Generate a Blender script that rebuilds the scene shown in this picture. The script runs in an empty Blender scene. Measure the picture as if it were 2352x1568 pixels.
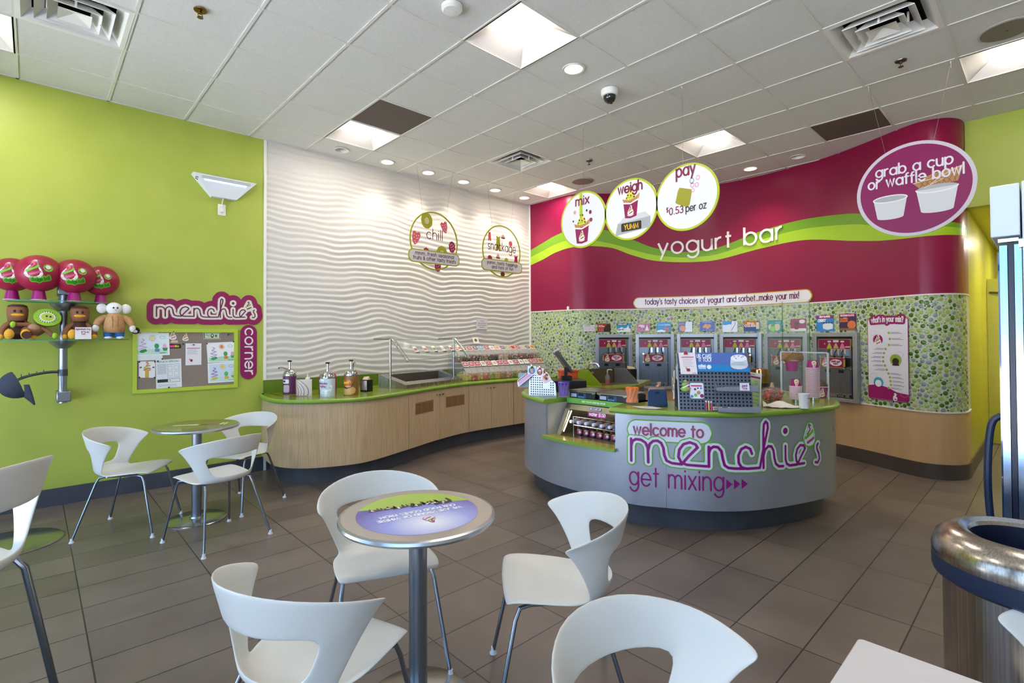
import bpy, bmesh, math, random
import numpy as np
from mathutils import Vector, Matrix, noise
random.seed(7)
S = bpy.context.scene
COL = S.collection
PI = math.pi

# ---------------------------------------------------------------- camera, world, exposure
CF, CYAW, CPIT, CROLL, CCX, CCY, CH = 1166.43, .8282, .0149, -.0039, 1145.87, 757.81, 1.44
FW = Vector((math.cos(CYAW)*math.cos(CPIT), math.sin(CYAW)*math.cos(CPIT), math.sin(CPIT)))
_r = Vector((math.sin(CYAW), -math.cos(CYAW), 0)); _u = _r.cross(FW)
RT = _r*math.cos(CROLL)+_u*math.sin(CROLL); UP = -_r*math.sin(CROLL)+_u*math.cos(CROLL)
cam = bpy.data.cameras.new('camera'); camo = bpy.data.objects.new('camera', cam); COL.objects.link(camo)
camo.matrix_world = Matrix(((RT.x, UP.x, -FW.x, 0), (RT.y, UP.y, -FW.y, 0), (RT.z, UP.z, -FW.z, CH), (0, 0, 0, 1)))
cam.sensor_width = 36; cam.lens = CF*36/2352
cam.shift_x = (1176-CCX)/2352; cam.shift_y = (CCY-784)/2352
cam.clip_start = .02; S.camera = camo
S.view_settings.view_transform = 'Standard'; S.view_settings.look = 'None'
S.view_settings.gamma = 1; S.view_settings.use_curve_mapping = False
S.view_settings.exposure = 0.22
try: S.cycles.use_denoising = True
except Exception: pass
W = bpy.data.worlds.new('sky'); S.world = W; W.use_nodes = True
_b = W.node_tree.nodes['Background']; _b.inputs[0].default_value = (.42, .66, 1.0, 1); _b.inputs[1].default_value = 3.4
TROFFER_W = 13.0
DOWN_W = 40.0
ZC = 3.634                                     # ceiling height
GX, GY, GP = 2.9366, 2.9203, .6096             # ceiling grid origin and pitch
def portal(name, loc, rot, sx, sy):
    l = bpy.data.lights.new(name, 'AREA'); l.shape = 'RECTANGLE'; l.size = sx; l.size_y = sy; l.energy = 1
    l.cycles.is_portal = True
    o = bpy.data.objects.new(name, l); COL.objects.link(o); o.location = loc; o.rotation_euler = rot
portal('window_light', (-1.72, 1.3, 1.5), (0, -PI/2, 0), 2.9, 8.6)
_l = bpy.data.lights.new('sun', 'SUN'); _l.energy = 58; _l.angle = .01; _l.color = (1, .97, .93)   # from behind the shop: it only reaches the pavement outside
_o = bpy.data.objects.new('sun', _l); COL.objects.link(_o); _o.rotation_euler = (0, math.radians(38), math.radians(15))
# ceiling spots of the recessed downlights (x, y, watts)
for i, (x, y, w) in enumerate([(3.243, 5.56, 1), (3.85, 5.56, 1), (4.455, 5.56, 1), (5.06, 5.56, 1), (5.67, 5.56, 1), (6.90, 2.615, 1.0), (3.24, 2.615, .5)]):
    l = bpy.data.lights.new('downlight_lamp', 'SPOT'); l.energy = DOWN_W*w; l.spot_size = math.radians(100); l.spot_blend = .8
    l.shadow_soft_size = .05; l.color = (1, .86, .70)
    o = bpy.data.objects.new('downlight_lamp', l); COL.objects.link(o); o.location = (x, y, ZC-.02)

# ---------------------------------------------------------------- helpers
def ray(px, py): return FW+RT*((px-CCX)/CF)-UP*((py-CCY)/CF)
EYE = Vector((0, 0, CH))
def wz(px, py, h): d = ray(px, py); return EYE+d*((h-CH)/d.z)
def wy(px, py, y): d = ray(px, py); return EYE+d*(y/d.y)
def wx(px, py, x): d = ray(px, py); return EYE+d*(x/d.x)
def lin(h):
    h = h.lstrip('#'); o = []
    for i in (0, 2, 4):
        c = int(h[i:i+2], 16)/255; o.append(c/12.92 if c <= .04045 else ((c+.055)/1.055)**2.4)
    return (*o, 1)
MATS = {}
def M(col, rough=.5, metal=0, spec=.5, trans=0, alpha=1, emit=0, coat=0, ior=1.45, key=None):
    k = key or (col, rough, metal, spec, trans, alpha, emit, coat)
    if k in MATS: return MATS[k]
    m = bpy.data.materials.new('m_'+str(len(MATS))); m.use_nodes = True
    b = m.node_tree.nodes['Principled BSDF']; c = lin(col)
    b.inputs['Base Color'].default_value = c; b.inputs['Roughness'].default_value = rough
    b.inputs['Metallic'].default_value = metal; b.inputs['Specular IOR Level'].default_value = spec
    b.inputs['Transmission Weight'].default_value = trans; b.inputs['Alpha'].default_value = alpha
    b.inputs['IOR'].default_value = ior; b.inputs['Coat Weight'].default_value = coat; b.inputs['Coat Roughness'].default_value = .08
    if emit: b.inputs['Emission Color'].default_value = c; b.inputs['Emission Strength'].default_value = emit
    m.diffuse_color = c
    MATS[k] = m; return m
def nodes(m):
    nt = m.node_tree; return nt, nt.nodes['Principled BSDF'], nt.nodes.new, nt.links.new
def noisy(m, scale, lo, hi, stretch=(1, 1, 1), bump=0, rough=None, coords='Object', detail=4):
    """procedural tone variation: mixes two colours by noise"""
    nt, b, N, L = nodes(m)
    tc = N('ShaderNodeTexCoord'); mp = N('ShaderNodeMapping'); mp.inputs['Scale'].default_value = stretch
    nz = N('ShaderNodeTexNoise'); nz.inputs['Scale'].default_value = scale; nz.inputs['Detail'].default_value = detail
    L(tc.outputs[coords], mp.inputs[0]); L(mp.outputs[0], nz.inputs['Vector'])
    cr = N('ShaderNodeValToRGB'); cr.color_ramp.elements[0].color = lin(lo); cr.color_ramp.elements[1].color = lin(hi)
    cr.color_ramp.elements[0].position = .3; cr.color_ramp.elements[1].position = .7
    L(nz.outputs['Fac'], cr.inputs[0]); L(cr.outputs[0], b.inputs['Base Color'])
    if bump:
        bp = N('ShaderNodeBump'); bp.inputs['Strength'].default_value = bump; bp.inputs['Distance'].default_value = .002
        L(nz.outputs['Fac'], bp.inputs['Height']); L(bp.outputs[0], b.inputs['Normal'])
    if rough:
        mr = N('ShaderNodeMapRange'); mr.inputs[3].default_value = rough[0]; mr.inputs[4].default_value = rough[1]
        L(nz.outputs['Fac'], mr.inputs[0]); L(mr.outputs[0], b.inputs['Roughness'])
    return m

def circ(cx, cy, r, n=24, ry=None, a0=0, a1=360):
    ry = r if ry is None else ry
    k = n if abs(a1-a0) >= 360 else n+1
    return [(cx+r*math.cos(math.radians(a0+(a1-a0)*i/n)), cy+ry*math.sin(math.radians(a0+(a1-a0)*i/n))) for i in range(k)]
def rrect(x0, y0, x1, y1, r, n=5):
    o = []
    for cx, cy, a in ((x1-r, y1-r, 0), (x0+r, y1-r, 90), (x0+r, y0+r, 180), (x1-r, y0+r, 270)): o += circ(cx, cy, r, n, a0=a, a1=a+90)
    return o
def catmull(P, n=8):
    P = [Vector(p) for p in P]; Q = [2*P[0]-P[1]]+P+[2*P[-1]-P[-2]]; o = []
    for i in range(1, len(Q)-2):
        a, b, c, d = Q[i-1:i+3]
        for k in range(n):
            t = k/n; o.append(.5*(2*b+(c-a)*t+(2*a-5*b+4*c-d)*t*t+(3*b-a-3*c+d)*t**3))
    return o+[P[-1]]

class MB:
    """collects shapes; build() links them as ONE mesh object"""
    def __init__(s): s.v = []; s.f = []; s.m = []; s.k = 0; s.T = None
    def mat(s, k): s.k = k; return s
    def add(s, vs, fs):
        n = len(s.v)
        if s.T is not None: vs = [s.T @ Vector(v) for v in vs]
        s.v += [tuple(v) for v in vs]; s.f += [tuple(i+n for i in f) for f in fs]; s.m += [s.k]*len(fs); return s
    def box(s, c, d, rz=0, rx=0, ry=0):
        m = Matrix.Translation(c)@Matrix.Rotation(rz, 4, 'Z')@Matrix.Rotation(ry, 4, 'Y')@Matrix.Rotation(rx, 4, 'X')
        vs = [m@Vector((x*d[0]/2, y*d[1]/2, z*d[2]/2)) for x in (-1, 1) for y in (-1, 1) for z in (-1, 1)]
        return s.add(vs, [(0, 1, 3, 2), (4, 6, 7, 5), (0, 4, 5, 1), (2, 3, 7, 6), (0, 2, 6, 4), (1, 5, 7, 3)])
    def bx(s, a, b): return s.box([(a[i]+b[i])/2 for i in range(3)], [abs(b[i]-a[i]) for i in range(3)])
    def lathe(s, prof, n=24, c=(0, 0, 0), cap=True, axis=None):
        vs = []; fs = []
        q = Vector((0, 0, 1)).rotation_difference(Vector(axis)) if axis is not None else None
        for r, z in prof:
            for i in range(n):
                a = 2*PI*i/n; p = Vector((r*math.cos(a), r*math.sin(a), z))
                if q: p = q@p
                vs.append(p+Vector(c))
        for j in range(len(prof)-1):
            for i in range(n): k = (i+1) % n; fs.append((j*n+i, j*n+k, (j+1)*n+k, (j+1)*n+i))
        if cap:
            if prof[0][0] > 1e-5: fs.append(tuple(range(n-1, -1, -1)))
            if prof[-1][0] > 1e-5: o = (len(prof)-1)*n; fs.append(tuple(o+i for i in range(n)))
        return s.add(vs, fs)
    def cyl(s, a, b, r, r1=None, n=16):
        a = Vector(a); b = Vector(b); d = b-a
        return s.lathe([(r, 0), (r if r1 is None else r1, d.length)], n, a, axis=d.normalized())
    def ball(s, c, r, n=14, sq=(1, 1, 1), R=None):
        vs = []; fs = []; m = n//2
        for j in range(m+1):
            for i in range(n):
                t = PI*j/m; a = 2*PI*i/n
                p = Vector((r*sq[0]*math.sin(t)*math.cos(a), r*sq[1]*math.sin(t)*math.sin(a), r*sq[2]*math.cos(t)))
                if R is not None: p = R@p
                vs.append(p+Vector(c))
        for j in range(m):
            for i in range(n): k = (i+1) % n; fs.append((j*n+i, (j+1)*n+i, (j+1)*n+k, j*n+k))
        return s.add(vs, fs)
    def tube(s, pts, r, n=8, cap=True, rr=None):
        P = [Vector(p) for p in pts]; vs = []; fs = []; prev = None
        for i, p in enumerate(P):
            t = ((P[min(i+1, len(P)-1)]-p).normalized()+(p-P[max(i-1, 0)]).normalized()).normalized()
            if prev is None: x = t.orthogonal().normalized()
            else: x = (prev-t*prev.dot(t)).normalized()
            prev = x; y = t.cross(x); q = rr[i] if rr else r
            vs += [p+(x*math.cos(2*PI*k/n)+y*math.sin(2*PI*k/n))*q for k in range(n)]
        for i in range(len(P)-1):
            for k in range(n): l = (k+1) % n; fs.append((i*n+k, i*n+l, (i+1)*n+l, (i+1)*n+k))
        if cap: fs.append(tuple(range(n-1, -1, -1))); o = (len(P)-1)*n; fs.append(tuple(o+k for k in range(n)))
        return s.add(vs, fs)
    def prism(s, poly, z0, z1):
        n = len(poly); a = sum(poly[i][0]*poly[(i+1) % n][1]-poly[(i+1) % n][0]*poly[i][1] for i in range(n))
        if a < 0: poly = poly[::-1]
        vs = [(p[0], p[1], z0) for p in poly]+[(p[0], p[1], z1) for p in poly]
        return s.add(vs, [tuple(range(n-1, -1, -1)), tuple(range(n, 2*n))]+[(i, (i+1) % n, n+(i+1) % n, n+i) for i in range(n)])
    def grid(s, rows, closed=False, flip=False):
        nc = len(rows[0]); vs = [p for r in rows for p in r]; fs = []
        for j in range(len(rows)-1):
            for i in range(nc if closed else nc-1):
                k = (i+1) % nc; f = (j*nc+i, j*nc+k, (j+1)*nc+k, (j+1)*nc+i); fs.append(f[::-1] if flip else f)
        return s.add(vs, fs)
    def fill(s, poly, fn, h=0): return s.add([fn(u, v, h) for u, v in poly], [tuple(range(len(poly)))])
    def slab(s, poly, fn, h0, h1):
        n = len(poly); return s.add([fn(u, v, h0) for u, v in poly]+[fn(u, v, h1) for u, v in poly],
            [tuple(range(n-1, -1, -1)), tuple(range(n, 2*n))]+[(i, (i+1) % n, n+(i+1) % n, n+i) for i in range(n)])
    def gfill(s, poly, fn, h=0, n=24):
        """fill a vertically convex outline by columns, so that it can follow a curved surface"""
        u0 = min(p[0] for p in poly); u1 = max(p[0] for p in poly); m = len(poly); lo = []; hi = []
        for i in range(n+1):
            u = u0+(u1-u0)*(.0005+.999*i/n); ys = []
            for j in range(m):
                a, b = poly[j], poly[(j+1) % m]
                if (a[0]-u)*(b[0]-u) <= 0 and a[0] != b[0]: ys.append(a[1]+(b[1]-a[1])*(u-a[0])/(b[0]-a[0]))
            if ys: lo.append(fn(u, min(ys), h)); hi.append(fn(u, max(ys), h))
        return s.grid([lo, hi])
    def rib(s, pl, w, fn, h=0, caps=4):
        """flat stroke of half width w along a 2D polyline"""
        P = [Vector((p[0], p[1])) for p in pl]; P = [p for i, p in enumerate(P) if i == 0 or (p-P[i-1]).length > 1e-7]
        if len(P) < 2: return s
        cl = (P[0]-P[-1]).length < 1e-6
        if cl: P = P[:-1]
        n = len(P); L = []; R = []
        for i in range(n):
            a = P[(i-1) % n] if (cl or i > 0) else None; b = P[(i+1) % n] if (cl or i < n-1) else None
            d0 = (P[i]-a).normalized() if a is not None else None; d1 = (b-P[i]).normalized() if b is not None else None
            if d0 is None: d0 = d1
            if d1 is None: d1 = d0
            n0 = Vector((-d0.y, d0.x)); n1 = Vector((-d1.y, d1.x)); nn = n0+n1
            nn = n0 if nn.length < 1e-6 else nn.normalized(); k = w/max(.55, nn.dot(n0)); L.append(P[i]+nn*k); R.append(P[i]-nn*k)
        vs = [fn(p.x, p.y, h) for p in L]+[fn(p.x, p.y, h) for p in R]
        fs = [(i, n+i, n+(i+1) % n, (i+1) % n) for i in range(n if cl else n-1)]
        s.add(vs, fs)
        if caps and not cl:
            for p, q in ((P[0], P[1]), (P[-1], P[-2])):
                a = math.atan2(p.y-q.y, p.x-q.x); s.fill([(p.x+w*math.cos(a+t), p.y+w*math.sin(a+t)) for t in [PI/2-PI*i/caps for i in range(caps+1)]][::-1], fn, h)
        return s
    def blob(s, pl, w, fn, h=0, n=14):
        """wide stroke: rectangles plus a disc at each vertex"""
        for i, p in enumerate(pl):
            s.fill(circ(p[0], p[1], w, n), fn, h)
            if i:
                a = Vector(pl[i-1]); b = Vector(p); d = b-a
                if d.length > 1e-6:
                    d.normalize(); q = Vector((-d.y, d.x))*w
                    s.fill([tuple(a-q), tuple(b-q), tuple(b+q), tuple(a+q)], fn, h)
        return s
    def field(s, pls, w, fn, h=0, cell=None, discs=(), run=6):
        """union of round strokes of half width w (and discs) as one non overlapping sheet"""
        cell = cell or w*.45; segs = []
        for p in pls:
            for a, b in zip(p, p[1:]): segs.append((a[0], a[1], b[0], b[1], w))
        for x, y, r in discs: segs.append((x, y, x, y, r))
        x0 = min(min(q[0], q[2])-q[4] for q in segs)-cell; x1 = max(max(q[0], q[2])+q[4] for q in segs)+cell
        y0 = min(min(q[1], q[3])-q[4] for q in segs)-cell; y1 = max(max(q[1], q[3])+q[4] for q in segs)+cell
        nx, ny = int((x1-x0)/cell)+2, int((y1-y0)/cell)+2; Dm = np.full((ny, nx), 1e3)
        X = x0+np.arange(nx)*cell; Y = y0+np.arange(ny)*cell
        for ax, ay, bx, by, r in segs:
            i0 = max(0, int((min(ax, bx)-r-x0)/cell)-2); i1 = min(nx, int((max(ax, bx)+r-x0)/cell)+3); j0 = max(0, int((min(ay, by)-r-y0)/cell)-2); j1 = min(ny, int((max(ay, by)+r-y0)/cell)+3)
            gxx, gyy = np.meshgrid(X[i0:i1], Y[j0:j1]); dx, dy = bx-ax, by-ay; L2 = dx*dx+dy*dy
            t = np.clip(((gxx-ax)*dx+(gyy-ay)*dy)/L2, 0, 1) if L2 > 1e-14 else 0*gxx
            Dm[j0:j1, i0:i1] = np.minimum(Dm[j0:j1, i0:i1], np.hypot(gxx-ax-t*dx, gyy-ay-t*dy)-r)
        for j in range(ny-1):
            i = 0; ra, rb = Dm[j], Dm[j+1]
            if min(ra.min(), rb.min()) >= 0: continue
            while i < nx-1:
                c = (ra[i], ra[i+1], rb[i+1], rb[i])
                if all(q < 0 for q in c):
                    k = i+1
                    while k < nx-1 and k-i < run and ra[k+1] < 0 and rb[k+1] < 0: k += 1
                    s.fill([(X[i], Y[j]), (X[k], Y[j]), (X[k], Y[j+1]), (X[i], Y[j+1])], fn, h); i = k; continue
                if any(q < 0 for q in c):
                    P = [(X[i], Y[j]), (X[i+1], Y[j]), (X[i+1], Y[j+1]), (X[i], Y[j+1])]; o = []
                    for m in range(4):
                        n = (m+1) % 4
                        if c[m] < 0: o.append(P[m])
                        if (c[m] < 0) != (c[n] < 0):
                            t = c[m]/(c[m]-c[n]); o.append((P[m][0]+(P[n][0]-P[m][0])*t, P[m][1]+(P[n][1]-P[m][1])*t))
                    if len(o) > 2: s.fill(o, fn, h)
                i += 1
        return s
    def build(s, name, mats, parent=None, smooth=35, bevel=0, local=True):
        me = bpy.data.meshes.new(name); vs = [Vector(v) for v in s.v]; o = bpy.data.objects.new(name, me)
        if parent is None:
            if vs:
                c = Vector(((min(v.x for v in vs)+max(v.x for v in vs))/2, (min(v.y for v in vs)+max(v.y for v in vs))/2, min(v.z for v in vs)))
            else: c = Vector((0, 0, 0))
            vs = [v-c for v in vs]; o.location = c
        elif not local:
            r = parent
            while r.parent: r = r.parent
            inv = (Matrix.Translation(r.location)@r.rotation_euler.to_matrix().to_4x4()).inverted(); vs = [inv@v for v in vs]
        me.from_pydata([tuple(v) for v in vs], [], s.f)
        if not isinstance(mats, (list, tuple)): mats = [mats]
        for m in mats: me.materials.append(m)
        me.polygons.foreach_set('material_index', s.m)
        if smooth:
            me.polygons.foreach_set('use_smooth', [True]*len(me.polygons)); me.set_sharp_from_angle(angle=math.radians(smooth))
        me.update(); COL.objects.link(o)
        if parent: o.parent = parent
        if bevel:
            b = o.modifiers.new('bevel', 'BEVEL'); b.width = bevel; b.segments = 2; b.limit_method = 'ANGLE'; b.angle_limit = math.radians(50)
        return o

def tag(o, label, cat, group=None, kind=None):
    o['label'] = label; o['category'] = cat
    if group: o['group'] = group
    if kind: o['kind'] = kind
    return o
def thing(name, label, cat, loc=(0, 0, 0), rz=0, group=None):
    o = bpy.data.objects.new(name, None); COL.objects.link(o); o.location = loc; o.rotation_euler = (0, 0, rz); o.empty_display_size = .05
    return tag(o, label, cat, group)
def solo(name, mb, mats, label, cat, group=None, **k): return tag(mb.build(name, mats, **k), label, cat, group)
def struct(name, mb, mats, **k):
    o = mb.build(name, mats, **k); o['kind'] = 'structure'; return o
def dup(root, loc, rz=None, label=None, group=None):
    r = root.copy(); COL.objects.link(r); r.location = loc
    if rz is not None: r.rotation_euler = (0, 0, rz)
    if label: r['label'] = label
    if group: r['group'] = group
    for ch in list(root.children):
        c = ch.copy(); COL.objects.link(c); c.parent = r
        for g in list(ch.children):
            d = g.copy(); COL.objects.link(d); d.parent = c
    return r
def surf(o, u, v):
    o = Vector(o); u = Vector(u).normalized(); v = Vector(v).normalized(); n = u.cross(v)
    return lambda a, b, h=0: o+u*a+v*b+n*h
class Path:
    """vertical surface over a plan curve: fn(s, z, h) with h along the outward side"""
    def __init__(s, P, n=8, side=1):
        s.p = catmull([(a, b) for a, b in P], n); s.l = [0]; s.side = side
        for i in range(1, len(s.p)): s.l.append(s.l[-1]+(s.p[i]-s.p[i-1]).length)
        s.nrm = []
        for i in range(len(s.p)):
            t = (s.p[min(i+1, len(s.p)-1)]-s.p[max(i-1, 0)]).normalized(); s.nrm.append(Vector((t.y, -t.x))*side)
    def at(s, d):
        d = min(max(d, 0), s.l[-1]); i = 0; lo, hi = 0, len(s.l)-1
        while hi-lo > 1:
            m = (lo+hi)//2
            if s.l[m] <= d: lo = m
            else: hi = m
        k = (d-s.l[lo])/max(1e-9, s.l[hi]-s.l[lo])
        return s.p[lo].lerp(s.p[hi], k), s.nrm[lo].lerp(s.nrm[hi], k).normalized()
    def fn(s, d, z, h=0):
        p, n = s.at(d); return Vector((p.x+n.x*h, p.y+n.y*h, z))
    def off(s, h, a=0, b=None, st=.03):
        b = s.l[-1] if b is None else b; n = max(2, int((b-a)/st)); o = []
        for i in range(n+1):
            p, m = s.at(a+(b-a)*i/n); o.append((p.x+m.x*h, p.y+m.y*h))
        return o
    def flat(s, d, z):
        """tangent frame at d: u to the right as seen from the outward side, v up"""
        p, n = s.at(d); n3 = Vector((n.x, n.y, 0)); v = Vector((0, 0, 1)); u = v.cross(n3)
        return surf((p.x, p.y, z), u, v), n3, u
    def strip(s, mb, z0, z1, h=0, a=0, b=None, st=.04):
        b = s.l[-1] if b is None else b; n = max(2, int((b-a)/st))
        mb.grid([[s.fn(a+(b-a)*i/n, z0, h) for i in range(n+1)], [s.fn(a+(b-a)*i/n, z1, h) for i in range(n+1)]]); return mb

# ---------------------------------------------------------------- stroke lettering
def arc(cx, cy, r, a0, a1, n=12, ry=None): return circ(cx, cy, r, n, ry, a0, a1) if abs(a1-a0) < 360 else circ(cx, cy, r, n, ry)+[(cx+r, cy)]
_O = arc(.5, .5, .5, 0, 360, 20)
C_ = 1.42
G = {
 'a': (1, [_O, [(1, 1), (1, 0)]]), 'b': (1, [_O, [(0, 1.5), (0, 0)]]), 'c': (.88, [arc(.5, .5, .5, 45, 315)]), 'd': (1, [_O, [(1, 1.5), (1, 0)]]),
 'e': (1, [[(0, .5), (1, .5)]+arc(.5, .5, .5, 0, 320, 18)[1:]]), 'f': (.5, [[(.2, 0), (.2, 1.2)]+arc(.45, 1.22, .25, 180, 80, 6), [(0, 1), (.5, 1)]]),
 'g': (1, [_O, [(1, 1), (1, 0)]+arc(.5, 0, .5, 0, -150, 10)]), 'h': (.82, [[(0, 1.5), (0, 0)], [(0, .55)]+arc(.41, .59, .41, 180, 0, 10)+[(.82, 0)]]),
 'i': (.06, [[(.03, 1), (.03, 0)], [(.03, 1.32), (.03, 1.37)]]), 'j': (.1, [[(.05, 1), (.05, -.4)], [(.05, 1.32), (.05, 1.37)]]),
 'k': (.72, [[(0, 1.5), (0, 0)], [(.66, 1), (0, .4)], [(.2, .58), (.72, 0)]]), 'l': (.06, [[(.03, 1.5), (.03, 0)]]),
 'm': (1.36, [[(0, 1), (0, 0)], [(0, .6)]+arc(.34, .66, .34, 180, 0, 8)+[(.68, 0)], [(.68, .6)]+arc(1.02, .66, .34, 180, 0, 8)+[(1.36, 0)]]),
 'n': (.82, [[(0, 1), (0, 0)], [(0, .55)]+arc(.41, .59, .41, 180, 0, 10)+[(.82, 0)]]), 'o': (1, [_O]),
 'p': (1, [_O, [(0, 1), (0, -.5)]]), 'q': (1, [_O, [(1, 1), (1, -.5)]]), 'r': (.5, [[(0, 1), (0, 0)], [(0, .5)]+arc(.45, .55, .45, 180, 85, 8)]),
 's': (.6, [arc(.3, .75, .25, 30, 270, 9)+arc(.3, .26, .26, 90, -150, 9)]), 't': (.5, [[(.22, 1.4), (.22, 0)], [(0, 1), (.5, 1)]]),
 'u': (.82, [[(0, 1), (0, .41)]+arc(.41, .41, .41, 180, 360, 10)+[(.82, 1)], [(.82, 1), (.82, 0)]]), 'v': (.8, [[(0, 1), (.4, 0), (.8, 1)]]),
 'w': (1.2, [[(0, 1), (.3, 0), (.6, 1), (.9, 0), (1.2, 1)]]), 'x': (.75, [[(0, 1), (.75, 0)], [(0, 0), (.75, 1)]]), 'y': (.85, [[(0, 1), (.42, .02)], [(.85, 1), (.2, -.5)]]),
 'z': (.75, [[(0, 1), (.75, 1), (0, 0), (.75, 0)]]),
 'A': (1.1, [[(0, 0), (.55, C_), (1.1, 0)], [(.2, .48), (.9, .48)]]), 'B': (.8, [[(0, 0), (0, C_), (.4, C_)]+arc(.42, 1.07, .35, 90, -90, 6)+[(0, .72)], [(.4, .72)]+arc(.44, .36, .36, 90, -90, 6)+[(0, 0)]]),
 'C': (1.15, [arc(.71, .71, .71, 45, 315, 14)]), 'D': (1.05, [[(0, 0), (0, C_), (.35, C_)]+arc(.35, .71, .7, 90, -90, 10, .71)+[(0, 0)]]),
 'E': (.7, [[(.7, C_), (0, C_), (0, 0), (.7, 0)], [(0, .74), (.6, .74)]]), 'F': (.65, [[(.65, C_), (0, C_), (0, 0)], [(0, .74), (.55, .74)]]),
 'G': (1.3, [arc(.71, .71, .71, 45, 345, 14)+[(.8, .6)]]), 'H': (.95, [[(0, 0), (0, C_)], [(.95, 0), (.95, C_)], [(0, .74), (.95, .74)]]), 'I': (.06, [[(.03, 0), (.03, C_)]]),
 'J': (.6, [[(.6, C_), (.6, .3)]+arc(.3, .3, .3, 0, -180, 6)]), 'K': (.9, [[(0, 0), (0, C_)], [(.85, C_), (0, .6)], [(.3, .85), (.9, 0)]]), 'L': (.6, [[(0, C_), (0, 0), (.6, 0)]]),
 'M': (1.2, [[(0, 0), (.1, C_), (.6, .2), (1.1, C_), (1.2, 0)]]), 'N': (1, [[(0, 0), (0, C_), (1, 0), (1, C_)]]), 'O': (1.42, [arc(.71, .71, .71, 0, 360, 20)]),
 'P': (.8, [[(0, 0), (0, C_), (.4, C_)]+arc(.42, 1.05, .37, 90, -90, 8)+[(0, .68)]]), 'R': (.85, [[(0, 0), (0, C_), (.4, C_)]+arc(.42, 1.05, .37, 90, -90, 8)+[(0, .68)], [(.35, .68), (.85, 0)]]),
 'S': (.8, [arc(.4, 1.06, .36, 40, 270, 9)+arc(.4, .35, .36, 90, -140, 9)]), 'T': (.9, [[(.45, 0), (.45, C_)], [(0, C_), (.9, C_)]]), 'U': (.9, [[(0, C_), (0, .45)]+arc(.45, .45, .45, 180, 360, 10)+[(.9, C_)]]),
 'V': (1, [[(0, C_), (.5, 0), (1, C_)]]), 'W': (1.6, [[(0, C_), (.4, 0), (.8, C_), (1.2, 0), (1.6, C_)]]), 'X': (.9, [[(0, 0), (.9, C_)], [(0, C_), (.9, 0)]]), 'Y': (.9, [[(0, C_), (.45, .7), (.9, C_)], [(.45, .7), (.45, 0)]]),
 '0': (.85, [arc(.42, .71, .42, 0, 360, 18, .71)]), '1': (.35, [[(0, 1.15), (.3, C_), (.3, 0)]]), '2': (.8, [arc(.4, 1.02, .4, 165, -35, 9)+[(0, 0), (.8, 0)]]), '3': (.8, [arc(.38, 1.07, .35, 150, -90, 9), arc(.38, .37, .38, 90, -150, 9)]),
 '5': (.8, [[(.75, C_), (.2, C_), (.1, .8)]+arc(.38, .44, .42, 120, -140, 10)]), '9': (.85, [arc(.42, 1, .42, 0, 360, 16), [(.84, 1), (.5, 0)]]),
 '$': (.8, [arc(.4, 1.06, .33, 40, 270, 9)+arc(.4, .37, .34, 90, -140, 9), [(.4, -.2), (.4, 1.62)]]), '.': (.08, [[(.04, 0), (.04, .05)]]), ',': (.1, [[(.06, .05), (0, -.2)]]),
 '!': (.08, [[(.04, 1.5), (.04, .4)], [(.04, 0), (.04, .06)]]), '?': (.7, [arc(.35, 1.1, .35, 170, -50, 9)+[(.35, .6), (.35, .38)], [(.35, 0), (.35, .06)]]), "'": (.08, [[(.05, 1.5), (.02, 1.15)]]),
 '-': (.5, [[(0, .55), (.5, .55)]]), '&': (1.1, [[(1.05, 0), (.3, 1.05)]+arc(.5, 1.17, .24, 210, -40, 9)+[(.15, .55)]+arc(.42, .37, .37, 140, 330, 8)+[(1.0, .7)]]), ' ': (.42, []), ':': (.08, [[(.04, .1), (.04, .15)], [(.04, .8), (.04, .85)]]),
 '\u00a2': (.88, [arc(.5, .5, .5, 45, 315), [(.5, -.2), (.5, 1.2)]]), '\u00ae': (.4, [arc(.2, 1, .2, 0, 360, 8)])}
def text(t, xh, sp=.34, xs=1.0):
    """-> polylines with the baseline start at 0,0 and the total width"""
    x = 0; o = []
    for ch in t:
        a, pl = G[ch]
        for p in pl: o.append([((x+q[0])*xh*xs, q[1]*xh) for q in p])
        x += a+sp
    return o, (x-sp)*xh*xs
def write(mb, t, fn, u, v, xh, w, width=None, align='l', h=.001, sp=.34, rot=0, bend=None, wide=False):
    pl, wd = text(t, xh, sp); k = 1
    if width: k = width/max(wd, 1e-6); wd = width
    dx = {'l': 0, 'c': -wd/2, 'r': -wd}[align]; c, s = math.cos(rot), math.sin(rot)
    acc = []
    for i, p in enumerate(pl):
        q = [(a*k+dx, b) for a, b in p]
        if bend: q = [(math.sin(a/bend)*(bend+b), math.cos(a/bend)*(bend+b)-bend) for a, b in q]
        q = [(u+a*c-b*s, v+a*s+b*c) for a, b in q]
        acc.append(q)
        if not wide: mb.rib(q, w, fn, h+.00012*(i % 4))
    if wide: mb.field(acc, w, fn, h)
    return wd
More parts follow.
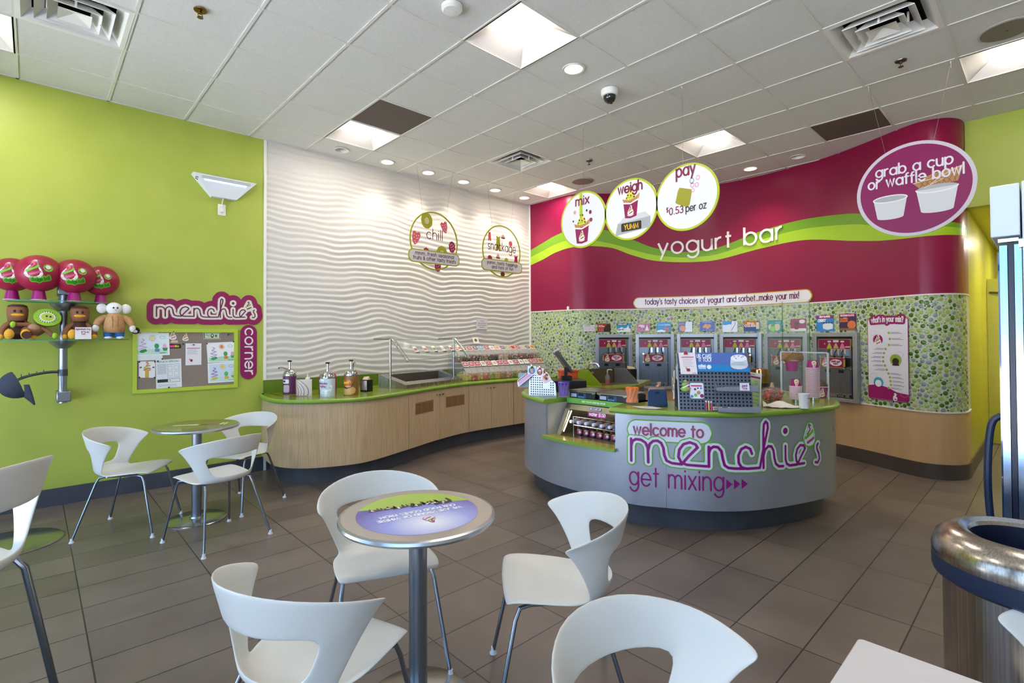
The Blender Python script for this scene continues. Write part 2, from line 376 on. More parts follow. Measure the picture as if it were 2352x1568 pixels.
# word mark strokes (traced as letter centre lines), height 130 = x height
def _logo():
    m = [[(373, 290), (373, 415)], [(373, 330), (382, 303), (405, 290), (440, 291), (470, 306), (485, 335), (487, 415)],
         [(487, 345), (497, 312), (520, 294), (548, 291), (572, 303), (586, 330), (592, 370), (606, 400), (640, 412), (702, 415), (750, 365), (803, 318), (790, 301), (755, 291), (715, 303), (688, 335), (682, 375), (700, 405), (735, 416), (874, 419)],
         [(874, 312), (874, 420)], [(874, 345), (884, 322), (905, 311), (932, 313), (955, 335), (963, 375), (975, 412), (1000, 426), (1040, 430), (1110, 432)],
         [(1165, 352), (1152, 325), (1120, 313), (1088, 325), (1068, 360), (1070, 400), (1090, 425), (1125, 433), (1225, 432), (1248, 350), (1275, 270), (1293, 215), (1290, 190), (1275, 180), (1260, 195), (1255, 240), (1254, 434)],
         [(1254, 370), (1268, 335), (1295, 317), (1322, 320), (1340, 345), (1346, 385), (1358, 418), (1385, 434), (1425, 436)],
         [(1447, 325), (1447, 400), (1458, 425), (1485, 437), (1560, 437), (1600, 392), (1640, 352), (1625, 334), (1590, 330), (1560, 350), (1545, 385), (1552, 418), (1575, 436), (1630, 436)],
         [(1782, 335), (1768, 345), (1768, 365), (1790, 395), (1795, 425), (1775, 445), (1748, 440)]]
    f = lambda p: ((p[0]-373)/130, (425-p[1])/130)
    o = []
    for q in m: o.append([f(p) for p in q])
    return o
LOGO = _logo(); LOGO_DOT = ((1448-373)/130, (425-240)/130); LOGO_SW = ((1688-373)/130, (425-275)/130); LOGO_W = 1422/130
def swirl(mb, fn, cx, cy, hh, h, k, tilt=0):
    """soft serve emblem: k = material slots (outline, white, green, magenta)"""
    c, s = math.cos(tilt), math.sin(tilt)
    T = lambda P: [(cx+(a*c-b*s)*hh, cy+(a*s+b*c)*hh) for a, b in P]
    body = [(.02, .52), (-.10, .40), (-.02, .30), (-.16, .16), (-.30, -.06), (-.36, -.28), (-.24, -.46), (0, -.52), (.24, -.46), (.36, -.28), (.30, -.06), (.20, .14), (.16, .34), (.12, .50)]
    body = [tuple(p) for p in catmull(body+[body[0]], 3)][:-1]
    mb.mat(k[0]).gfill(T([(a*1.16, b*1.12) for a, b in body]), fn, h, 16)
    mb.mat(k[1]).gfill(T(body), fn, h+.0006, 16)
    mb.mat(k[3]).rib(T(catmull([(.06, .40), (-.03, .44), (-.04, .36), (.04, .24), (-.08, .10), (-.16, .02)], 3)), .045*hh, fn, h+.0012)
    mb.mat(k[2]).rib(T(catmull([(-.26, -.14), (-.08, -.04), (.10, .06), (.20, .16)], 3)), .065*hh, fn, h+.0012)
    mb.mat(k[3]).rib(T(catmull([(-.14, -.36), (0, -.30), (.16, -.24), (.26, -.18)], 3)), .06*hh, fn, h+.0012)
def wordmark(mb, fn, x, y, xh, width, layers, sw):
    """layers: (slot, half width in x heights, lift); sw: swirl slots"""
    k = width/(LOGO_W*xh)
    T = lambda P: [(x+a*xh*k, y+b*xh) for a, b in P]
    d = T([LOGO_DOT])[0]; e = T([LOGO_SW])[0]
    for slot, hw, hh in layers:
        ds = [(d[0], d[1], (hw+.08)*xh)]
        if hw > .09: ds += [(e[0], e[1]-.16*xh, (hw+.24)*xh), (e[0]+.02*xh, e[1]+.12*xh, (hw+.14)*xh), (e[0]+.04*xh, e[1]+.34*xh, (hw+.05)*xh)]
        mb.mat(slot).field([T(p) for p in LOGO], hw*xh, fn, hh, max(.022*xh, min(.05*xh, hw*xh*.4)), ds)
    e = T([LOGO_SW])[0]; swirl(mb, fn, e[0], e[1], .98*xh, layers[-1][2], sw)

# ================================================================ materials shared by many things
GREENW = noisy(M('aeba52', .42, spec=.4, key='greenwall'), 3, 'a9b64c', 'b0bc54')
WHITE = M('eceae4', .45); PLASTIC = M('d2d2ce', .34, spec=.45, key='chairshell')
STEEL = noisy(M('b8b6b2', .26, 1, key='steel'), 4, 'a9a7a3', 'c4c2be', (40, 40, .6), rough=(.2, .34))
CHROME = M('d0d0d0', .12, 1); DSTEEL = M('77736e', .34, 1); BLACK = M('141517', .4); RUBBER = M('1d2230', .5)
ALU = M('b9bcc2', .3, .9); MAG = M('9c1560', .4); MAGD = M('8a1550', .4); GRN = M('86b52c', .4); LIME = M('a9c02c', .4); NAVYTXT = M('5a2048', .5)
LAM = noisy(M('6f8a22', .2, spec=.55, key='lam'), 6, '74821c', '86932a'); LAMEDGE = M('7fa23a', .25)
WOOD = noisy(M('b99a70', .36, key='wood'), 1, 'ba9c74', 'd8bf9a', (170, 170, 3.5), rough=(.3, .45), detail=5)
TAN = noisy(M('b48e62', .42, key='tan'), 2, 'c49e70', 'cca878', (6, 6, .5))
TILE = noisy(M('474a50', .38, key='toetile'), 5, '42454b', '4e5056')
GLASS = M('d8efe4', .02, alpha=.08, spec=.6, key='glass'); GLEDGE = M('2f8f68', .1, alpha=.75, key='glassedge')
ACRYL = M('e4ecf0', .03, alpha=.06, spec=.6, key='acrylic'); CLEAR = M('f2f6f8', .05, alpha=.10, spec=.6, key='clear')
PAPER = M('e9e9ea', .6); WAFFLE = M('c08a56', .6); CUPM = M('a01870', .3, key='cupm')
def pal(*c, rough=.5): return [M(x, rough) for x in c]

# ================================================================ structure
# floor: 12 x 24 inch porcelain tile laid in stack bond
fm = M('5d524b', .4, spec=.5, key='floor'); nt, b, N, L = nodes(fm)
tc = N('ShaderNodeTexCoord'); mp = N('ShaderNodeMapping'); br = N('ShaderNodeTexBrick'); br.offset = 0
L(tc.outputs['Object'], mp.inputs[0]); L(mp.outputs[0], br.inputs['Vector'])
for k, v in (('Scale', 1), ('Brick Width', .605), ('Row Height', .3035), ('Mortar Size', .0035), ('Mortar Smooth', .1), ('Bias', 0)): br.inputs[k].default_value = v
br.inputs['Color1'].default_value = lin('766a62'); br.inputs['Color2'].default_value = lin('665b54'); br.inputs['Mortar'].default_value = lin('38302b')
nz = N('ShaderNodeTexNoise'); nz.inputs['Scale'].default_value = 3.2; nz.inputs['Detail'].default_value = 6; L(tc.outputs['Object'], nz.inputs['Vector'])
mx = N('ShaderNodeMix'); mx.data_type = 'RGBA'; mx.blend_type = 'MULTIPLY'; mx.inputs['Factor'].default_value = .55
cr = N('ShaderNodeValToRGB'); cr.color_ramp.elements[0].color = (.60, .59, .58, 1); cr.color_ramp.elements[1].color = (1.15, 1.13, 1.1, 1); cr.color_ramp.elements[0].position = .3; cr.color_ramp.elements[1].position = .72
L(nz.outputs['Fac'], cr.inputs[0]); L(br.outputs['Color'], mx.inputs['A']); L(cr.outputs[0], mx.inputs['B']); L(mx.outputs['Result'], b.inputs['Base Color'])
mr = N('ShaderNodeMapRange'); mr.inputs[3].default_value = .26; mr.inputs[4].default_value = .42; L(nz.outputs['Fac'], mr.inputs[0]); L(mr.outputs[0], b.inputs['Roughness'])
bp = N('ShaderNodeBump'); bp.inputs['Strength'].default_value = .35; bp.inputs['Distance'].default_value = .003; bp.invert = True
L(br.outputs['Fac'], bp.inputs['Height']); L(bp.outputs[0], b.inputs['Normal'])
X0, X1, Y0, Y1 = -1.6, 11.2, -3.6, 5.867
mb = MB(); mb.bx((X0-.2, Y0-.2, -.1), (X1, Y1+.2, 0)); fl = mb.build('floor', fm, smooth=0); fl['kind'] = 'structure'
for v in fl.data.vertices: v.co += Vector((fl.location.x, fl.location.y, fl.location.z))
fl.location = (0, 0, 0); mp.inputs['Location'].default_value = (-.205+.605*10, -.492+.3035*20, 0)

# ceiling: lay-in tiles on a T-bar grid, cells left open for the recessed fixtures
ctile = noisy(M('c3beb6', .85, spec=.2, key='ctile'), 60, 'dcdbd7', 'e4e3df'); cbar = M('dedcd5', .5)
TROF = [(-1, -1), (-1, 3), (4, -1), (4, 3), (4, -5), (-6, 3), (-6, -1), (-6, -5), (-1, -5)]
VENT = [(-5, 2), (2, 2), (2, -4)]; DARK = [(-1, 2), (5, -3)]
gx = lambda i: GX+GP*i
gy = lambda j: GY+GP*j
mb = MB(); hole = set(TROF+VENT+DARK); rh = .075
DL = [(-1, 4, 2.643, 5.58, 0), (0, 4, 3.243, 5.58, 1), (1, 4, 3.858, 5.58, 1), (2, 4, 4.455, 5.58, 1), (3, 4, 5.059, 5.58, 1), (4, 4, 5.675, 5.58, 1), (0, -1, 3.243, 2.618, 1), (6, -1, 6.90, 2.64, 1), (6, -2, 6.87, 2.07, 0)]
dlc = {(d[0], d[1]): (d[2], d[3]) for d in DL}
for i in range(-8, 8):
    for j in range(-11, 5):
        if (i, j) in hole: continue
        a, c, e, g = max(gx(i), X0), min(gx(i+1), 7.7), max(gy(j), Y0), min(gy(j+1), Y1)
        if c <= a or g <= e: continue
        if (i, j) in dlc:
            x, y = dlc[(i, j)]; n = 24; cc = circ(x, y, rh, n); vs = []; fs = []
            for k, (u, v) in enumerate(cc):
                t = 2*PI*k/n; dx, dy = math.cos(t), math.sin(t)
                q = min([((c if dx > 0 else a)-x)/dx if abs(dx) > 1e-9 else 9e9, ((g if dy > 0 else e)-y)/dy if abs(dy) > 1e-9 else 9e9])
                vs += [(u, v, ZC+.006), (x+dx*q, y+dy*q, ZC+.006)]
            for k in range(n): l = (k+1) % n; fs.append((2*k, 2*k+1, 2*l+1, 2*l))
            # corners of the cell
            for (px, py) in ((a, e), (a, g), (c, e), (c, g)):
                t = math.atan2(py-y, px-x) % (2*PI); k = int(t/(2*PI)*n) % n; vs.append((px, py, ZC+.006)); fs.append((2*k+1, len(vs)-1, 2*((k+1) % n)+1))
            mb.mat(0).add(vs, fs)
        else: mb.mat(0).add([(a, e, ZC+.006), (a, g, ZC+.006), (c, g, ZC+.006), (c, e, ZC+.006)], [(0, 1, 2, 3)])
mb.mat(1)
for i in range(-7, 9):
    if X0 < gx(i) < 7.7: mb.bx((gx(i)-.0105, Y0, ZC), (gx(i)+.0105, Y1, ZC+.02))
for j in range(-10, 5): mb.bx((X0, gy(j)-.0105, ZC+.0004), (7.7, gy(j)+.0105, ZC+.0204))
for x, y, d, e in ((X0, Y1-.02, 7.7, Y1), (X0, Y0, X0+.02, Y1)): mb.bx((x, y, ZC), (d, e, ZC+.02))
mb.mat(2).bx((X0-.2, Y0-.2, ZC+.3), (7.9, Y1+.2, ZC+.34))
struct('ceiling', mb, [ctile, cbar, M('8a8a86', .9)], smooth=0)

# left wall (green), white carved panel wall, green tile skirting
mb = MB(); mb.bx((X0-.2, Y1, 0), (1.868, Y1+.12, ZC+.3)); struct('wall_left', mb, GREENW, smooth=0)
mb = MB(); n = 170; m = 240; zb0, zb1 = .985, ZC; rows = []
for j in range(m+1):
    z = zb0+(zb1-zb0)*j/m; r = []
    for i in range(n+1):
        x = 1.895+(6.085-1.895)*i/n
        w = noise.noise(Vector((x*1.05, z*.55, 3.1)))*.10+noise.noise(Vector((x*2.4, z*1.5, 9)))*.045+noise.noise(Vector((x*4.6, z*3.2, 4)))*.014
        ph = (z+w)/.068; q = ph-math.floor(ph); am = .55+.45*noise.noise(Vector((x*1.5, z*3.0, 20)))+.25
        hgt = (q/.72 if q < .72 else (1-q)/.28); hgt = hgt*hgt*(3-2*hgt)
        r.append((x, Y1-.004-.0115*am*hgt, z))
    rows.append(r)
mb.grid(rows); mb.bx((1.868, Y1+.02, 0), (6.2, Y1+.12, ZC+.3))
WAVE = M('d4d0ca', .42, spec=.35, key='wave'); struct('wall_side', mb, WAVE, smooth=60)
mb = MB(); mb.bx((1.868, Y1-.016, .0), (1.895, Y1+.02, ZC)); struct('trim_1', mb, WHITE, smooth=0)
mb = MB(); mb.bx((6.068, Y1-.03, .9), (6.082, Y1+.02, ZC)); struct('trim_2', mb, WHITE, smooth=0)
mb = MB(); mb.bx((X0, Y1-.014, 0), (1.95, Y1, .150))
BASE = noisy(M('474a54', .36, key='base'), 4, '43464f', '50525b'); struct('baseboard_left', mb, BASE, smooth=0)

# curved feature wall: tan wainscot, pebble mosaic, magenta band with a green ribbon
RWP = [(6.08, 5.867), (6.08, 5.55), (6.08, 5.25), (6.09, 5.05), (6.16, 4.86), (6.30, 4.72), (6.49, 4.56), (6.75, 4.27), (7.0, 3.87), (7.17, 3.52), (7.27, 3.25), (7.315, 2.93), (7.315, 2.62), (7.274, 2.316), (7.197, 1.937), (7.112, 1.70), (6.952, 1.385), (6.80, 1.13), (6.715, .95), (6.70, .85), (6.72, .78), (6.76, .71), (6.83, .648), (6.92, .605), (7.03, .588), (7.25, .588)]
RW = Path(RWP, 8, 1)
MZ0, MZ1 = .67, 1.862
MACH = [1.511, 2.125, 2.722, 3.32, 3.922, 4.544]; MW = .552; MT = 1.485
RED = noisy(M('8e0c3c', .3, spec=.5, key='red'), 1.5, '84083a', '8c0a3e', rough=(.28, .34)); GROUT = M('c6cab6', .45); TRIMW = M('e9e4dd', .4)
mb = MB()
RW.strip(mb.mat(0), 0, MZ0, 0); RW.strip(mb.mat(1), MZ0, MZ1, 0); RW.strip(mb.mat(2), MZ1, ZC+.28, 0)
for z0, z1 in ((MZ0-.006, MZ0+.006), (MZ1-.007, MZ1+.007)):
    n = 150; Ls = RW.l[-1]
    mb.mat(3).grid([[RW.fn(Ls*i/n, z, h) for i in range(n+1)] for z, h in ((z0, 0), (z0, .009), (z1, .009), (z1, 0))])
top = [(0.0, 2.88), (.3, 2.97), (.6, 3.055), (1.0, 3.105), (1.47, 3.067), (1.8, 2.93), (2.11, 2.793), (2.48, 2.706), (2.75, 2.70), (3.02, 2.728), (3.6, 2.882), (4.16, 2.933), (4.75, 2.872), (5.1, 2.74), (5.44, 2.63), (5.83, 2.577), (6.15, 2.57)]
mid = [(0.0, 2.765), (.3, 2.84), (.6, 2.915), (1.0, 2.945), (1.47, 2.875), (1.8, 2.775), (2.11, 2.681), (2.48, 2.622), (2.75, 2.615), (3.02, 2.634), (3.6, 2.763), (4.16, 2.811), (4.75, 2.745), (5.1, 2.64), (5.44, 2.57), (5.83, 2.53), (6.15, 2.53)]
bot = [(0.0, 2.63), (.3, 2.70), (.6, 2.785), (1.0, 2.83), (1.47, 2.81), (1.8, 2.69), (2.11, 2.595), (2.48, 2.55), (2.75, 2.54), (3.02, 2.552), (3.6, 2.644), (4.16, 2.667), (4.75, 2.552), (5.1, 2.49), (5.44, 2.46), (5.83, 2.455), (6.15, 2.46)]
T_, M_, B_ = [catmull(q, 8) for q in (top, mid, bot)]
mb.mat(4).grid([[RW.fn(p.x, p.y, .002) for p in M_], [RW.fn(p.x, p.y, .002) for p in T_]])
mb.mat(5).grid([[RW.fn(p.x, p.y, .002) for p in B_], [RW.fn(p.x, p.y, .002) for p in M_]])
# pebble mosaic: packed glass discs of three sizes, slightly domed
cell = .03; gridd = {}
def fits(u, v, r):
    ci, cj = int(u/cell), int(v/cell)
    for i in range(ci-2, ci+3):
        for j in range(cj-2, cj+3):
            for (a, c, q) in gridd.get((i, j), ()):
                if (a-u)**2+(c-v)**2 < (r+q+.0016)**2: return False
    return True
def blocked(u, v):
    for sc in MACH:
        if abs(u-sc) < MW/2-.02 and v < MT-.02: return True
    if 4.97 < u < 5.32 and .80 < v < 1.60: return True
    return v > MZ1-.012 or v < MZ0+.01
rng = random.Random(3); discs = []
for r0, r1, tries in ((.0200, .0240, 30000), (.0140, .0185, 30000), (.0085, .0120, 26000), (.0040, .0064, 30000)):
    for _ in range(tries):
        u = rng.uniform(0, 5.98); v = rng.uniform(MZ0, MZ1); r = rng.uniform(r0, r1)
        if blocked(u, v) or not fits(u, v, r): continue
        gridd.setdefault((int(u/cell), int(v/cell)), []).append((u, v, r)); discs.append((u, v, r))
for u, v, r in discs:
    k = rng.random(); slot = 6 if r > .019 and k < .16 else (7 if k < (.36 if r > .012 else .5) else (8 if k < (.8 if r > .012 else .72) else (9 if k < .92 else 6)))
    n = 12 if r > .012 else 7
    pts = [RW.fn(u+r*math.cos(2*PI*i/n), v+r*math.sin(2*PI*i/n), .0008) for i in range(n)]
    pin = [RW.fn(u+.72*r*math.cos(2*PI*i/n), v+.72*r*math.sin(2*PI*i/n), .0030) for i in range(n)] if r > .008 else None
    if pin: mb.mat(slot).add(pts+pin+[RW.fn(u, v, .0036)], [(i, (i+1) % n, n+(i+1) % n, n+i) for i in range(n)]+[(n+i, n+(i+1) % n, 2*n) for i in range(n)])
    else: mb.mat(slot).add(pts, [tuple(range(n))])
def peb(c): return M(c, .09, spec=.7, key='peb'+c)
struct('wall_back', mb, [TAN, GROUT, RED, TRIMW, M('6fa01e', .35), M('9fc526', .35), peb('88938f'), peb('47700c'), peb('9db458'), peb('b0bd74')], smooth=50)
mb = MB(); n = 160; Ls = RW.l[-1]
mb.grid([[RW.fn(Ls*i/n, z, h) for i in range(n+1)] for z, h in ((0, .0), (0, .016), (.15, .016), (.15, 0))]); 
struct('baseboard_back', mb, noisy(M('4a413b', .4, key='bbk'), 4, '463d38', '524842'), smooth=50)

# right side: green bulkhead over the passage, passage walls, soffit, far end
YELL = noisy(M('b7b430', .3, spec=.5, key='yellw'), 3, 'b2ae2c', 'bcb834')
mb = MB(); mb.bx((7.06, Y0, 2.755), (7.20, .583, ZC+.3)); struct('wall_right', mb, GREENW, smooth=0)
mb = MB(); mb.bx((7.20, -.9, 2.78), (X1, .60, 2.84)); struct('trim_3', mb, YELL, smooth=0)
mb = MB(); mb.bx((7.24, .588, 0), (X1, .70, 2.80)); mb.bx((X1, -.9, 0), (X1+.1, .7, 2.8)); mb.bx((7.4, -1.0, 0), (X1, -.9, 2.8)); mb.bx((7.20, Y0, 0), (7.32, -.9, 2.78)); struct('wall_passage', mb, YELL, smooth=0)
mb = MB(); mb.bx((7.2, .574, 0), (X1, .588, .15)); struct('baseboard_right', mb, noisy(M('4a413b', .4, key='bbk2'), 4, '463d38', '524842'), smooth=0)
for x_ in (8.3, 9.9):  # added fill light that brightens the passage, no fixture modelled
    l = bpy.data.lights.new('passage_lamp', 'AREA'); l.shape = 'DISK'; l.size = .2; l.energy = 26; l.color = (1, .93, .80)
    o = bpy.data.objects.new('passage_lamp', l); COL.objects.link(o); o.location = (x_, -.15, 2.77)
# door leaf standing ajar part way down the passage
t = MB(); t.bx((9.45, .40, .01), (9.49, .586, 2.2)); d1 = struct('door_1', t, YELL, smooth=0)
t = MB(); t.tube([(9.44, .56, 2.02), (9.40, .42, 2.0), (9.42, .30, 2.0)], .012); t.build('door_closer', DSTEEL, d1, local=False)

# shop front behind the camera: dark mullions, open glazing bays, low sill, solid return walls
mb = MB(); mb.bx((X0-.2, Y0-.2, 0), (X0, Y1+.12, .08)); mb.bx((X0-.2, Y0-.2, 2.95), (X0, Y1+.12, ZC+.3))
mb.bx((X0-.2, Y0-.2, 0), (X0, Y0+.45, ZC)); mb.bx((X0-.2, 5.45, 0), (X0, Y1+.12, ZC)); mb.bx((X0-.2, 1.15, 0), (X0, 1.85, ZC)); struct('wall_front', mb, M('8f8b84', .7), smooth=0)
mb = MB()
for y in (-3.1, -1.7, -.3, 1.12, 1.88, 3.1, 4.3, 5.42): mb.bx((X0-.12, y-.03, .08), (X0-.02, y+.03, 2.95))
for z in (.11, 2.12, 2.92): mb.bx((X0-.12, -3.1, z-.03), (X0-.02, 5.42, z+.03))
struct('window_1', mb, M('4a4a4c', .4, .6), smooth=0)
mb = MB(); mb.bx((X0-.2, Y0-.12, 0), (7.3, Y0, ZC+.3)); struct('wall_far', mb, M('c9c4b4', .6), smooth=0)
mb = MB(); mb.bx((-30, -25, -.2), (X0-.2, 25, -.1)); struct('trim_4', mb, M('c4c6ca', .8), smooth=0)  # unseen pavement outside, added pale to bounce daylight up to the ceiling

# ================================================================ ceiling fixtures
def troffer(i, j, label):
    a, c, e, g = gx(i)+.014, gx(i+1)-.014, gy(j)+.014, gy(j+1)-.014
    t = thing('ceiling_light', label, 'ceiling light', ((a+c)/2, (e+g)/2, ZC+.004), group='square recessed ceiling lights')
    w = (c-a)/2; mb = MB(); zt = .10
    # reflector: two curved sides rising to the basket, sloped ends
    prof = [(-w, 0), (-w*.8, .045), (-w*.55, .085), (-.13, zt)]
    mb.grid([[(-w, y, z), (-w+.10, y, z) if False else (w, y, z)] for y, z in prof][::1])
    mb.grid([[(-w, -y, z), (w, -y, z)] for y, z in prof], flip=True)
    for s in (-1, 1): mb.add([(s*w, -w, 0), (s*w, w, 0), (s*(w-.13), .13, zt), (s*(w-.13), -.13, zt)], [(0, 1, 2, 3)])
    for s in (-1, 1): mb.add([(s*w, -w, 0), (s*w, w, 0), (s*w, w, zt+.02), (s*w, -w, zt+.02)], [(0, 1, 2, 3)]); mb.add([(-w, s*w, 0), (w, s*w, 0), (w, s*w, zt+.02), (-w, s*w, zt+.02)], [(0, 1, 2, 3)])
    mb.add([(-w, -w, zt+.02), (w, -w, zt+.02), (w, w, zt+.02), (-w, w, zt+.02)], [(0, 1, 2, 3)])
    mb.build('reflector', M('f2eeea', .5), t, smooth=50)
    mb = MB()
    for s, q in ((0, 0),):
        for a0, b0 in (((-w-.012, -w-.012), (w+.012, -w)), ((-w-.012, w), (w+.012, w+.012)), ((-w-.012, -w), (-w, w)), ((w, -w), (w+.012, w))): mb.bx((a0[0], a0[1], -.004), (b0[0], b0[1], .01))
    mb.build('frame', M('d8d5cf', .4), t, smooth=0)
    mb = MB(); rows = []
    for k in range(11):
        an = PI*k/10; rows.append([(x, -.12*math.cos(an), zt-.004-.085*math.sin(an)) for x in (-w+.10, w-.10)])
    mb.grid(rows)
    for s in (-1, 1): mb.add([(s*(w-.10), -.12*math.cos(PI*k/10), zt-.004-.085*math.sin(PI*k/10)) for k in range(11)], [tuple(range(11))])
    mb.build('diffuser', M('fff6ec', .5, emit=4.5, key='diffuser'), t, smooth=60)
    l = bpy.data.lights.new('tube_lamp', 'AREA'); l.shape = 'RECTANGLE'; l.size = 2*w-.2; l.size_y = .22; l.energy = TROFFER_W; l.color = (1, .93, .84)
    o = bpy.data.objects.new('tube_lamp', l); COL.objects.link(o); o.location = ((a+c)/2, (e+g)/2, ZC+.004+zt-.004-.085-.004)
    return t
TLAB = ['large lit square ceiling light nearest the camera above the round table', 'lit square ceiling light beside the dark brown return grille above the white wall', 'lit square ceiling light above the hanging sign saying pay', 'lit square ceiling light in the far corner beside the round speaker grille', 'lit square ceiling light at the right edge of the photo by the big speaker grille', 'lit square ceiling light cut by the left edge of the photo above the green wall'] + ['lit square ceiling light behind the camera']*3  # the last three are out of view, added to light the room
for (i, j), l in zip(TROF, TLAB): troffer(i, j, l)
def vent(i, j, label):
    a, c, e, g = gx(i)+.014, gx(i+1)-.014, gy(j)+.014, gy(j+1)-.014
    t = thing('air_vent', label, 'air vent', ((a+c)/2, (e+g)/2, ZC), group='square louvred ceiling air vents'); w = (c-a)/2
    def ring(mb, r0, z0, r1, z1):
        q = [(-1, -1), (1, -1), (1, 1), (-1, 1)]
        mb.add([(r0*x, r0*y, z0) for x, y in q]+[(r1*x, r1*y, z1) for x, y in q], [(k, (k+1) % 4, 4+(k+1) % 4, 4+k) for k in range(4)])
    mb = MB(); ring(mb, w+.01, -.002, w-.02, -.002); ring(mb, w-.02, -.002, w-.075, .065); mb.build('frame', WHITE, t, smooth=0)
    for k, (r, z) in enumerate(((.205, -.004), (.14, -.014))):
        mb = MB(); ring(mb, r, z, r-.055, z+.06); ring(mb, r, z, r, z-.006); mb.build('louvre', WHITE, t, smooth=0)
    mb = MB(); mb.add([(-.088, -.088, -.02), (.088, -.088, -.02), (.088, .088, -.02), (-.088, .088, -.02), (0, 0, .012)], [(0, 1, 4), (1, 2, 4), (2, 3, 4), (3, 0, 4)])
    for x, y in ((-.088, 0), (.088, 0), (0, -.088), (0, .088)): mb.box((x*1.6, y*1.6, .02), (.012, .012, .07))
    mb.build('centre_plate', WHITE, t, smooth=0)
    mb = MB(); mb.lathe([(.16, .075), (.16, .25)], 24, cap=False); mb.mat(1).bx((-w, -w, .25), (w, w, .26)); mb.build('duct', [M('39363a', .4, .7), BLACK], t)
for (i, j), l in zip(VENT, ['square louvred air vent at top left above the green wall', 'square louvred air vent above the hanging mix sign and snackage sign', 'square louvred air vent at top right above the waffle bowl sign']): vent(i, j, l)
for (i, j), l in zip(DARK, ['dark brown perforated return grille beside a lit ceiling light', 'dark brown perforated return grille near the curved red wall']):
    mb = MB(); mb.bx((gx(i)+.014, gy(j)+.014, ZC+.006), (gx(i+1)-.014, gy(j+1)-.014, ZC+.016))
    o = solo('return_grille', mb, noisy(M('5a4f49', .7, key='dgr'), 260, '443b36', '7a6e66', detail=1), l, 'ceiling grille', 'dark perforated ceiling grilles', smooth=0)
DLL = ['unlit recessed downlight over the left end of the white wall', 'lit downlight over the white wall, nearest to the unlit one', 'lit downlight over the white wall, second from the unlit one', 'lit downlight over the white wall, above the chill sign', 'lit downlight over the white wall, above the snackage sign', 'lit downlight over the white wall, nearest the red wall corner', 'lit downlight in mid ceiling beside the dome camera', 'lit downlight close to the curved red wall', 'unlit recessed downlight close to the curved red wall']
for (i, j, x, y, on), l in zip(DL, DLL):
    t = thing('downlight', l, 'downlight', (x, y, ZC), group='round recessed downlights')
    mb = MB(); mb.lathe([(.093, .001), (.09, -.006), (.074, -.004), (.068, .02), (.062, .06)], 28, cap=False); mb.build('trim_ring', M('e6e2da', .35), t)
    mb = MB(); mb.lathe([(.0, .055), (.062, .055)], 24, cap=False); mb.build('lamp', M('fff3e0', .4, emit=16, key='dlon') if on else M('a9a49c', .4, .5), t)
for (x, y), l in zip([(.807, 3.812), (5.067, 3.855), (5.071, .785)], ['brass sprinkler head at upper left of the ceiling', 'dark sprinkler head above the mix sign', 'dark sprinkler head above the waffle bowl sign']):
    t = thing('sprinkler', l, 'sprinkler', (x, y, ZC), group='ceiling fire sprinklers')
    mt = M('8a6a34', .3, 1) if x < 1 else DSTEEL
    mb = MB(); mb.lathe([(.0, -.002), (.04, -.004), (.038, -.010), (.02, -.014), (.012, -.012)], 20); mb.build('escutcheon', mt, t)
    mb = MB(); mb.cyl((0, 0, -.005), (0, 0, -.03), .009); mb.tube([(.009, 0, -.025), (.014, 0, -.04), (0, 0, -.052)], .003, 6); mb.tube([(-.009, 0, -.025), (-.014, 0, -.04), (0, 0, -.052)], .003, 6); mb.build('body', mt, t)
    mb = MB(); mb.lathe([(.018, -.052), (.018, -.056)], 16); mb.build('deflector', mt, t)
for (x, y, r), l in zip([(5.679, 4.436, .155), (5.13, .19, .155)], ['round grey speaker grille in the ceiling behind the mix sign', 'round tan speaker grille in the ceiling at the right edge']):
    t = thing('ceiling_speaker', l, 'speaker', (x, y, ZC+.004), group='round ceiling speakers')
    mb = MB(); mb.lathe([(r, 0), (r, -.008), (r-.012, -.012)], 36, cap=False); mb.build('rim', M('b5aea5', .5), t)
    mb = MB(); mb.lathe([(0, -.013), (r*.5, -.013), (r-.012, -.0118)], 36, cap=False); mb.build('grille', noisy(M('8f8a80', .6, .3, key='spk'), 300, '7b766d', '9f998f', detail=1), t)
    mb = MB(); mb.lathe([(0, -.0145), (.008, -.0145), (.008, -.012)], 12); mb.build('centre_screw', BLACK, t)
t = thing('dome_camera', 'white dome security camera with dark glass on the ceiling', 'security camera', (3.76, 2.63, ZC))
mb = MB(); mb.lathe([(.0, 0), (.075, 0), (.075, -.03), (.068, -.05), (.058, -.055)], 28); mb.build('housing', WHITE, t)
mb = MB(); mb.lathe([(.056, -.05), (.054, -.075), (.042, -.1), (.022, -.114), (0, -.118)], 24); mb.build('dome', M('1c1f22', .06, spec=.8), t)
mb = MB(); mb.lathe([(.014, -.116), (.014, -.121), (.0, -.122)], 12, (.02, 0, .008)); mb.build('lens', M('5d656c', .1, .5), t)
t = thing('smoke_detector', 'small white round fire alarm strobe at the top edge of the ceiling', 'smoke detector', (2.03, 2.66, ZC))
mb = MB(); mb.lathe([(0, 0), (.07, 0), (.07, -.02), (.055, -.032), (0, -.034)], 28); mb.build('base', WHITE, t)
mb = MB(); mb.box((0, 0, -.042), (.03, .055, .02)); mb.build('strobe_lens', CLEAR, t)

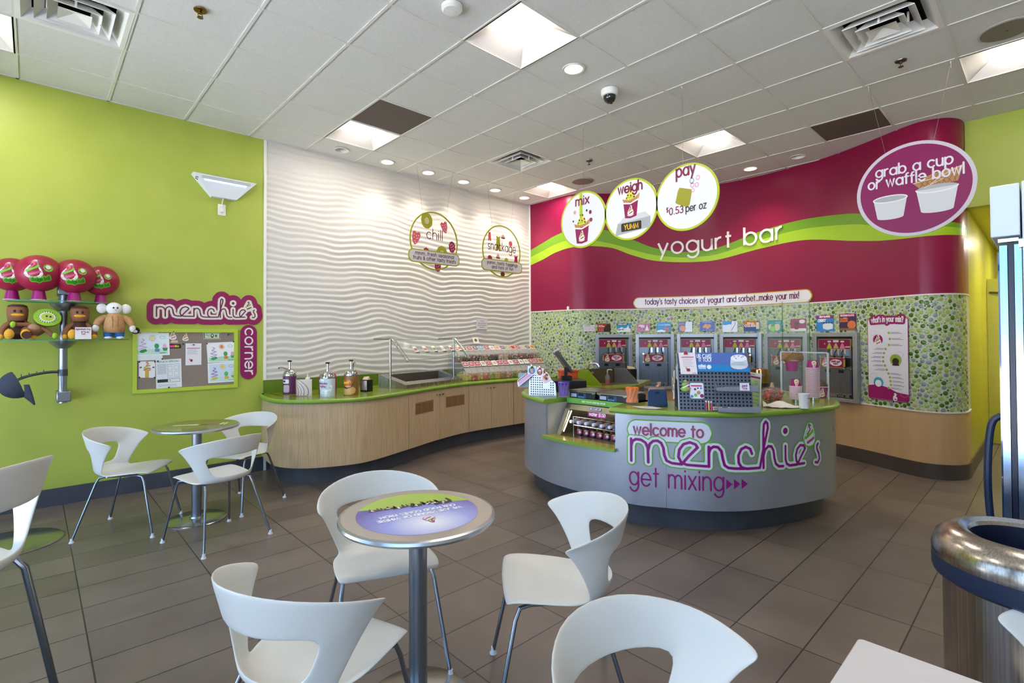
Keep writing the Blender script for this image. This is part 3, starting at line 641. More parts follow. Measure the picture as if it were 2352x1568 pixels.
# ================================================================ chairs and tables
def shell_mesh():
    cs = [-1, -.8, -.6, -.22, .22, .6, .8, 1]; R = lambda a: math.radians(a); rows = []
    for y, z, hw, lift in ((.230, .448, .205, .0), (.214, .464, .215, .0), (.12, .458, .222, .004), (.0, .444, .218, .006)):
        rows.append([(s*hw, y-.012*s*s*(1 if y > .2 else 0), z+lift*s*s) for s in cs])
    rows.append([(.208*s, -.105+.055*s*s, .438+.007*s*s) for s in cs])
    for th, r, z0, dz, yc in ((66, .194, .446, .0, -.02), (71, .207, .492, -.004, -.02), (80, .225, .565, -.004, -.02), (91, .250, .632, .004, -.02), (99, .268, .700, -.032, -.02), (95, .286, .774, -.094, -.02)):
        rows.append([(r*math.sin(R(th*s)), yc-r*math.cos(R(th*s)), z0+dz*s*s) for s in cs])
    n = len(cs); vs = [p for r in rows for p in r]; fs = []
    for j in range(len(rows)-1):
        for i in range(n-1):
            if j in (6, 7) and 2 <= i <= 4: continue
            fs.append((j*n+i, j*n+i+1, (j+1)*n+i+1, (j+1)*n+i))
    mb = MB(); mb.add(vs, fs); return mb
def make_chair(label):
    t = thing('cafe_chair', label, 'chair')
    s = shell_mesh().build('seat_shell', PLASTIC, t, smooth=0)
    s.data.polygons.foreach_set('use_smooth', [True]*len(s.data.polygons))
    a = s.modifiers.new('thick', 'SOLIDIFY'); a.thickness = .011; a.offset = 0
    b = s.modifiers.new('sub', 'SUBSURF'); b.levels = 2; b.render_levels = 2
    lm = M('8f98a4', .25, 1)
    for sx in (-1, 1):
        # front leg bends out of the side rail, rear leg welded to it
        for pts in ([(sx*.165, .05, .436), (sx*.178, .13, .438), (sx*.187, .168, .430), (sx*.194, .185, .39), (sx*.244, .265, .012)], [(sx*.155, -.08, .434), (sx*.165, -.12, .429), (sx*.172, -.14, .39), (sx*.244, -.25, .012)]):
            mb = MB(); mb.tube(pts, .0085, 10); l = mb.build('leg', lm, t)
            e = pts[-1]; mb = MB(); mb.lathe([(.0, 0), (.017, 0), (.016, .006), (.010, .014), (.0095, .03)], 14, (e[0], e[1], 0)); mb.build('foot_cap', M('d9dade', .5), l)
    mb = MB()
    for sx in (-1, 1): mb.tube([(sx*.165, .06, .436), (sx*.158, 0, .435), (sx*.155, -.09, .434)], .0085, 8)
    for y in (.09, -.07): mb.tube([(-.17, y, .435), (0, y, .426), (.17, y, .435)], .007, 8)
    mb.build('seat_frame', lm, t)
    mb = MB(); mb.box((0, .01, .427), (.06, .05, .012)); mb.build('bracket', lm, t, bevel=.002)
    return t
CHG = 'white cafe chairs'
def ang(dx, dy): return math.atan2(dy, dx)-PI/2           # local +y faces (dx, dy)
CHAIRS = [((.553, 4.786), -2.122, 'white cafe chair left of the far round table, seen from its side'),
 ((.997, 4.091), .294, 'white cafe chair at the far round table with its back to the camera'),
 ((1.349, 4.80), ang(-.446, -.281), 'white cafe chair between the far round table and the curved wood counter'),
 ((1.185, 2.085), 2.783, 'white cafe chair facing the camera behind the round table with the blue print'),
 ((1.597, 1.387), .849, 'white cafe chair right of the round blue print table, facing left, its whole seat visible'),
 ((.662, 1.588), -1.187, 'white cafe chair at the blue print table with its back to the camera'),
 ((1.022, .528), ang(-.11, -1), 'closest white cafe chair at the bottom centre, its back opening showing the floor'),
 ((1.76, -.10), .849, 'white cafe chair cut by the right edge in front of the steel litter bin')]
c0 = make_chair(CHAIRS[0][2]); c0['group'] = CHG
for k, ((x, y), a, l) in enumerate(CHAIRS):
    if k == 0: c0.location = (x, y, 0); c0.rotation_euler = (0, 0, a)
    else: dup(c0, (x, y, 0), a, l)

# bar height stool with the same shell, cut by the left edge of the frame
t = thing('bar_stool', 'white tall bar stool cut by the left edge of the photo, its curved back highest', 'stool', (-.235, 2.14, 0), ang(-.737, .676))
o = [c for c in c0.children if c.name.startswith('seat_shell')][0].copy(); COL.objects.link(o); o.parent = t; o.location = (0, 0, .33)
lm = M('6f7680', .25, 1)
for sx in (-1, 1):
    for sy, pts in ((1, [(sx*.165, .05, .766), (sx*.178, .13, .768), (sx*.187, .168, .760), (sx*.193, .183, .72), (sx*.25, .26, .012)]), (-1, [(sx*.155, -.08, .764), (sx*.168, -.12, .759), (sx*.176, -.14, .73), (sx*.25, -.25, .012)])):
        mb = MB(); mb.tube(pts, .011, 10); l = mb.build('leg', lm, t); e = pts[-1]; mb = MB(); mb.lathe([(.0, 0), (.019, 0), (.018, .006), (.012, .014), (.0115, .03)], 14, (e[0], e[1], 0)); mb.build('foot_cap', M('d9dade', .5), l)
mb = MB(); q = [(-.224, .226), (.224, .226), (.222, -.208), (-.222, -.208)]
for k in range(4): a_, b_ = q[k], q[(k+1) % 4]; mb.tube([(a_[0], a_[1], .30), (b_[0], b_[1], .30)], .009, 8)
mb.build('foot_rail', M('b8b6ae', .3, .8), t)
mb = MB()
for sx in (-1, 1): mb.tube([(sx*.165, .06, .766), (sx*.158, 0, .765), (sx*.155, -.09, .764)], .011, 8)
for y in (.09, -.07): mb.tube([(-.17, y, .765), (0, y, .756), (.17, y, .765)], .009, 8)
mb.build('seat_frame', lm, t)

def round_table(label, loc, r=.307, br_=.215):
    t = thing('round_table', label, 'table', (loc[0], loc[1], 0), group='round pedestal tables')
    mb = MB(); mb.lathe([(0, .722), (r-.03, .722), (r-.006, .727), (r, .736), (r-.003, .746), (r-.014, .750)], 64, cap=False); mb.build('table_edge', ALU, t)
    mb = MB(); mb.lathe([(0, .7492), (r-.012, .7497)], 64, cap=False); mb.build('tabletop', M('a89f97', .16, .35, spec=.6), t)
    mb = MB(); mb.lathe([(.036, .012), (.036, .724)], 28); mb.build('column', M('8f979f', .28, .9), t)
    mb = MB(); mb.lathe([(0, 0), (br_, 0), (br_, .006), (br_-.008, .012), (.05, .018), (.045, .03), (.0, .03)], 48); mb.build('base', M('b4b6b8', .22, .95), t)
    mb = MB(); mb.box((0, 0, .716), (.34, .05, .012)); mb.box((0, 0, .716), (.05, .34, .012)); mb.build('top_bracket', DSTEEL, t)
    return t
# near table: printed disc with sky, meadow and cows
t2 = round_table('round pedestal table in the foreground with a blue and green printed disc', (1.131, 1.712))
U2 = Vector((-.978, .21, 0)).normalized(); V2 = Vector((-.21, -.978, 0)).normalized()
f2 = surf((0, 0, .7502), U2, V2); rp = .238
sky = M('8f8fd8', .2, key='skyprint'); nt, b, N, L = nodes(sky)
tc = N('ShaderNodeTexCoord'); gr = N('ShaderNodeTexGradient'); gr.gradient_type = 'SPHERICAL'; mp = N('ShaderNodeMapping')
mp.inputs['Location'].default_value = (0, .0, 0); mp.inputs['Scale'].default_value = (2.6, 2.6, 0)
mp.inputs['Location'].default_value = tuple(-2.6*c for c in (V2*.13))
cr = N('ShaderNodeValToRGB'); cr.color_ramp.elements[0].color = lin('5546a6'); cr.color_ramp.elements[1].color = lin('eef0fb'); cr.color_ramp.elements[0].position = .25; cr.color_ramp.elements[1].position = .98
e = cr.color_ramp.elements.new(.6); e.color = lin('8f9be0')
L(tc.outputs['Object'], mp.inputs[0]); L(mp.outputs[0], gr.inputs[0]); L(gr.outputs['Fac'], cr.inputs[0]); L(cr.outputs[0], b.inputs['Base Color'])
mb = MB(); mb.mat(0).fill(circ(0, 0, rp, 64), f2, 0)
hor = [(-.236, -.03), (-.15, -.055), (-.05, -.075), (.05, -.10), (.13, -.105), (.20, -.128)]
arcp = [p for p in circ(0, 0, rp, 40, a0=187, a1=327)]
mb.mat(1).fill([(u, v) for u, v in arcp]+[(u, v) for u, v in hor[::-1][:-1]], f2, .0004)
rc = random.Random(5)
for k in range(9):                                   # herd on the horizon
    u = .14-.035*k+rc.uniform(-.008, .008); v = -.115+.0035*k; sc = rc.uniform(.8, 1.25)*(.7+.06*k)
    bd = [(u+sc*a, v+sc*c_) for a, c_ in ((-.024, .012), (-.02, .03), (.0, .034), (.022, .030), (.034, .036), (.036, .022), (.026, .014), (.024, -.012), (.018, -.012), (.016, .008), (-.012, .008), (-.014, -.012), (-.02, -.012))]
    mb.mat(2).fill(bd, f2, .0008)
    for _ in range(3): mb.mat(3).fill(circ(u+sc*rc.uniform(-.014, .018), v+sc*rc.uniform(.012, .028), sc*rc.uniform(.003, .007), 7), f2, .0011)
mb.mat(4); write(mb, 'WE ARE PROUD OF WHERE', f2, 0, .022, .0155, .0032, width=.345, align='c', h=.001)
write(mb, 'OUR FOOD COMES FROM', f2, -.005, -.014, .0155, .0032, width=.315, align='c', h=.001)
swirl(mb, f2, -.01, .105, .06, .001, (5, 4, 6, 7))
mb.build('printed_disc', [sky, M('9dbb3a', .3), M('2b221d', .4), M('f2f0ee', .4), M('e9e7f6', .3), M('c4447c', .4), GRN, MAG], t2, smooth=0)
# far table: brown and green print
t1 = round_table('round pedestal table by the green wall with a glossy brown and green print', (.975, 4.645))
f1 = surf((0, 0, .7502), (.737, -.676, 0), (.676, .736, 0)); mb = MB()
bp_ = noisy(M('6a6a30', .1, spec=.7, key='t1print'), 7, '5d6a24', '8d8f54', (1, 4, 1)); 
mb.mat(0).fill(circ(0, 0, .288, 64), f1, 0)
mb.mat(1).fill([(-.17, -.05), (.0, -.03), (.03, .0), (.0, .03), (-.03, .035), (-.17, -.02)], f1, .0005)
mb.mat(2).rib([(.02, .0), (.13, .03), (.15, .045), (.13, .06), (.04, .035)], .012, f1, .0006)
for a in (.16, .19): mb.mat(3).fill([(a, .02), (a+.02, .02), (a+.005, .12), (a-.015, .12)], f1, .0007)
mb.mat(4).fill(circ(.12, .03, .1, 20, .06), f1, .0002)
mb.build('printed_disc', [bp_, M('d9cfc4', .2), M('8a2f34', .2), M('d8d2a4', .2), M('8a6a4e', .2)], t1, smooth=0)
# square white table at the lower right corner
t = thing('square_table', 'glossy white square tabletop at the bottom right corner in front of the litter bin', 'table', (1.10, .01, 0))
mb = MB(); mb.prism(rrect(-.30, -.30, .30, .30, .012), .722, .75); mb.build('tabletop', M('dcd6d2', .12, spec=.6), t, bevel=.003)
mb = MB(); mb.lathe([(.036, .02), (.036, .722)], 24); mb.build('column', M('8f979f', .28, .9), t)
mb = MB(); mb.lathe([(0, 0), (.215, 0), (.21, .012), (.05, .02), (0, .02)], 40); mb.build('base', M('b4b6b8', .22, .95), t)
# base disc of a floor stand whose pole is beyond the left edge
t = thing('floor_stand', 'round base disc of a stand by the green wall, mostly beyond the left edge', 'stand', (-.115, 4.98, 0))
mb = MB(); mb.lathe([(0, 0), (.30, 0), (.30, .006), (.29, .012), (.05, .018), (0, .02)], 48); mb.build('base', M('b4b6b8', .22, .95), t)

# ================================================================ litter bin, upright freezer
t = thing('litter_bin', 'brushed steel litter bin with rounded open top and navy plastic collar', 'litter bin', (2.185, .046, 0))
BR = noisy(M('b7a48c', .2, 1, key='brush'), 4, '9d938a', 'c0b6aa', (60, 60, .5), rough=(.16, .3))
mb = MB(); mb.lathe([(.205, .0), (.205, .715), (.198, .715)], 64, cap=False); mb.mat(0).lathe([(.0, .001), (.205, .001)], 40, cap=False); mb.build('body', BR, t)
mb = MB(); mb.lathe([(.208, .690), (.228, .704), (.232, .718), (.232, .757), (.214, .760)], 64, cap=False); mb.build('collar', M('1b2740', .45), t)
mb = MB(); mb.lathe([(.231, .757), (.233, .780), (.222, .815), (.196, .840), (.165, .848), (.145, .840), (.137, .826)], 64, cap=False); mb.build('rim', BR, t)
mb = MB(); mb.lathe([(.137, .830), (.134, .80), (.132, .60), (.0, .58)], 48, cap=False); mb.build('liner', M('101a34', .5), t)
mb = MB(); n = 14; a0, a1 = math.radians(190), math.radians(255)
rows = [[(r*math.cos(a0+(a1-a0)*k/n), r*math.sin(a0+(a1-a0)*k/n), z) for k in range(n+1)] for r, z in ((.206, .688), (.214, .688), (.216, .656), (.207, .648))]
mb.grid(rows); mb.build('label_clip', M('182238', .5), t)

fx = 2.70; fy = .155
t = thing('display_freezer', 'tall white upright display freezer at the right edge, its glass door edge on', 'freezer', (fx, fy, 0))
FW_ = M('ccd6de', .35)
mb = MB(); mb.bx((0, -.66, .06), (.72, -.085, 2.015)); mb.build('cabinet', FW_, t, bevel=.004)
mb = MB(); mb.bx((0, -.080, 1.815), (.72, 0, 2.01)); mb.build('sign_box', FW_, t, bevel=.004)
mb = MB(); mb.bx((.03, -.082, .10), (.70, -.062, 1.785)); mb.mat(1).bx((.04, -.06, .10), (.70, -.045, 1.785)); mb.mat(0).bx((.035, -.043, .10), (.70, -.022, 1.785)); d = mb.build('door', [M('9db8dc', .16, .9), M('20283c', .3)], t)
mb = MB(); mb.bx((.05, -.022, .14), (.69, -.016, 1.76)); mb.build('door_glass', M('243a5a', .03, spec=.9, coat=1), d)
mb = MB(); mb.tube(catmull([(.09, -.016, .62), (.09, .012, .66), (.09, .024, .80), (.09, .024, .95), (.09, .012, 1.09), (.09, -.016, 1.13)], 5), .012, 10); mb.build('handle', M('1f2c48', .4), d)
mb = MB(); mb.bx((.0, -.075, 1.793), (.03, -.02, 1.806)); mb.bx((.0, -.09, 1.77), (.012, -.075, 1.80)); mb.build('hinge', CHROME, t)
mb = MB(); mb.bx((.03, -.60, 0), (.69, -.06, .06)); mb.build('plinth', BLACK, t)

# ================================================================ curved wood counter along the white wall
LCP = [(1.85, 5.86), (1.80, 5.6), (1.775, 5.29), (1.83, 5.09), (2.0, 4.905), (2.316, 4.776), (2.58, 4.77), (3.145, 4.963), (3.7, 5.17), (4.33, 5.32), (5.17, 5.32), (6.06, 5.31)]
LC = Path(LCP, 10, 1)
if LC.at(2.0)[1].y > 0: LC = Path(LCP, 10, -1)
CT0, CT1 = .80, .84
def panel(mb, a, b, z0, z1, h0=0, h1=-.02, path=None, n=None):
    path = path or LC; n = n or max(2, int((b-a)/.04)); S_ = [a+(b-a)*i/n for i in range(n+1)]
    lo = [path.fn(s, z0, h0) for s in S_]; hi = [path.fn(s, z1, h0) for s in S_]; li = [path.fn(s, z0, h1) for s in S_]; hi2 = [path.fn(s, z1, h1) for s in S_]
    mb.grid([li, lo, hi, hi2, li]); mb.add([lo[0], hi[0], hi2[0], li[0], lo[-1], hi[-1], hi2[-1], li[-1]], [(0, 1, 2, 3), (7, 6, 5, 4)])
u1 = thing('curved_counter_end', 'curved wood veneer counter end nearest the green wall, under the topping pumps', 'counter', (2.2, 5.3, .175))
mb = MB(); panel(mb, .0, 2.262, .175, CT0); mb.build('panel', WOOD, u1, local=False)
KN = M('8d8377', .2, 1)
def cab(a, b, m, knobs, label, vents=()):
    p, _ = LC.at((a+b)/2); c = thing('counter_cabinet', label, 'cabinet', (p.x, p.y, .175), group='wood cabinets under the green counter')
    mb = MB(); panel(mb, a+.004, b-.004, .178, CT0-.002, -.021, -.04); mb.build('carcass', M('7a6448', .6), c, local=False)
    for x0, x1 in ((a+.004, m-.002), (m+.002, b-.004)):
        mb = MB(); panel(mb, x0, x1, .175, CT0-.004); d = mb.build('door', WOOD, c, local=False)
        for k in knobs:
            if x0 < k[0] < x1:
                q = LC.fn(k[0], k[1], 0); n3 = LC.fn(k[0], k[1], 1)-q
                mb = MB(); mb.lathe([(.004, 0), (.004, .012), (.011, .016), (.012, .022), (.008, .027), (0, .028)] if k[2] else [(.006, 0), (.006, .004), (0, .005)], 12, q, axis=n3); mb.build('knob' if k[2] else 'lock', KN, d, local=False)
        for v in vents:
            if x0 < (v[0]+v[1])/2 < x1:
                mb = MB(); mb.mat(1); panel(mb, v[0], v[1], v[2], v[3], .003, .0, n=6); mb.mat(0)
                w = (v[1]-v[0]-.02)/3
                for g in range(3):
                    for r in range(9):
                        z = v[2]+.012+(v[3]-v[2]-.024)*r/8.5; panel(mb, v[0]+.008+g*(w+.002), v[0]+.008+g*(w+.002)+w-.012, z, z+.007, .0055, .003, n=2)
                mb.build('vent_grille', [M('7a5a3a', .5), M('ab8258', .45)], d, local=False)
cab(2.267, 3.488, 2.90, [(2.83, .735, 0), (2.875, .735, 1), (2.935, .735, 1), (2.98, .735, 0)], 'wood counter cabinet with two slotted vent grilles below the topping well', [(2.39, 2.765, .545, .685), (3.02, 3.405, .55, .69)])
cab(3.492, 4.325, 3.90, [(3.83, .74, 0), (3.875, .74, 1), (3.935, .74, 1), (3.98, .74, 0)], 'plain wood counter cabinet under the candy bins, no vent grilles')
cab(4.33, 5.18, 4.76, [(4.70, .74, 1), (4.82, .74, 1)], 'wood counter cabinet at the wall corner, mostly hidden by the service counter')
mb = MB(); panel(mb, 0, LC.l[-1], 0, .172, -.085, -.1); solo('toe_kick', mb, TILE, 'grey tiled toe kick running under the curved wood counter', 'toe kick')
w1 = thing('green_worktop', 'glossy green worktop with rounded nose along the white wall', 'worktop', (3.8, 5.4, CT0))
mb = MB(); Ls = LC.l[-1]; n = 130; S_ = [Ls*i/n for i in range(n+1)]
prof = [(-.03, CT0), (.018, CT0), (.028, CT0+.006), (.033, CT0+.02), (.028, CT1-.006), (.018, CT1), (0, CT1)]
rows = [[LC.fn(s, z, h) for s in S_] for h, z in prof]; mb.mat(1).grid(rows)
mb.mat(0).grid([[LC.fn(s, CT1, 0) for s in S_], [Vector((max(1.84, min(6.07, LC.at(s)[0].x+(.04 if s < .9 else 0))), 5.846, CT1)) for s in S_]])
mb.build('top', [LAM, LAMEDGE], w1, local=False, smooth=50)
mb = MB(); mb.bx((1.86, 5.828, CT1), (6.07, 5.848, .985)); solo('backsplash', mb, noisy(M('5f7a20', .3, key='bks'), 5, '5c761e', '68842a'), 'dark green backsplash strip along the foot of the white wave wall', 'backsplash')

# ---------------------------------------------------------------- topping pumps and small things on the worktop
def cylmap(r, c, a0=0): return lambda u, v, h=0: Vector((c[0]+(r+h)*math.sin(u/r+a0), c[1]-(r+h)*math.cos(u/r+a0), c[2]+v))
FACE = math.atan2(-2.4, -5.0)+PI/2        # turns a thing's front (-y) towards the tables
def pump(label, x, y, body, h=.20, r=.073, nozzle=None, panelfn=None):
    t = thing('topping_pump', label, 'topping pump', (x, y, CT1), FACE, 'hot topping pumps on the green worktop')
    mb = MB(); mb.lathe([(0, 0), (r, 0), (r+.001, .01), (r+.001, h-.01), (r, h)], 40); mb.build('jar_wrap', body, t)
    mb = MB(); mb.lathe([(r, h), (r+.002, h+.012), (r-.006, h+.035), (r-.022, h+.06), (.028, h+.068), (.022, h+.072), (0, h+.072)], 36); mb.build('lid', CHROME, t)
    mb = MB(); mb.cyl((0, 0, h+.07), (0, 0, h+.15), .010, n=14); mb.lathe([(.016, h+.065), (.016, h+.085), (.010, h+.09)], 16); mb.build('pump_tube', CHROME, t)
    mb = MB(); mb.lathe([(.008, h+.148), (.022, h+.155), (.024, h+.163), (.016, h+.168), (0, h+.168)], 18); mb.build('pump_knob', BLACK, t)
    mb = MB(); mb.tube(nozzle or [(0, -.02, h+.055), (.02, -.05, h+.05), (.03, -.075, h+.03), (.03, -.08, h+.012)], .007, 8); mb.build('spout', CHROME, t)
    if panelfn: panelfn(t, cylmap(r+.001, (0, 0, 0)), h, r)
    return t
def pw(t, f, h, r):
    mb = MB(); mb.mat(0).gfill(rrect(-.03, .115, .045, .16, .004), f, .001, 6); mb.mat(1).gfill(rrect(-.02, .02, .05, .10, .01), f, .001, 6); mb.mat(2).gfill(rrect(-.026, .128, .01, .15, .003), f, .0016, 4); mb.build('wrap_graphic', pal('d9d4da', 'b9a7b4', '3a3560'), t)
pump('steel topping pump jar with purple wrap at the left end, black spout to the left', 2.06, 5.61, M('5b2f58', .3), .195, .068, [(0, 0, .262), (-.045, -.01, .27), (-.085, -.015, .285), (-.13, -.02, .282), (-.138, -.02, .27)], pw)
def mmw(t, f, h, r):
    rr = random.Random(2); mb = MB()
    for k in range(34): u = rr.uniform(-.085, .085); v = rr.uniform(.012, .11 if k < 26 else .18); q = rr.uniform(.012, .02); mb.mat(k % 3).gfill(circ(u, min(v, .18-q), q, 12), f, .0008+.00012*k, 6)
    mb.mat(3); write(mb, 'marshmallow', f, 0, .128, .013, .0022, width=.1, align='c', h=.0062); write(mb, 'topping', f, 0, .10, .013, .0022, width=.062, align='c', h=.0062)
    mb.build('wrap_graphic', pal('dfe8ec', 'c4d6dd', 'ffffff', 'a0568c', rough=.35), t)
pump('marshmallow topping pump jar with pale wrap of white marshmallows', 2.262, 5.10, M('cbdbe2', .35), .185, .075, None, mmw)
def rsw(t, f, h, r):
    mb = MB(); mb.mat(0).gfill([(a, b+.055) for a, b in circ(0, 0, .10, 24, .05)], f, .0008, 16); mb.mat(1).gfill(circ(.0, .135, .062, 24, .034), f, .0014, 16); mb.mat(2).gfill([(-.095, .10), (-.06, .108), (0, .085), (.05, .09), (.09, .17), (.06, .09), (0, .07), (-.06, .085)], f, .0011, 16)
    mb.mat(4); write(mb, "Reese's", f, .002, .126, .020, .0055, width=.088, align='c', h=.002, rot=.16); mb.mat(3); write(mb, "Reese's", f, .002, .126, .020, .0033, width=.088, align='c', h=.0026, rot=.16)
    mb.build('wrap_graphic', pal('d2a663', 'd8521f', '3a2418', 'f4d23c', '4a2a14', rough=.35), t)
pump('peanut butter topping pump jar with brown and gold wrap and orange oval', 2.49, 5.03, M('8f6436', .35), .205, .074, [(0.02, 0, .265), (.028, 0, .33), (.04, 0, .345), (.052, 0, .34), (.05, 0, .325)], rsw)
t = thing('topping_box', 'card sleeve printed with brown and white chocolate swirls beside the leftmost pump', 'box', (2.085, 5.315, CT1), FACE)
mb = MB(); rows = []; n = 14; f3 = lambda u, v, h=0: Vector((u, -.10*math.cos(u/.105*1.35)+.04-h, v))
mb.grid([[f3(-.105+.21*i/n, 0) for i in range(n+1)], [f3(-.105+.21*i/n, .175) for i in range(n+1)]]); mb.grid([[f3(-.105+.21*i/n, 0, -.003) for i in range(n+1)], [f3(-.105+.21*i/n, .175, -.003) for i in range(n+1)]], flip=True)
mb.build('sleeve', M('d8cfcb', .45), t)
mb = MB()
for k, (q, c) in enumerate(((.030, 2), (.048, 0), (.066, 1), (.085, 0), (.105, 1), (.125, 1), (.148, 1))):
    mb.mat(c); mb.rib([(max(-.104, min(.104, -.10+q*math.cos(a)*1.25)), max(.003, min(.172, .045+q*math.sin(a)*1.05))) for a in [-.9+.11*i for i in range(24)]], .0035 if k else .014, f3, .0006+.0002*k, caps=0)
mb.mat(2).gfill(circ(-.082, .045, .018, 14, .04), f3, .0022, 8); mb.build('swirl_print', pal('7a4048', 'a58a88', 'b0442e'), t)
t = thing('squeeze_bottle', 'clear squeeze bottle standing behind the chocolate swirl sleeve', 'bottle', (2.225, 5.53, CT1))
mb = MB(); mb.lathe([(0, 0), (.03, 0), (.032, .01), (.032, .13), (.024, .15)], 20); mb.build('body', M('e4dbc8', .2, alpha=.75, key='sq'), t)
mb = MB(); mb.lathe([(.026, .15), (.026, .165), (.01, .175), (.004, .215), (0, .215)], 16); mb.build('nozzle_cap', M('e9e2cf', .3), t)
t = thing('red_lid_container', 'round magenta lid container standing behind the marshmallow pump', 'container', (2.38, 5.36, CT1))
mb = MB(); mb.lathe([(0, 0), (.09, 0), (.092, .02), (.092, .16)], 30); mb.build('tub', M('8a1440', .35), t)
mb = MB(); mb.lathe([(.094, .16), (.094, .175), (.08, .21), (.04, .235), (0, .24)], 30); mb.build('lid', M('a3174a', .3), t)
t = thing('napkin_dispenser', 'small black and chrome napkin dispenser right of the peanut butter pump', 'napkin dispenser', (2.78, 5.24, CT1), FACE)
mb = MB(); mb.prism(rrect(-.05, -.055, .05, .055, .012), 0, .135); mb.build('body', BLACK, t, bevel=.004)
mb = MB(); mb.prism(rrect(-.046, -.059, .046, -.054, .002), .02, .125); mb.build('face_plate', STEEL, t)
mb = MB(); mb.add([(-.035, -.03, .135), (.035, -.03, .135), (.03, .03, .135), (-.03, .03, .135), (-.03, -.005, .165), (.03, .005, .17)], [(0, 1, 5, 4), (2, 3, 4, 5), (0, 4, 3), (1, 2, 5)]); mb.build('napkin', M('d8c8ae', .7), t)

# refrigerated topping well with sneeze guard
BL, BR_, FL, FR_ = Vector((3.10, 5.55)), Vector((4.20, 5.80)), Vector((3.24, 5.15)), Vector((4.33, 5.46))
t = thing('topping_well', 'stainless steel sloped topping well set on the green worktop, empty basin', 'topping well', (3.7, 5.5, CT1))
L3 = lambda p, z: (p.x, p.y, z); mixp = lambda u, v: (FL.lerp(FR_, u)).lerp(BL.lerp(BR_, u), v)
zt = lambda v: .885+.115*v
mb = MB()
o = [mixp(0, 0), mixp(1, 0), mixp(1, 1), mixp(0, 1)]; ov = [0, 0, 1, 1]
iv = [(.10, .20), (.93, .20), (.93, .90), (.10, .90)]; ip = [mixp(*q) for q in iv]
mb.add([L3(p, CT1) for p in o]+[L3(p, zt(v)) for p, v in zip(o, ov)]+[L3(p, zt(q[1])) for p, q in zip(ip, iv)], [(k, (k+1) % 4, 4+(k+1) % 4, 4+k) for k in range(4)]+[(4+k, 4+(k+1) % 4, 8+(k+1) % 4, 8+k) for k in range(4)])
mb.build('housing', STEEL, t, local=False, smooth=0)
mb = MB(); jp = [mixp(*q) for q in ((.13, .24), (.90, .24), (.90, .84), (.13, .84))]
mb.add([L3(p, zt(q[1])) for p, q in zip(ip, iv)]+[L3(p, .80) for p in jp], [(k, 4+k, 4+(k+1) % 4, (k+1) % 4) for k in range(4)]+[(4, 7, 6, 5)])
mb.build('basin', DSTEEL, t, local=False, smooth=0)
mb = MB(); a = mixp(.12, .27); b = mixp(.91, .27); mb.tube([L3(a, .905), L3(b, .905)], .006, 6); mb.build('divider_bar', STEEL, t, local=False)
t = thing('sneeze_guard', 'glass sneeze guard on two steel posts over the topping well', 'sneeze guard', (3.64, 5.36, CT1))
P1 = Vector((3.06, 5.2)); P2 = Vector((4.22, 5.51)); dn = (P2-P1).normalized(); fr = Vector((dn.y, -dn.x))
for p, zb in ((P1, CT1), (P2, .89)):
    mb = MB(); mb.cyl(L3(p, zb), L3(p, 1.43), .013, n=16); mb.lathe([(.024, zb), (.024, zb+.006), (.014, zb+.012)], 16, (p.x, p.y, 0)); mb.build('post', STEEL, t, local=False)
    q = [p-fr*.26, p-fr*.02, p+fr*.02, p+fr*.05, p+fr*.27]; z = [1.43, 1.432, 1.428, 1.405, 1.17]
    mb = MB(); mb.tube([L3(a, b) for a, b in zip(q, z)], .012, 12); mb.build('rail', STEEL, t, local=False)
G1, G2 = P1+dn*.04, P2-dn*.03
gf = lambda u, v, h=0: Vector((*(G1.lerp(G2, u)+fr*(.035+.215*v)), 1.418-.232*v))+Vector((fr.x*.7, fr.y*.7, .7))*h
mb = MB(); mb.mat(0).add([gf(0, 0), gf(1, 0), gf(1, 1), gf(0, 1), gf(0, 0, .006), gf(1, 0, .006), gf(1, 1, .006), gf(0, 1, .006)], [(0, 1, 2, 3), (7, 6, 5, 4)]); mb.mat(1).add([gf(a, b, h) for a, b in ((0, 0), (1, 0), (1, 1), (0, 1)) for h in (-.001, .007)], [(0, 1, 3, 2), (2, 3, 5, 4), (4, 5, 7, 6), (6, 7, 1, 0)]); mb.build('glass_pane', [GLASS, GLEDGE], t, local=False, smooth=0)
for k, c in enumerate(('9a2f38', 'c8542c', '6a7a2c', 'b9b4ae', '7a4a3a', 'c9662c')):
    u = .20+.152*k; mb = MB(); mb.mat(0).slab(rrect(u-.026, .36, u+.026, .66, .01), gf, .007, .009); mb.mat(1).slab(rrect(u-.022, .46, u+.022, .58, .004), gf, .009, .0095); mb.mat(2).slab(rrect(u-.027, .64, u+.027, .70, .004), gf, .009, .011); mb.build('flavour_card', [M('e6e0da', .4), M(c, .4), BLACK], t, local=False, smooth=0)

# clear candy bins: two tiers of fifteen, each with lid, candy and printed label
CAND = ['7a4a30', '5a3626', '8a3a2c', '4a2e24', 'a07850', '6a4a38', '3f2a22', 'd8c8a0', 'c9b488', '8f5a3a', '74503a', 'a8482c', '7a5a40', 'b03a24', 'c8b090']
CAND2 = ['c9b84a', 'b8503a', 'd0a030', 'c86a4a', '8aa83a', 'd8a83a', 'a87a30', 'c87a5a', '7a8a2a', 'c9a83a', '5a4a30', '8f6a3a', 'd0b048', 'b89030', 'c8602a']
LABA = ['8f1c40', '1f4a2c', '8f1c40', '3a2420', '2f94c4', '8f1c40', 'd9d4cf', 'e0b088', '3a2a74', '8a8f5a', 'c4372c', '8a2048', '9a9690', '4a3320', 'd88a3c']
LABB = ['9a1c44', '9a1c44', '9a1c44', 'c9c4c6', '9a1c44', 'dcd8d2', 'a01c46', '9a1c44', 'dcd8d4', 'a01c46', 'dcd8d4', 'dcd8d4', '9a1c44', '9a1c44', 'c9662c']
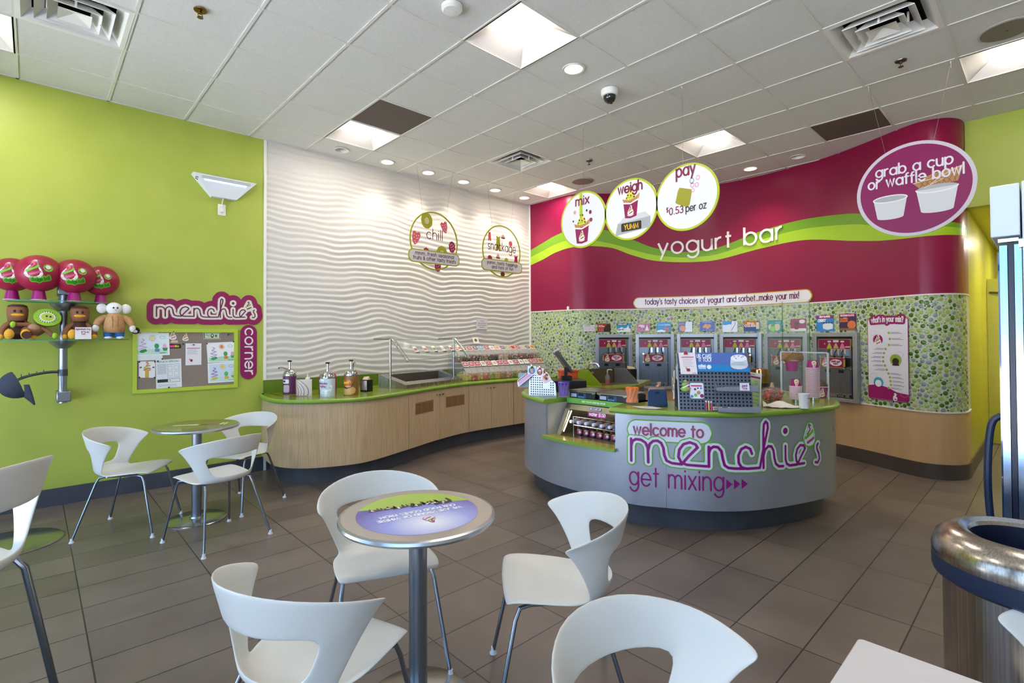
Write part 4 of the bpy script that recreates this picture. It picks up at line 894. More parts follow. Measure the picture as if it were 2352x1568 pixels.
t = thing('bin_rack', 'clear acrylic two tier rack holding the candy bins by the wall corner', 'rack', (5.2, 5.6, CT1))
mb = MB(); y0, y1 = 5.43, 5.80
for x in (4.345, 6.055): mb.prism([(x-.003, y0+.04), (x+.003, y0+.04), (x+.003, y1), (x-.003, y1)], CT1, 1.30)
mb.bx((4.345, y0+.2, 1.085), (6.055, y1, 1.091)); mb.bx((4.345, y1-.006, CT1), (6.055, y1, 1.33)); mb.build('acrylic_frame', ACRYL, t, local=False, smooth=0)
def cbin(tier, k):
    x = 4.40+.110*k+.055; w = .052; z = CT1+.002 if tier else 1.093; y = 5.43 if tier else 5.60; D = .26 if tier else .185
    nm = ('upper', 'lower')[1 if tier else 0]
    t = thing('candy_bin', '', 'candy bin', (x, y+D/2, z), group='clear candy bins on the green worktop')
    H_ = .225 if tier else .20; q = lambda a, b: (a, b-D/2)
    # body outline in y,z: sloped front opening
    pr = [(.04, 0), (D, 0), (D, H_), (.14, H_), (.02, .10), (0, .075)]
    mb = MB()
    for s in (-w, w): mb.add([(s, a-D/2, b) for a, b in pr], [tuple(range(len(pr)))])
    for a, b in ((0, 1), (1, 2), (5, 0), (4, 5)): mb.add([(-w, pr[a][0]-D/2, pr[a][1]), (w, pr[a][0]-D/2, pr[a][1]), (w, pr[b][0]-D/2, pr[b][1]), (-w, pr[b][0]-D/2, pr[b][1])], [(0, 1, 2, 3)])
    mb.build('body', CLEAR, t, smooth=0)
    mb = MB(); mb.add([(-w, .14-D/2, H_), (w, .14-D/2, H_), (w, .02-D/2, .10), (-w, .02-D/2, .10)], [(0, 1, 2, 3)]); mb.box((0, .02-D/2-.004, .104), (2*w-.02, .012, .014)); mb.build('lid', M('cdd0d0', .1, alpha=.45, key='lidc'), t, smooth=0)
    rr = random.Random(100*tier+k); base = (CAND2 if tier else CAND)[k]; mb = MB(); alt = (CAND2 if tier else CAND)[(k+4) % 15]
    mb.mat(0).bx((-w+.004, .05-D/2, .004), (w-.004, D/2-.004, .085))
    for _ in range(46):
        yy = rr.uniform(.012, D-.06); zz = rr.uniform(.015, .09 if yy < .05 else .13); mb.mat(rr.choice((0, 0, 1, 2))).ball((rr.uniform(-w+.014, w-.014), yy-D/2+.014, zz), rr.uniform(.009, .014), 6)
    o = mb.build('candy', [M(base, .4), M(alt, .4), M('d6c9b0', .4)], t, smooth=0); o['kind'] = 'stuff'
    c = (LABB if tier else LABA)[k]; sl = Vector((0, .12, .125 if tier else .10)).normalized()
    lf = surf((0, .105-D/2, H_-.035) if not tier else (0, .10-D/2, H_-.03), (1, 0, 0), (0, sl.y, sl.z)); mb = MB(); mb.mat(0).slab(rrect(-.046, -.005, .046, .085, .003), lf, .006, .008); mb.mat(1).slab(rrect(-.040, .004, .040, .076, .003), lf, .008, .0084)
    mb.mat(2)
    for r in range(2): mb.fill(rrect(-.026+.004*r, .026+.022*r, .026-.004*r, .036+.022*r, .002), lf, .0088)
    mb.build('label_card', [M('e6e1dc', .45), M(c, .45), M('e9d9d6' if c < 'b' else '6a3a4a', .45)], t, smooth=0)
    return t
NUM = ['first', 'second', 'third', 'fourth', 'fifth', 'sixth', 'seventh', 'eighth', 'ninth', 'tenth', 'eleventh', 'twelfth', 'thirteenth', 'fourteenth', 'last']
CN = {'8f1c40': 'magenta', '1f4a2c': 'dark green', '3a2420': 'dark brown', '2f94c4': 'sky blue', 'd9d4cf': 'white', 'e0b088': 'peach', '3a2a74': 'purple', '8a8f5a': 'olive', 'c4372c': 'red', '8a2048': 'plum', '9a9690': 'grey', '4a3320': 'brown', 'd88a3c': 'orange', '9a1c44': 'magenta', 'c9c4c6': 'pale grey', 'dcd8d2': 'white', 'a01c46': 'magenta', 'dcd8d4': 'white', 'c9662c': 'orange'}
for tier in (0, 1):
    for k in range(15):
        b = cbin(tier, k); b['label'] = '%s label candy bin, %s from the left in the %s row' % (CN[(LABB if tier else LABA)[k]], NUM[k], ('upper', 'lower')[tier])
mb = MB(); f = surf((4.86, 5.79, 1.355), (1, 0, 0), (0, .35, .94)); mb.mat(0).slab(rrect(-.055, 0, .055, .095, .004), f, 0, .003); mb.mat(1).fill(circ(0, .05, .028, 14, .024), f, .0035); solo('topping_sign', mb, pal('e8e4d8', '6a5a34'), 'small white card with a brown round print standing on top of the bins', 'card', smooth=0)
mb = MB(); f = surf((5.02, Y1-.021, 1.645), (1, 0, 0), (0, 0, 1)); mb.mat(0).slab([(-.11, -.075), (.11, -.075), (.11, .075), (-.11, .075)], f, -.004, .0); mb.mat(1)
for z, a in ((.045, .04), (.01, .085), (-.02, .085), (-.05, .05)): mb.fill([(-a, z), (a, z), (a, z+.008), (-a, z+.008)], f, .001)
solo('paper_notice', mb, pal('dcd8de', '8d8894'), 'small white paper notice taped to the white wave wall above the candy bins', 'notice', smooth=0)

# ---------------------------------------------------------------- round signs hung in front of the white wall
def wires(t, pts, r=.0012):
    for a, b in pts:
        mb = MB(); mb.tube([a, b], r, 5); mb.mat(1).box((a[0], a[1], a[2]-.004), (.02, .006, .016)); mb.tube([(a[0], a[1], a[2]-.01), (a[0]+.004, a[1], a[2]-.03), (a[0], a[1], a[2]-.045)], .002, 5); mb.build('hanging_wire', [M('8c8a86', .4, .6), WHITE], t, local=False)
def kiwi(mb, f, x, y, r, h, k):
    mb.mat(k[0]).fill(circ(x, y, r, 28, r*1.15), f, h); mb.mat(k[1]).fill(circ(x, y, r*.42, 20, r*.5), f, h+.0005); mb.mat(k[2])
    for i in range(20): a = 2*PI*i/20; mb.fill(circ(x+r*.46*math.cos(a), y+r*.54*math.sin(a), r*.035, 6), f, h+.0007)
def berry(mb, f, x, y, r, h, k, rot=0):
    T = lambda P: [(x+(a*math.cos(rot)-b*math.sin(rot))*r, y+(a*math.sin(rot)+b*math.cos(rot))*r) for a, b in P]
    mb.mat(k[0]).fill(T([tuple(p) for p in catmull([(-.7, .7), (-.3, .95), (0, .72), (.35, .95), (.72, .65), (.6, -.2), (.05, -1.1), (-.55, -.4), (-.7, .7)], 4)][:-1]), f, h); mb.mat(k[1])
    for a, b in ((-.35, .4), (.05, .3), (.4, .4), (-.3, -.05), (.15, -.1), (-.05, -.5), (.35, 0), (.1, -.75)): mb.fill(T(circ(a, b, .07, 6, .1)), f, h+.0006)
def rasp(mb, f, x, y, r, h, k):
    mb.mat(k[0]).fill([(x+a*(1+.07*((i % 2)*2-1)), y+b*(1+.07*((i % 2)*2-1))) for i, (a, b) in enumerate(circ(0, 0, r*.78, 20, r*1.1))], f, h); mb.mat(k[1])
    for a, b in ((-.4, .4), (0, .55), (.4, .3), (-.3, -.1), (.15, .05), (.35, -.4), (-.1, -.6)): mb.fill(circ(x+a*r*.8, y+b*r*.9, r*.09, 6), f, h+.0006)
def ringsign(label, cx, hooks, title, lines, deco):
    y = 5.36; zc = 2.685; t = thing('hanging_sign', label, 'sign', (cx, y, zc-.37), group='round clear signs hung before the white wall'); f = surf((cx, y, zc), (1, 0, 0), (0, 0, 1)); R_ = .37
    mb = MB(); mb.slab(circ(0, 0, R_-.012, 64), f, -.003, .003); mb.build('clear_disc', M('f6f6f4', .04, alpha=.06, spec=.6, key='disc'), t, local=False, smooth=0)
    mb = MB(); n = 72
    rows = [[f((R_+a)*math.cos(2*PI*i/n), (R_+a)*math.sin(2*PI*i/n), h) for i in range(n)] for a, h in ((-.012, -.005), (.006, -.005), (.006, .005), (-.012, .005), (-.012, -.005))]; mb.grid(rows, closed=True); mb.build('rim', M('a2a224', .4), t, local=False)
    mb = MB(); deco(mb, f); mb.build('fruit_print', [M('b0aa20', .5), M('d8cf9a', .5), M('4a3a20', .5), M('e0606a', .5), M('f6e9e6', .5), M('a8204c', .5), M('6a3322', .5), M('d9a89a', .5)], t, local=False, smooth=0)
    mb = MB(); zb = -.215; mb.mat(0).slab(rrect(-.40, zb-.085, .40, zb+.085, .07), f, .006, .012); mb.mat(1).slab(rrect(-.385, zb-.072, .385, zb+.072, .06), f, .012, .0135); b = mb.build('banner', [M('a2a224', .4), M('dcd6d2', .5)], t, local=False, smooth=0)
    mb = MB(); write(mb, lines[0], f, 0, zb+.014, .03, .0034, width=lines[2], align='c', h=.015); write(mb, lines[1], f, 0, zb-.045, .03, .0034, width=lines[3], align='c', h=.015); mb.build('banner_lettering', NAVYTXT, b, local=False, smooth=0)
    mb = MB(); write(mb, title[0], f, 0, title[2], title[1], .0062, width=title[3], align='c', h=.006); mb.build('title_lettering', NAVYTXT, t, local=False, smooth=0)
    wires(t, [((x, y, ZC), (xb, y, zc+math.sqrt(R_*R_-(xb-cx)**2))) for x, xb in hooks])
def deco1(mb, f):
    kiwi(mb, f, -.12, .245, .088, .004, (0, 1, 2)); kiwi(mb, f, .115, -.15, .088, .004, (0, 1, 2)); berry(mb, f, .155, .20, .075, .004, (3, 4), .3); berry(mb, f, -.285, .01, .085, .004, (3, 4), -.2); rasp(mb, f, .28, -.045, .07, .004, (5, 4)); rasp(mb, f, -.13, -.175, .07, .004, (5, 4)); rasp(mb, f, .05, -.325, .062, .004, (5, 4))
def deco2(mb, f):
    bear = lambda x, y, r, k: (mb.mat(k), [mb.fill(circ(x+a*r, y+b*r, q*r, 12, e*r), f, .004+.0002*i) for i, (a, b, q, e) in enumerate(((0, 0, .5, .8), (0, .75, .42, .42), (-.3, 1.1, .18, .18), (.3, 1.1, .18, .18), (-.32, -.75, .25, .4), (.32, -.75, .25, .4)))])
    bear(-.075, .10, .085, 0); bear(-.24, .18, .055, 3); bear(.28, -.13, .075, 5)
    kiss = lambda x, y, r: (mb.mat(6).fill([(x-r, y-.45*r), (x+r, y-.45*r), (x+.8*r, y-.9*r), (x-.8*r, y-.9*r)], f, .004), mb.mat(7).fill([(x-r, y-.45*r), (x+r, y-.45*r), (x+.35*r, y+.4*r), (x, y+1.1*r), (x-.35*r, y+.4*r)], f, .0044))
    kiss(.02, .22, .042); kiss(-.08, -.075, .042)
    for x, y, r, k in ((.17, .13, .038, 3), (-.235, -.12, .042, 5), (.085, -.12, .036, 0), (.01, -.33, .042, 6)): mb.mat(k).fill(circ(x, y, r, 18), f, .004)
ringsign('round clear hanging sign reading chill with kiwi and strawberry prints', 3.80, [(3.527, 3.62), (4.097, 3.99)], ('chill', .085, .02, .245), ('mmm...fresh seasonal', 'fruits & other tasty treats', .60, .66), deco1)
ringsign('round clear hanging sign reading snackage with gummy bear prints', 4.985, [(4.701, 4.80), (5.246, 5.16)], ('snackage', .085, .0, .54), ('yumm...tasty toppings', 'and tons of fun', .60, .42), deco2)

# ================================================================ yogurt machines set in the mosaic wall
FRM = noisy(M('c6c9cc', .4, .8, key='frm'), 5, 'a8abb0', 'b6b9bd', (3, 3, 30)); FACE_ = noisy(M('85898f', .34, 1, key='face'), 4, '74787f', '8c9096', (40, 40, .8))
SIGNM = M('8e1048', .3); GOLD = M('b59a3c', .4)
def boxf(mb, f, u0, v0, h0, u1, v1, h1): return mb.slab([(u0, v0), (u1, v0), (u1, v1), (u0, v1)], f, h0, h1)
def make_machine(label, s):
    p, n = RW.at(s); t = thing('yogurt_machine', label, 'yogurt machine', (p.x, p.y, MZ0), math.atan2(n.y, n.x)+PI/2, 'soft serve yogurt machines')
    f = surf((0, -.026, 0), (1, 0, 0), (0, 0, 1)); Hh = MT-MZ0; w = MW/2          # local front is -y
    mb = MB()
    for a, b in (((-w, 0), (-w+.05, Hh)), ((w-.05, 0), (w, Hh)), ((-w+.05, Hh-.05), (w-.05, Hh)), ((-w+.05, 0), (w-.05, .04))): boxf(mb, f, a[0], a[1], -.02, b[0], b[1], .05)
    mb.build('surround', FRM, t, smooth=0, bevel=.003)
    q = w-.05; mb = MB(); mb.mat(0); boxf(mb, f, -q, .04, -.015, q, Hh-.05, .0); boxf(mb, f, -q+.02, .10, 0, q-.06, .42, .012); mb.mat(1); boxf(mb, f, -q, Hh-.075, 0, q, Hh-.05, .004); boxf(mb, f, q-.045, .04, 0, q-.035, Hh-.16, .006)
    mb.build('front', [FACE_, BLACK], t, smooth=0)
    mb = MB(); mb.mat(0); boxf(mb, f, -q+.005, Hh-.20, .0, q-.04, Hh-.077, .022); mb.mat(1); boxf(mb, f, -q+.012, Hh-.193, .022, q-.047, Hh-.084, .0232)
    for k, (x, c) in enumerate(((-.075, 2), (.008, 3), (.088, 4))):
        mb.mat(c).fill([(x-.034, Hh-.19), (x+.034, Hh-.19), (x+.008, Hh-.125), (x-.008, Hh-.125)], f, .024); mb.mat(5).fill(rrect(x-(.035 if k == 1 else .022), Hh-.116, x+(.035 if k == 1 else .022), Hh-(.09 if k == 1 else .098), .005), f, .024)
    for r in range(3): mb.mat(6).fill([(.008-.03+.007*r, Hh-.18+.017*r), (.008+.03-.007*r, Hh-.178+.017*r), (.008+.027-.007*r, Hh-.172+.017*r), (.008-.028+.007*r, Hh-.174+.017*r)], f, .0245)
    mb.mat(5).fill(circ(-.135, Hh-.135, .006, 8, .010), f, .024); write(mb, "menchie's", f, .125, Hh-.175, .010, .0018, width=.055, h=.024)
    mb.build('header_panel', [GOLD, SIGNM, M('a8c02a', .4), M('b78a50', .4), M('d6789c', .4), M('d9d3d6', .4), M('e6c48a', .4)], t, smooth=0)
    for k in range(3):
        x = -.08+.085*k; mb = MB(); mb.tube([f(x+.008, Hh-.205, .02), f(x, Hh-.24, .04), f(x-.004+.012*k, Hh-.275, .06)], .006, 7); mb.ball(f(x-.004+.012*k, Hh-.285, .062), .013, 10); mb.build('draw_handle', BLACK, t)
    for x in (-.045, .04, .12): mb = MB(); boxf(mb, f, x-.012, Hh-.275, 0, x+.012, Hh-.20, .03); mb.build('valve_block', M('d0d4d8', .2, .8), t, smooth=0)
    mb = MB(); v0, v1 = Hh-.42, Hh-.295; mb.mat(0).slab([(-.15, v0+.02), (-.17, v0+.02), (-.17, v1-.02), (-.15, v1-.02), (-.15, v1), (.12, v1), (.12, v1-.02), (.14, v1-.02), (.14, v0+.02), (.12, v0+.02), (.12, v0), (-.15, v0)], f, .05, .062)
    mb.mat(1).slab(rrect(-.155, v0+.008, .125, v1-.008, .012), f, .062, .064); mb.mat(2).fill([(.035+a, (v0+v1)/2+b) for a, b in circ(0, 0, .075, 24, .04)], f, .0655); mb.fill([(-.05, v0+.03), (-.02, v0+.055), (-.03, v0+.05)], f, .0655)
    mb.mat(1); write(mb, "what's your", f, .035, (v0+v1)/2+.005, .014, .003, width=.11, align='c', h=.0662); write(mb, 'mix?', f, .035, (v0+v1)/2-.022, .014, .003, align='c', h=.0662)
    swirl(mb, f, -.105, (v0+v1)/2, .095, .0648, (3, 2, 3, 4)); mb.build('mix_sign', [GOLD, SIGNM, M('e6dcdf', .4), M('9dbb2c', .4), M('c8447c', .4)], t, smooth=0)
    for x in (-.165, .135):
        for v in (v0, v1): mb = MB(); mb.cyl(f(x, v, .0), f(x, v, .066), .012, n=12); mb.build('door_knob', CHROME, t)
    for x in (-.14, .03): mb = MB(); boxf(mb, f, x, Hh-.48, .012, x+.06, Hh-.445, .018); mb.build('control_display', M('1b2230', .15), t, smooth=0)
    mb = MB(); boxf(mb, f, .16, Hh-.435, .001, .20, Hh-.42, .004); mb.build('yellow_sticker', M('c9b72c', .5), t, smooth=0)
    mb = MB(); boxf(mb, f, -q+.01, .05, 0, q-.05, .085, .045); mb.build('drip_tray', STEEL, t, smooth=0)
    mb = MB(); mb.mat(0); boxf(mb, f, .03, .056, .045, .13, .08, .052); mb.mat(1); boxf(mb, f, .045, .064, .052, .115, .072, .0525); mb.build('name_plate', [BLACK, M('9a9a9a', .4)], t, smooth=0)
    return t
ML = ['yogurt machine nearest the white wall, first in the mosaic wall row', 'yogurt machine second in the row, its steel front fully clear', 'yogurt machine third in the row, partly behind the cake poster rack', 'yogurt machine fourth in the row, beside the strip with the brass pots', 'yogurt machine fifth in the row, seen through the glass guard', 'yogurt machine last in the row, left of the tall white poster']
m0 = make_machine(ML[0], MACH[0])
for s, l in zip(MACH[1:], ML[1:]):
    p, n = RW.at(s); dup(m0, (p.x, p.y, MZ0), math.atan2(n.y, n.x)+PI/2, l)

# flavour cards over the machines
def card(label, s0, s1, z0, z1, cols, draw, name='flavour_card'):
    f, n3, u = RW.flat((s0+s1)/2, (z0+z1)/2); w = (s1-s0)/2; hh = (z1-z0)/2; sag = .014
    mb = MB(); mb.mat(0).slab([(-w, -hh), (w, -hh), (w, hh), (-w, hh)], lambda a, b, h=0: f(a, b, h+sag), -.005, 0); g = lambda a, b, h=0: f(a*w, b*hh, h+sag); draw(mb, g)
    return solo(name, mb, [M(c, .12, spec=.6, coat=.3) for c in cols], label, 'flavour card', 'flavour cards above the yogurt machines', smooth=0)
def cone(mb, g, x, k, s=1): mb.mat(k).fill([(x-.28*s, -.75), (x+.28*s, -.75), (x+.12*s, .1), (x+.03, .75), (x-.1*s, .1)], g, .001)
def lns(mb, g, k, rows):
    mb.mat(k)
    for x0, x1, y, q in rows: mb.fill([(x0, y-q), (x1, y-q), (x1, y+q), (x0, y+q)], g, .0012)
def D0(mb, g):
    mb.mat(1).fill([(.0, -1), (1, -1), (1, .7), (.5, .9), (.2, .3), (-.15, -.4)], g, .0008); lns(mb, g, 2, [(-.85, -.2, .55, .05)]); mb.mat(2); write(mb, 'chocolate', g, -.85, .2, .16, .03, width=.9, h=.0014)
    for x in (-.75, -.45, -.2): lns(mb, g, 3, [(x, x+.12, y, .07) for y in (-.15, -.45, -.72)])
def D1(mb, g): mb.mat(1).fill([(-1, -.4), (-.3, .15), (.1, -.2), (.5, .1), (1, -.3), (1, -1), (-1, -1)], g, .0008); mb.mat(4).fill([(-1, .6), (.6, .6), (.6, 1), (-1, 1)], g, .0008); cone(mb, g, .62, 2); mb.mat(2); write(mb, 'VANILLA SNOW', g, -.85, .68, .14, .03, width=1.3, h=.0014); mb.mat(3); write(mb, 'winter mix', g, -.9, -.6, .12, .028, width=.9, h=.0014, rot=.2)
def D2(mb, g): mb.mat(1).fill([(-.9, -.8), (.9, -.8), (.9, .8), (-.9, .8)], g, .0008); cone(mb, g, .5, 2, 1.1); mb.mat(2); lns(mb, g, 2, [(-.75, 0, .6, .06)]); write(mb, 'original', g, -.75, .25, .18, .04, width=.85, h=.0014); write(mb, 'tart', g, -.4, -.05, .16, .035, h=.0014); [lns(mb, g, 3, [(x, x+.1, y, .06) for y in (-.35, -.62)]) for x in (-.75, -.5, -.25)]
def D3(mb, g): mb.mat(1).fill([(-1, -.7), (-.4, -.5), (.2, -.75), (.2, -1), (-1, -1)], g, .0008); berry(mb, lambda a, b, h=0: g(a, b*1.3, h), .5, -.32, .38, .001, (2, 3)); berry(mb, lambda a, b, h=0: g(a, b*1.3, h), .2, -.2, .3, .0009, (2, 3)); lns(mb, g, 3, [(-.85, -.05, .5, .04)]); mb.mat(3); write(mb, 'strawberry', g, .05, .45, .14, .03, width=.8, h=.0014)
def D4(mb, g): mb.mat(1).fill(circ(-.35, -.3, .45, 20, .55), g, .0008); mb.mat(2).fill([(-.1, -1), (1, -1), (1, 1), (.1, 1)], g, .0006); mb.mat(3); write(mb, 'peach', g, -.85, .5, .18, .035, width=.8, h=.0014)  # pale right half is the shop window's reflection painted in
def D5(mb, g):
    for x, y, r in ((-.2, .15, .42), (.25, .1, .4), (0, -.2, .42), (-.45, -.1, .3)): mb.mat(1).fill(circ(x, y, r*.7, 16, r), g, .0008+.0001*r); mb.mat(2).fill(circ(x, y, r*.45, 14, r*.65), g, .0010+.0001*r)
    lns(mb, g, 3, [(-.7, .6, .8, .05)]); [lns(mb, g, 3, [(x, x+.14, -.78, .06)]) for x in (-.6, -.2, .2, .5)]
def D6(mb, g): mb.mat(1).fill([(-1, 1), (-1, .35), (-.5, .3), (-.1, .45), (.2, .4), (.3, 1)], g, .0008); mb.mat(2).rib([(.15, -.8), (.4, -.3), (.65, .2), (.75, .8)], .05, g, .001)  # whitish card ground has the window reflection painted into its colour
def D7(mb, g): mb.mat(1).fill([(-1, -1), (1, -1), (1, -.35), (0, -.25), (-1, -.4)], g, .0008); mb.mat(2).fill([(-1, .3), (.6, .15), (.6, .95), (-1, 1)], g, .0006); mb.mat(3).fill(rrect(.55, -.6, .92, .75, .1), g, .001); mb.mat(4); write(mb, 'COLADA', g, -.85, -.12, .30, .055, width=1.35, h=.0014); write(mb, 'PINA', g, -.5, .4, .2, .05, h=.0014)
def D8(mb, g): mb.mat(1).fill(circ(.35, -.2, .42, 18, .6), g, .0008); mb.mat(2).fill(circ(-.25, -.5, .38, 18, .45), g, .001); mb.mat(3).fill([(-.5, -.1), (-.3, .9), (-.05, .3), (.1, -.05)], g, .0012); mb.mat(1).fill(circ(-.55, -.15, .3, 14, .5), g, .0007); lns(mb, g, 4, [(.1, .8, .6, .05), (.2, .75, .35, .04)])
def D9(mb, g): mb.mat(1).fill(circ(.5, .55, .38, 20, .32), g, .001); mb.mat(2).fill([(-1, -1), (1, -1), (1, -.55), (-1, -.55)], g, .0008); mb.mat(3).fill([(-.45, -.7), (.0, -.7), (.1, .2), (-.55, .2)], g, .001); mb.mat(4).fill(circ(-.22, .25, .3, 14, .35), g, .0012)
def D10(mb, g):
    mb.mat(1).fill([(-1, .6), (1, .6), (1, .92), (.0, 1.08), (-1, .92)], g, .002); mb.mat(2); write(mb, 'NEW FLAVOR', g, 0, .72, .13, .035, width=1.2, align='c', h=.003); mb.mat(3).fill(circ(.35, -.25, .6, 20, .25), g, .001); mb.fill([(-.25, -.25), (.95, -.25), (.9, -.72), (.3, -.85), (-.2, -.7)], g, .0011)
    for x in (-.1, .2, .5, .8): mb.mat(4).fill([(x-.12, -.05), (x+.12, -.02), (x, .2)], g, .0014)
    mb.mat(5).fill([(a-.35, b+.27) for a, b in circ(0, 0, .55, 20, .17)], g, .001); mb.mat(2); write(mb, 'OREO', g, -.35, .19, .17, .05, width=.85, align='c', h=.0022, rot=.06); lns(mb, g, 2, [(-.75, .2, .49, .03)])
def D11(mb, g):
    mb.mat(1).fill([(-1, .6), (1, .6), (1, .92), (.0, 1.08), (-1, .92)], g, .002); mb.mat(2); write(mb, 'FEATURED FLAVOR', g, 0, .72, .12, .03, width=1.6, align='c', h=.003); mb.mat(3).fill(circ(.5, -.35, .5, 22, .5), g, .001); mb.mat(4).fill([(-1, -.75), (1, -.75), (1, -1), (-1, -1)], g, .0012); mb.mat(3); write(mb, 'harvest', g, -.85, .3, .14, .035, width=.9, h=.0014); write(mb, 'pumpkin', g, -.85, .05, .14, .035, width=.9, h=.0014); lns(mb, g, 2, [(-.5, -.1, .5, .03)])
for a in ((1.272, 1.472, 1.522, 1.650, ('b23a2a', '33241f', 'e9d5cc', 'd9a08c'), D0, 'red and dark brown chocolate flavour card, leftmost in the row'), (1.571, 1.772, 1.517, 1.652, ('3f9cc8', 'eaf2f4', 'f6f6f4', '2c3c2c', '1f3f70'), D1, 'blue and white snowy vanilla flavour card above the first machine'),
 (1.87, 2.062, 1.524, 1.648, ('b98a5c', 'b8457a', 'eee2e2', 'e0a0b4'), D2, 'pink original tart flavour card with tan border'), (2.162, 2.360, 1.515, 1.655, ('1d8cc6', 'e4f0f6', 'c0303a', 'f4dcd8'), D3, 'bright blue strawberry flavour card'),
 (2.463, 2.657, 1.515, 1.663, ('3c6cae', 'e08a48', 'dce6f4', 'e06a3a'), D4, 'flavour card with an orange peach and white right half'), (2.764, 2.962, 1.523, 1.663, ('4354a0', 'c07a42', 'd89858', 'aab4e4'), D5, 'violet blue flavour card with tan cookies'),
 (3.069, 3.266, 1.508, 1.66, ('e2e8f0', '2f8cc4', 'a0927c'), D6, 'mostly white flavour card with a blue corner and thin brown stroke'), (3.354, 3.565, 1.516, 1.655, ('7c4a86', '4468a8', 'd8823c', 'eadcc8', 'f4ece8'), D7, 'purple and orange colada flavour card'),
 (3.664, 3.855, 1.503, 1.66, ('2f8f8c', 'e0cfae', '9ad05a', '4ca860', 'a8d8d8'), D8, 'teal flavour card with green fruit and tan nuts'), (3.969, 4.163, 1.509, 1.667, ('a42c62', 'eef0ee', 'e8e6ea', '8a2050', '5a3a30'), D9, 'magenta flavour card with white speech bubble, seen through the glass guard'),
 (4.287, 4.495, 1.505, 1.70, ('2f86d0', 'a01858', 'f0f0f6', 'e6e8ec', '3a3440', '1c4a9a'), D10, 'blue new flavor card with a magenta cap, left one of two'), (4.57, 4.778, 1.512, 1.705, ('40244c', 'a01858', 'e8dce4', 'e0783a', '8a5a4a'), D11, 'dark purple featured flavor card with an orange pumpkin')):
    card(a[6], *a[:4], a[4], a[5])
def DN(mb, g): lns(mb, g, 1, [(-.8, .2, .75, .06)]); lns(mb, g, 2, [(-.85, .85, y, .035) for y in (.5, .1)]+[(-.8+.6*i, -.4+.6*i, y, .05) for i in range(3) for y in (-.3, -.6)])
card('small white notice card with fine print, left of the chocolate card', 1.06, 1.225, 1.53, 1.628, ('e6e2e6', 'a04a70', 'b6a8b4'), DN, 'notice_card')
mb = MB(); f = RW.fn; mb.slab(rrect(.805, 1.868, .838, 1.918, .006), f, .001, .02); solo('blank_plate', mb, WHITE, 'tiny white wall plate on the edge of the mosaic near the wall corner', 'wall plate', smooth=0)

# pill sign, raised letters, tall poster
t = thing('menu_sign', "long white pill sign reading today's tasty choices of yogurt and sorbet", 'sign', tuple(RW.fn(3.03, 1.87, 0)))
pill = lambda g: rrect(1.815-g, 1.868-g, 4.245+g, 2.042+g, .086+g, 10)
mb = MB(); fp = RW.fn; mb.mat(0).gfill(pill(.0), fp, .016, 90); mb.mat(1).gfill(pill(-.012), fp, .018, 90)
P_ = pill(0); mb.mat(0); n = len(P_); P2_ = []
for i in range(n):
    a, b = Vector(P_[i]), Vector(P_[(i+1) % n]); m = max(1, int((b-a).length/.05)); P2_ += [tuple(a.lerp(b, k/m)) for k in range(m)]
mb.grid([[fp(u, v, .001) for u, v in P2_], [fp(u, v, .016) for u, v in P2_]], closed=True)
mb.build('panel', [M('c9a23a', .25), M('e6e0e2', .12, spec=.6, coat=.4)], t, local=False, smooth=50)
mb = MB(); write(mb, "today's tasty choices of yogurt and sorbet...make your mix!", fp, 1.99, 1.932, .056, .0058, width=2.09, h=.0195); mb.build('lettering', M('6a1a48', .3), t, local=False, smooth=0)
t = thing('raised_lettering', 'large white raised letters spelling yogurt bar on the green ribbon', 'lettering', tuple(RW.fn(3.04, 2.6, 0)))
words = []
pl, wd = text('yogurt bar', 1, .34); sc = 1.69/wd; x = 0; xh = .165
for ch in 'yogurt bar':
    a, st = G[ch]
    if ch != ' ':
        mb = MB()
        for p in st:
            q = [(2.19+(x+b[0])*sc, 2.68+(x*sc)*.028+b[1]*xh) for b in p]
            mb.rib(q, .0145, RW.fn, .022, caps=0)
            for s_ in (-1, 1):
                Q = [Vector(k) for k in q]; side = []
                for i in range(len(Q)):
                    d = (Q[min(i+1, len(Q)-1)]-Q[max(i-1, 0)]).normalized(); side.append(Q[i]+Vector((-d.y, d.x))*s_*.0145)
                mb.grid([[RW.fn(k.x, k.y, .002) for k in side], [RW.fn(k.x, k.y, .022) for k in side]])
        mb.build('letter_'+ch, M('ece6e2', .4), t, local=False, smooth=0)
    x += a+.34
s0, s1, z0, z1 = 4.915, 5.372, .742, 1.645
t = thing('mix_poster', "tall white poster reading what's in your mix with magenta foot on the mosaic wall", 'poster', tuple(RW.fn((s0+s1)/2, z0, 0)))
mb = MB(); mb.mat(0).gfill(rrect(s0, z0, s1, z1, .03), RW.fn, .010, 24); mb.mat(1).gfill(rrect(s0+.006, z0+.006, s1-.006, z1-.006, .026), RW.fn, .0112, 24)
foot = [(s0+.006, z0+.03), (s0+.02, z0+.008), (s1-.02, z0+.008), (s1-.006, z0+.03), (s1-.006, z0+.085), (s0+.33, z0+.10), (s0+.24, z0+.14), (s0+.12, z0+.165), (s0+.006, z0+.15)]
mb.mat(0).gfill(foot, RW.fn, .0122, 26); mb.build('board', [MAG, M('e9e4ea', .3)], t, local=False, smooth=50)
mb = MB(); f = RW.fn; cx = (s0+s1)/2; tw = (s0+.055, z1-.052); h = .0135
def titl(slot, hw, hh):
    mb.mat(slot); write(mb, "what's in your mix?", lambda u, v, k=0: f(u, v+.012*math.sin((u-s0)/(s1-s0)*PI), k), s0+.05, z1-.06, .04, hw, width=.36, h=hh, wide=hw > .01)
titl(0, .026, .0135); titl(1, .0048, .0145)
mb.mat(0).fill(circ(s0+.125, 1.40, .058, 24), f, .013); swirl(mb, f, s0+.125, 1.395, .105, .0138, (1, 1, 3, 2))
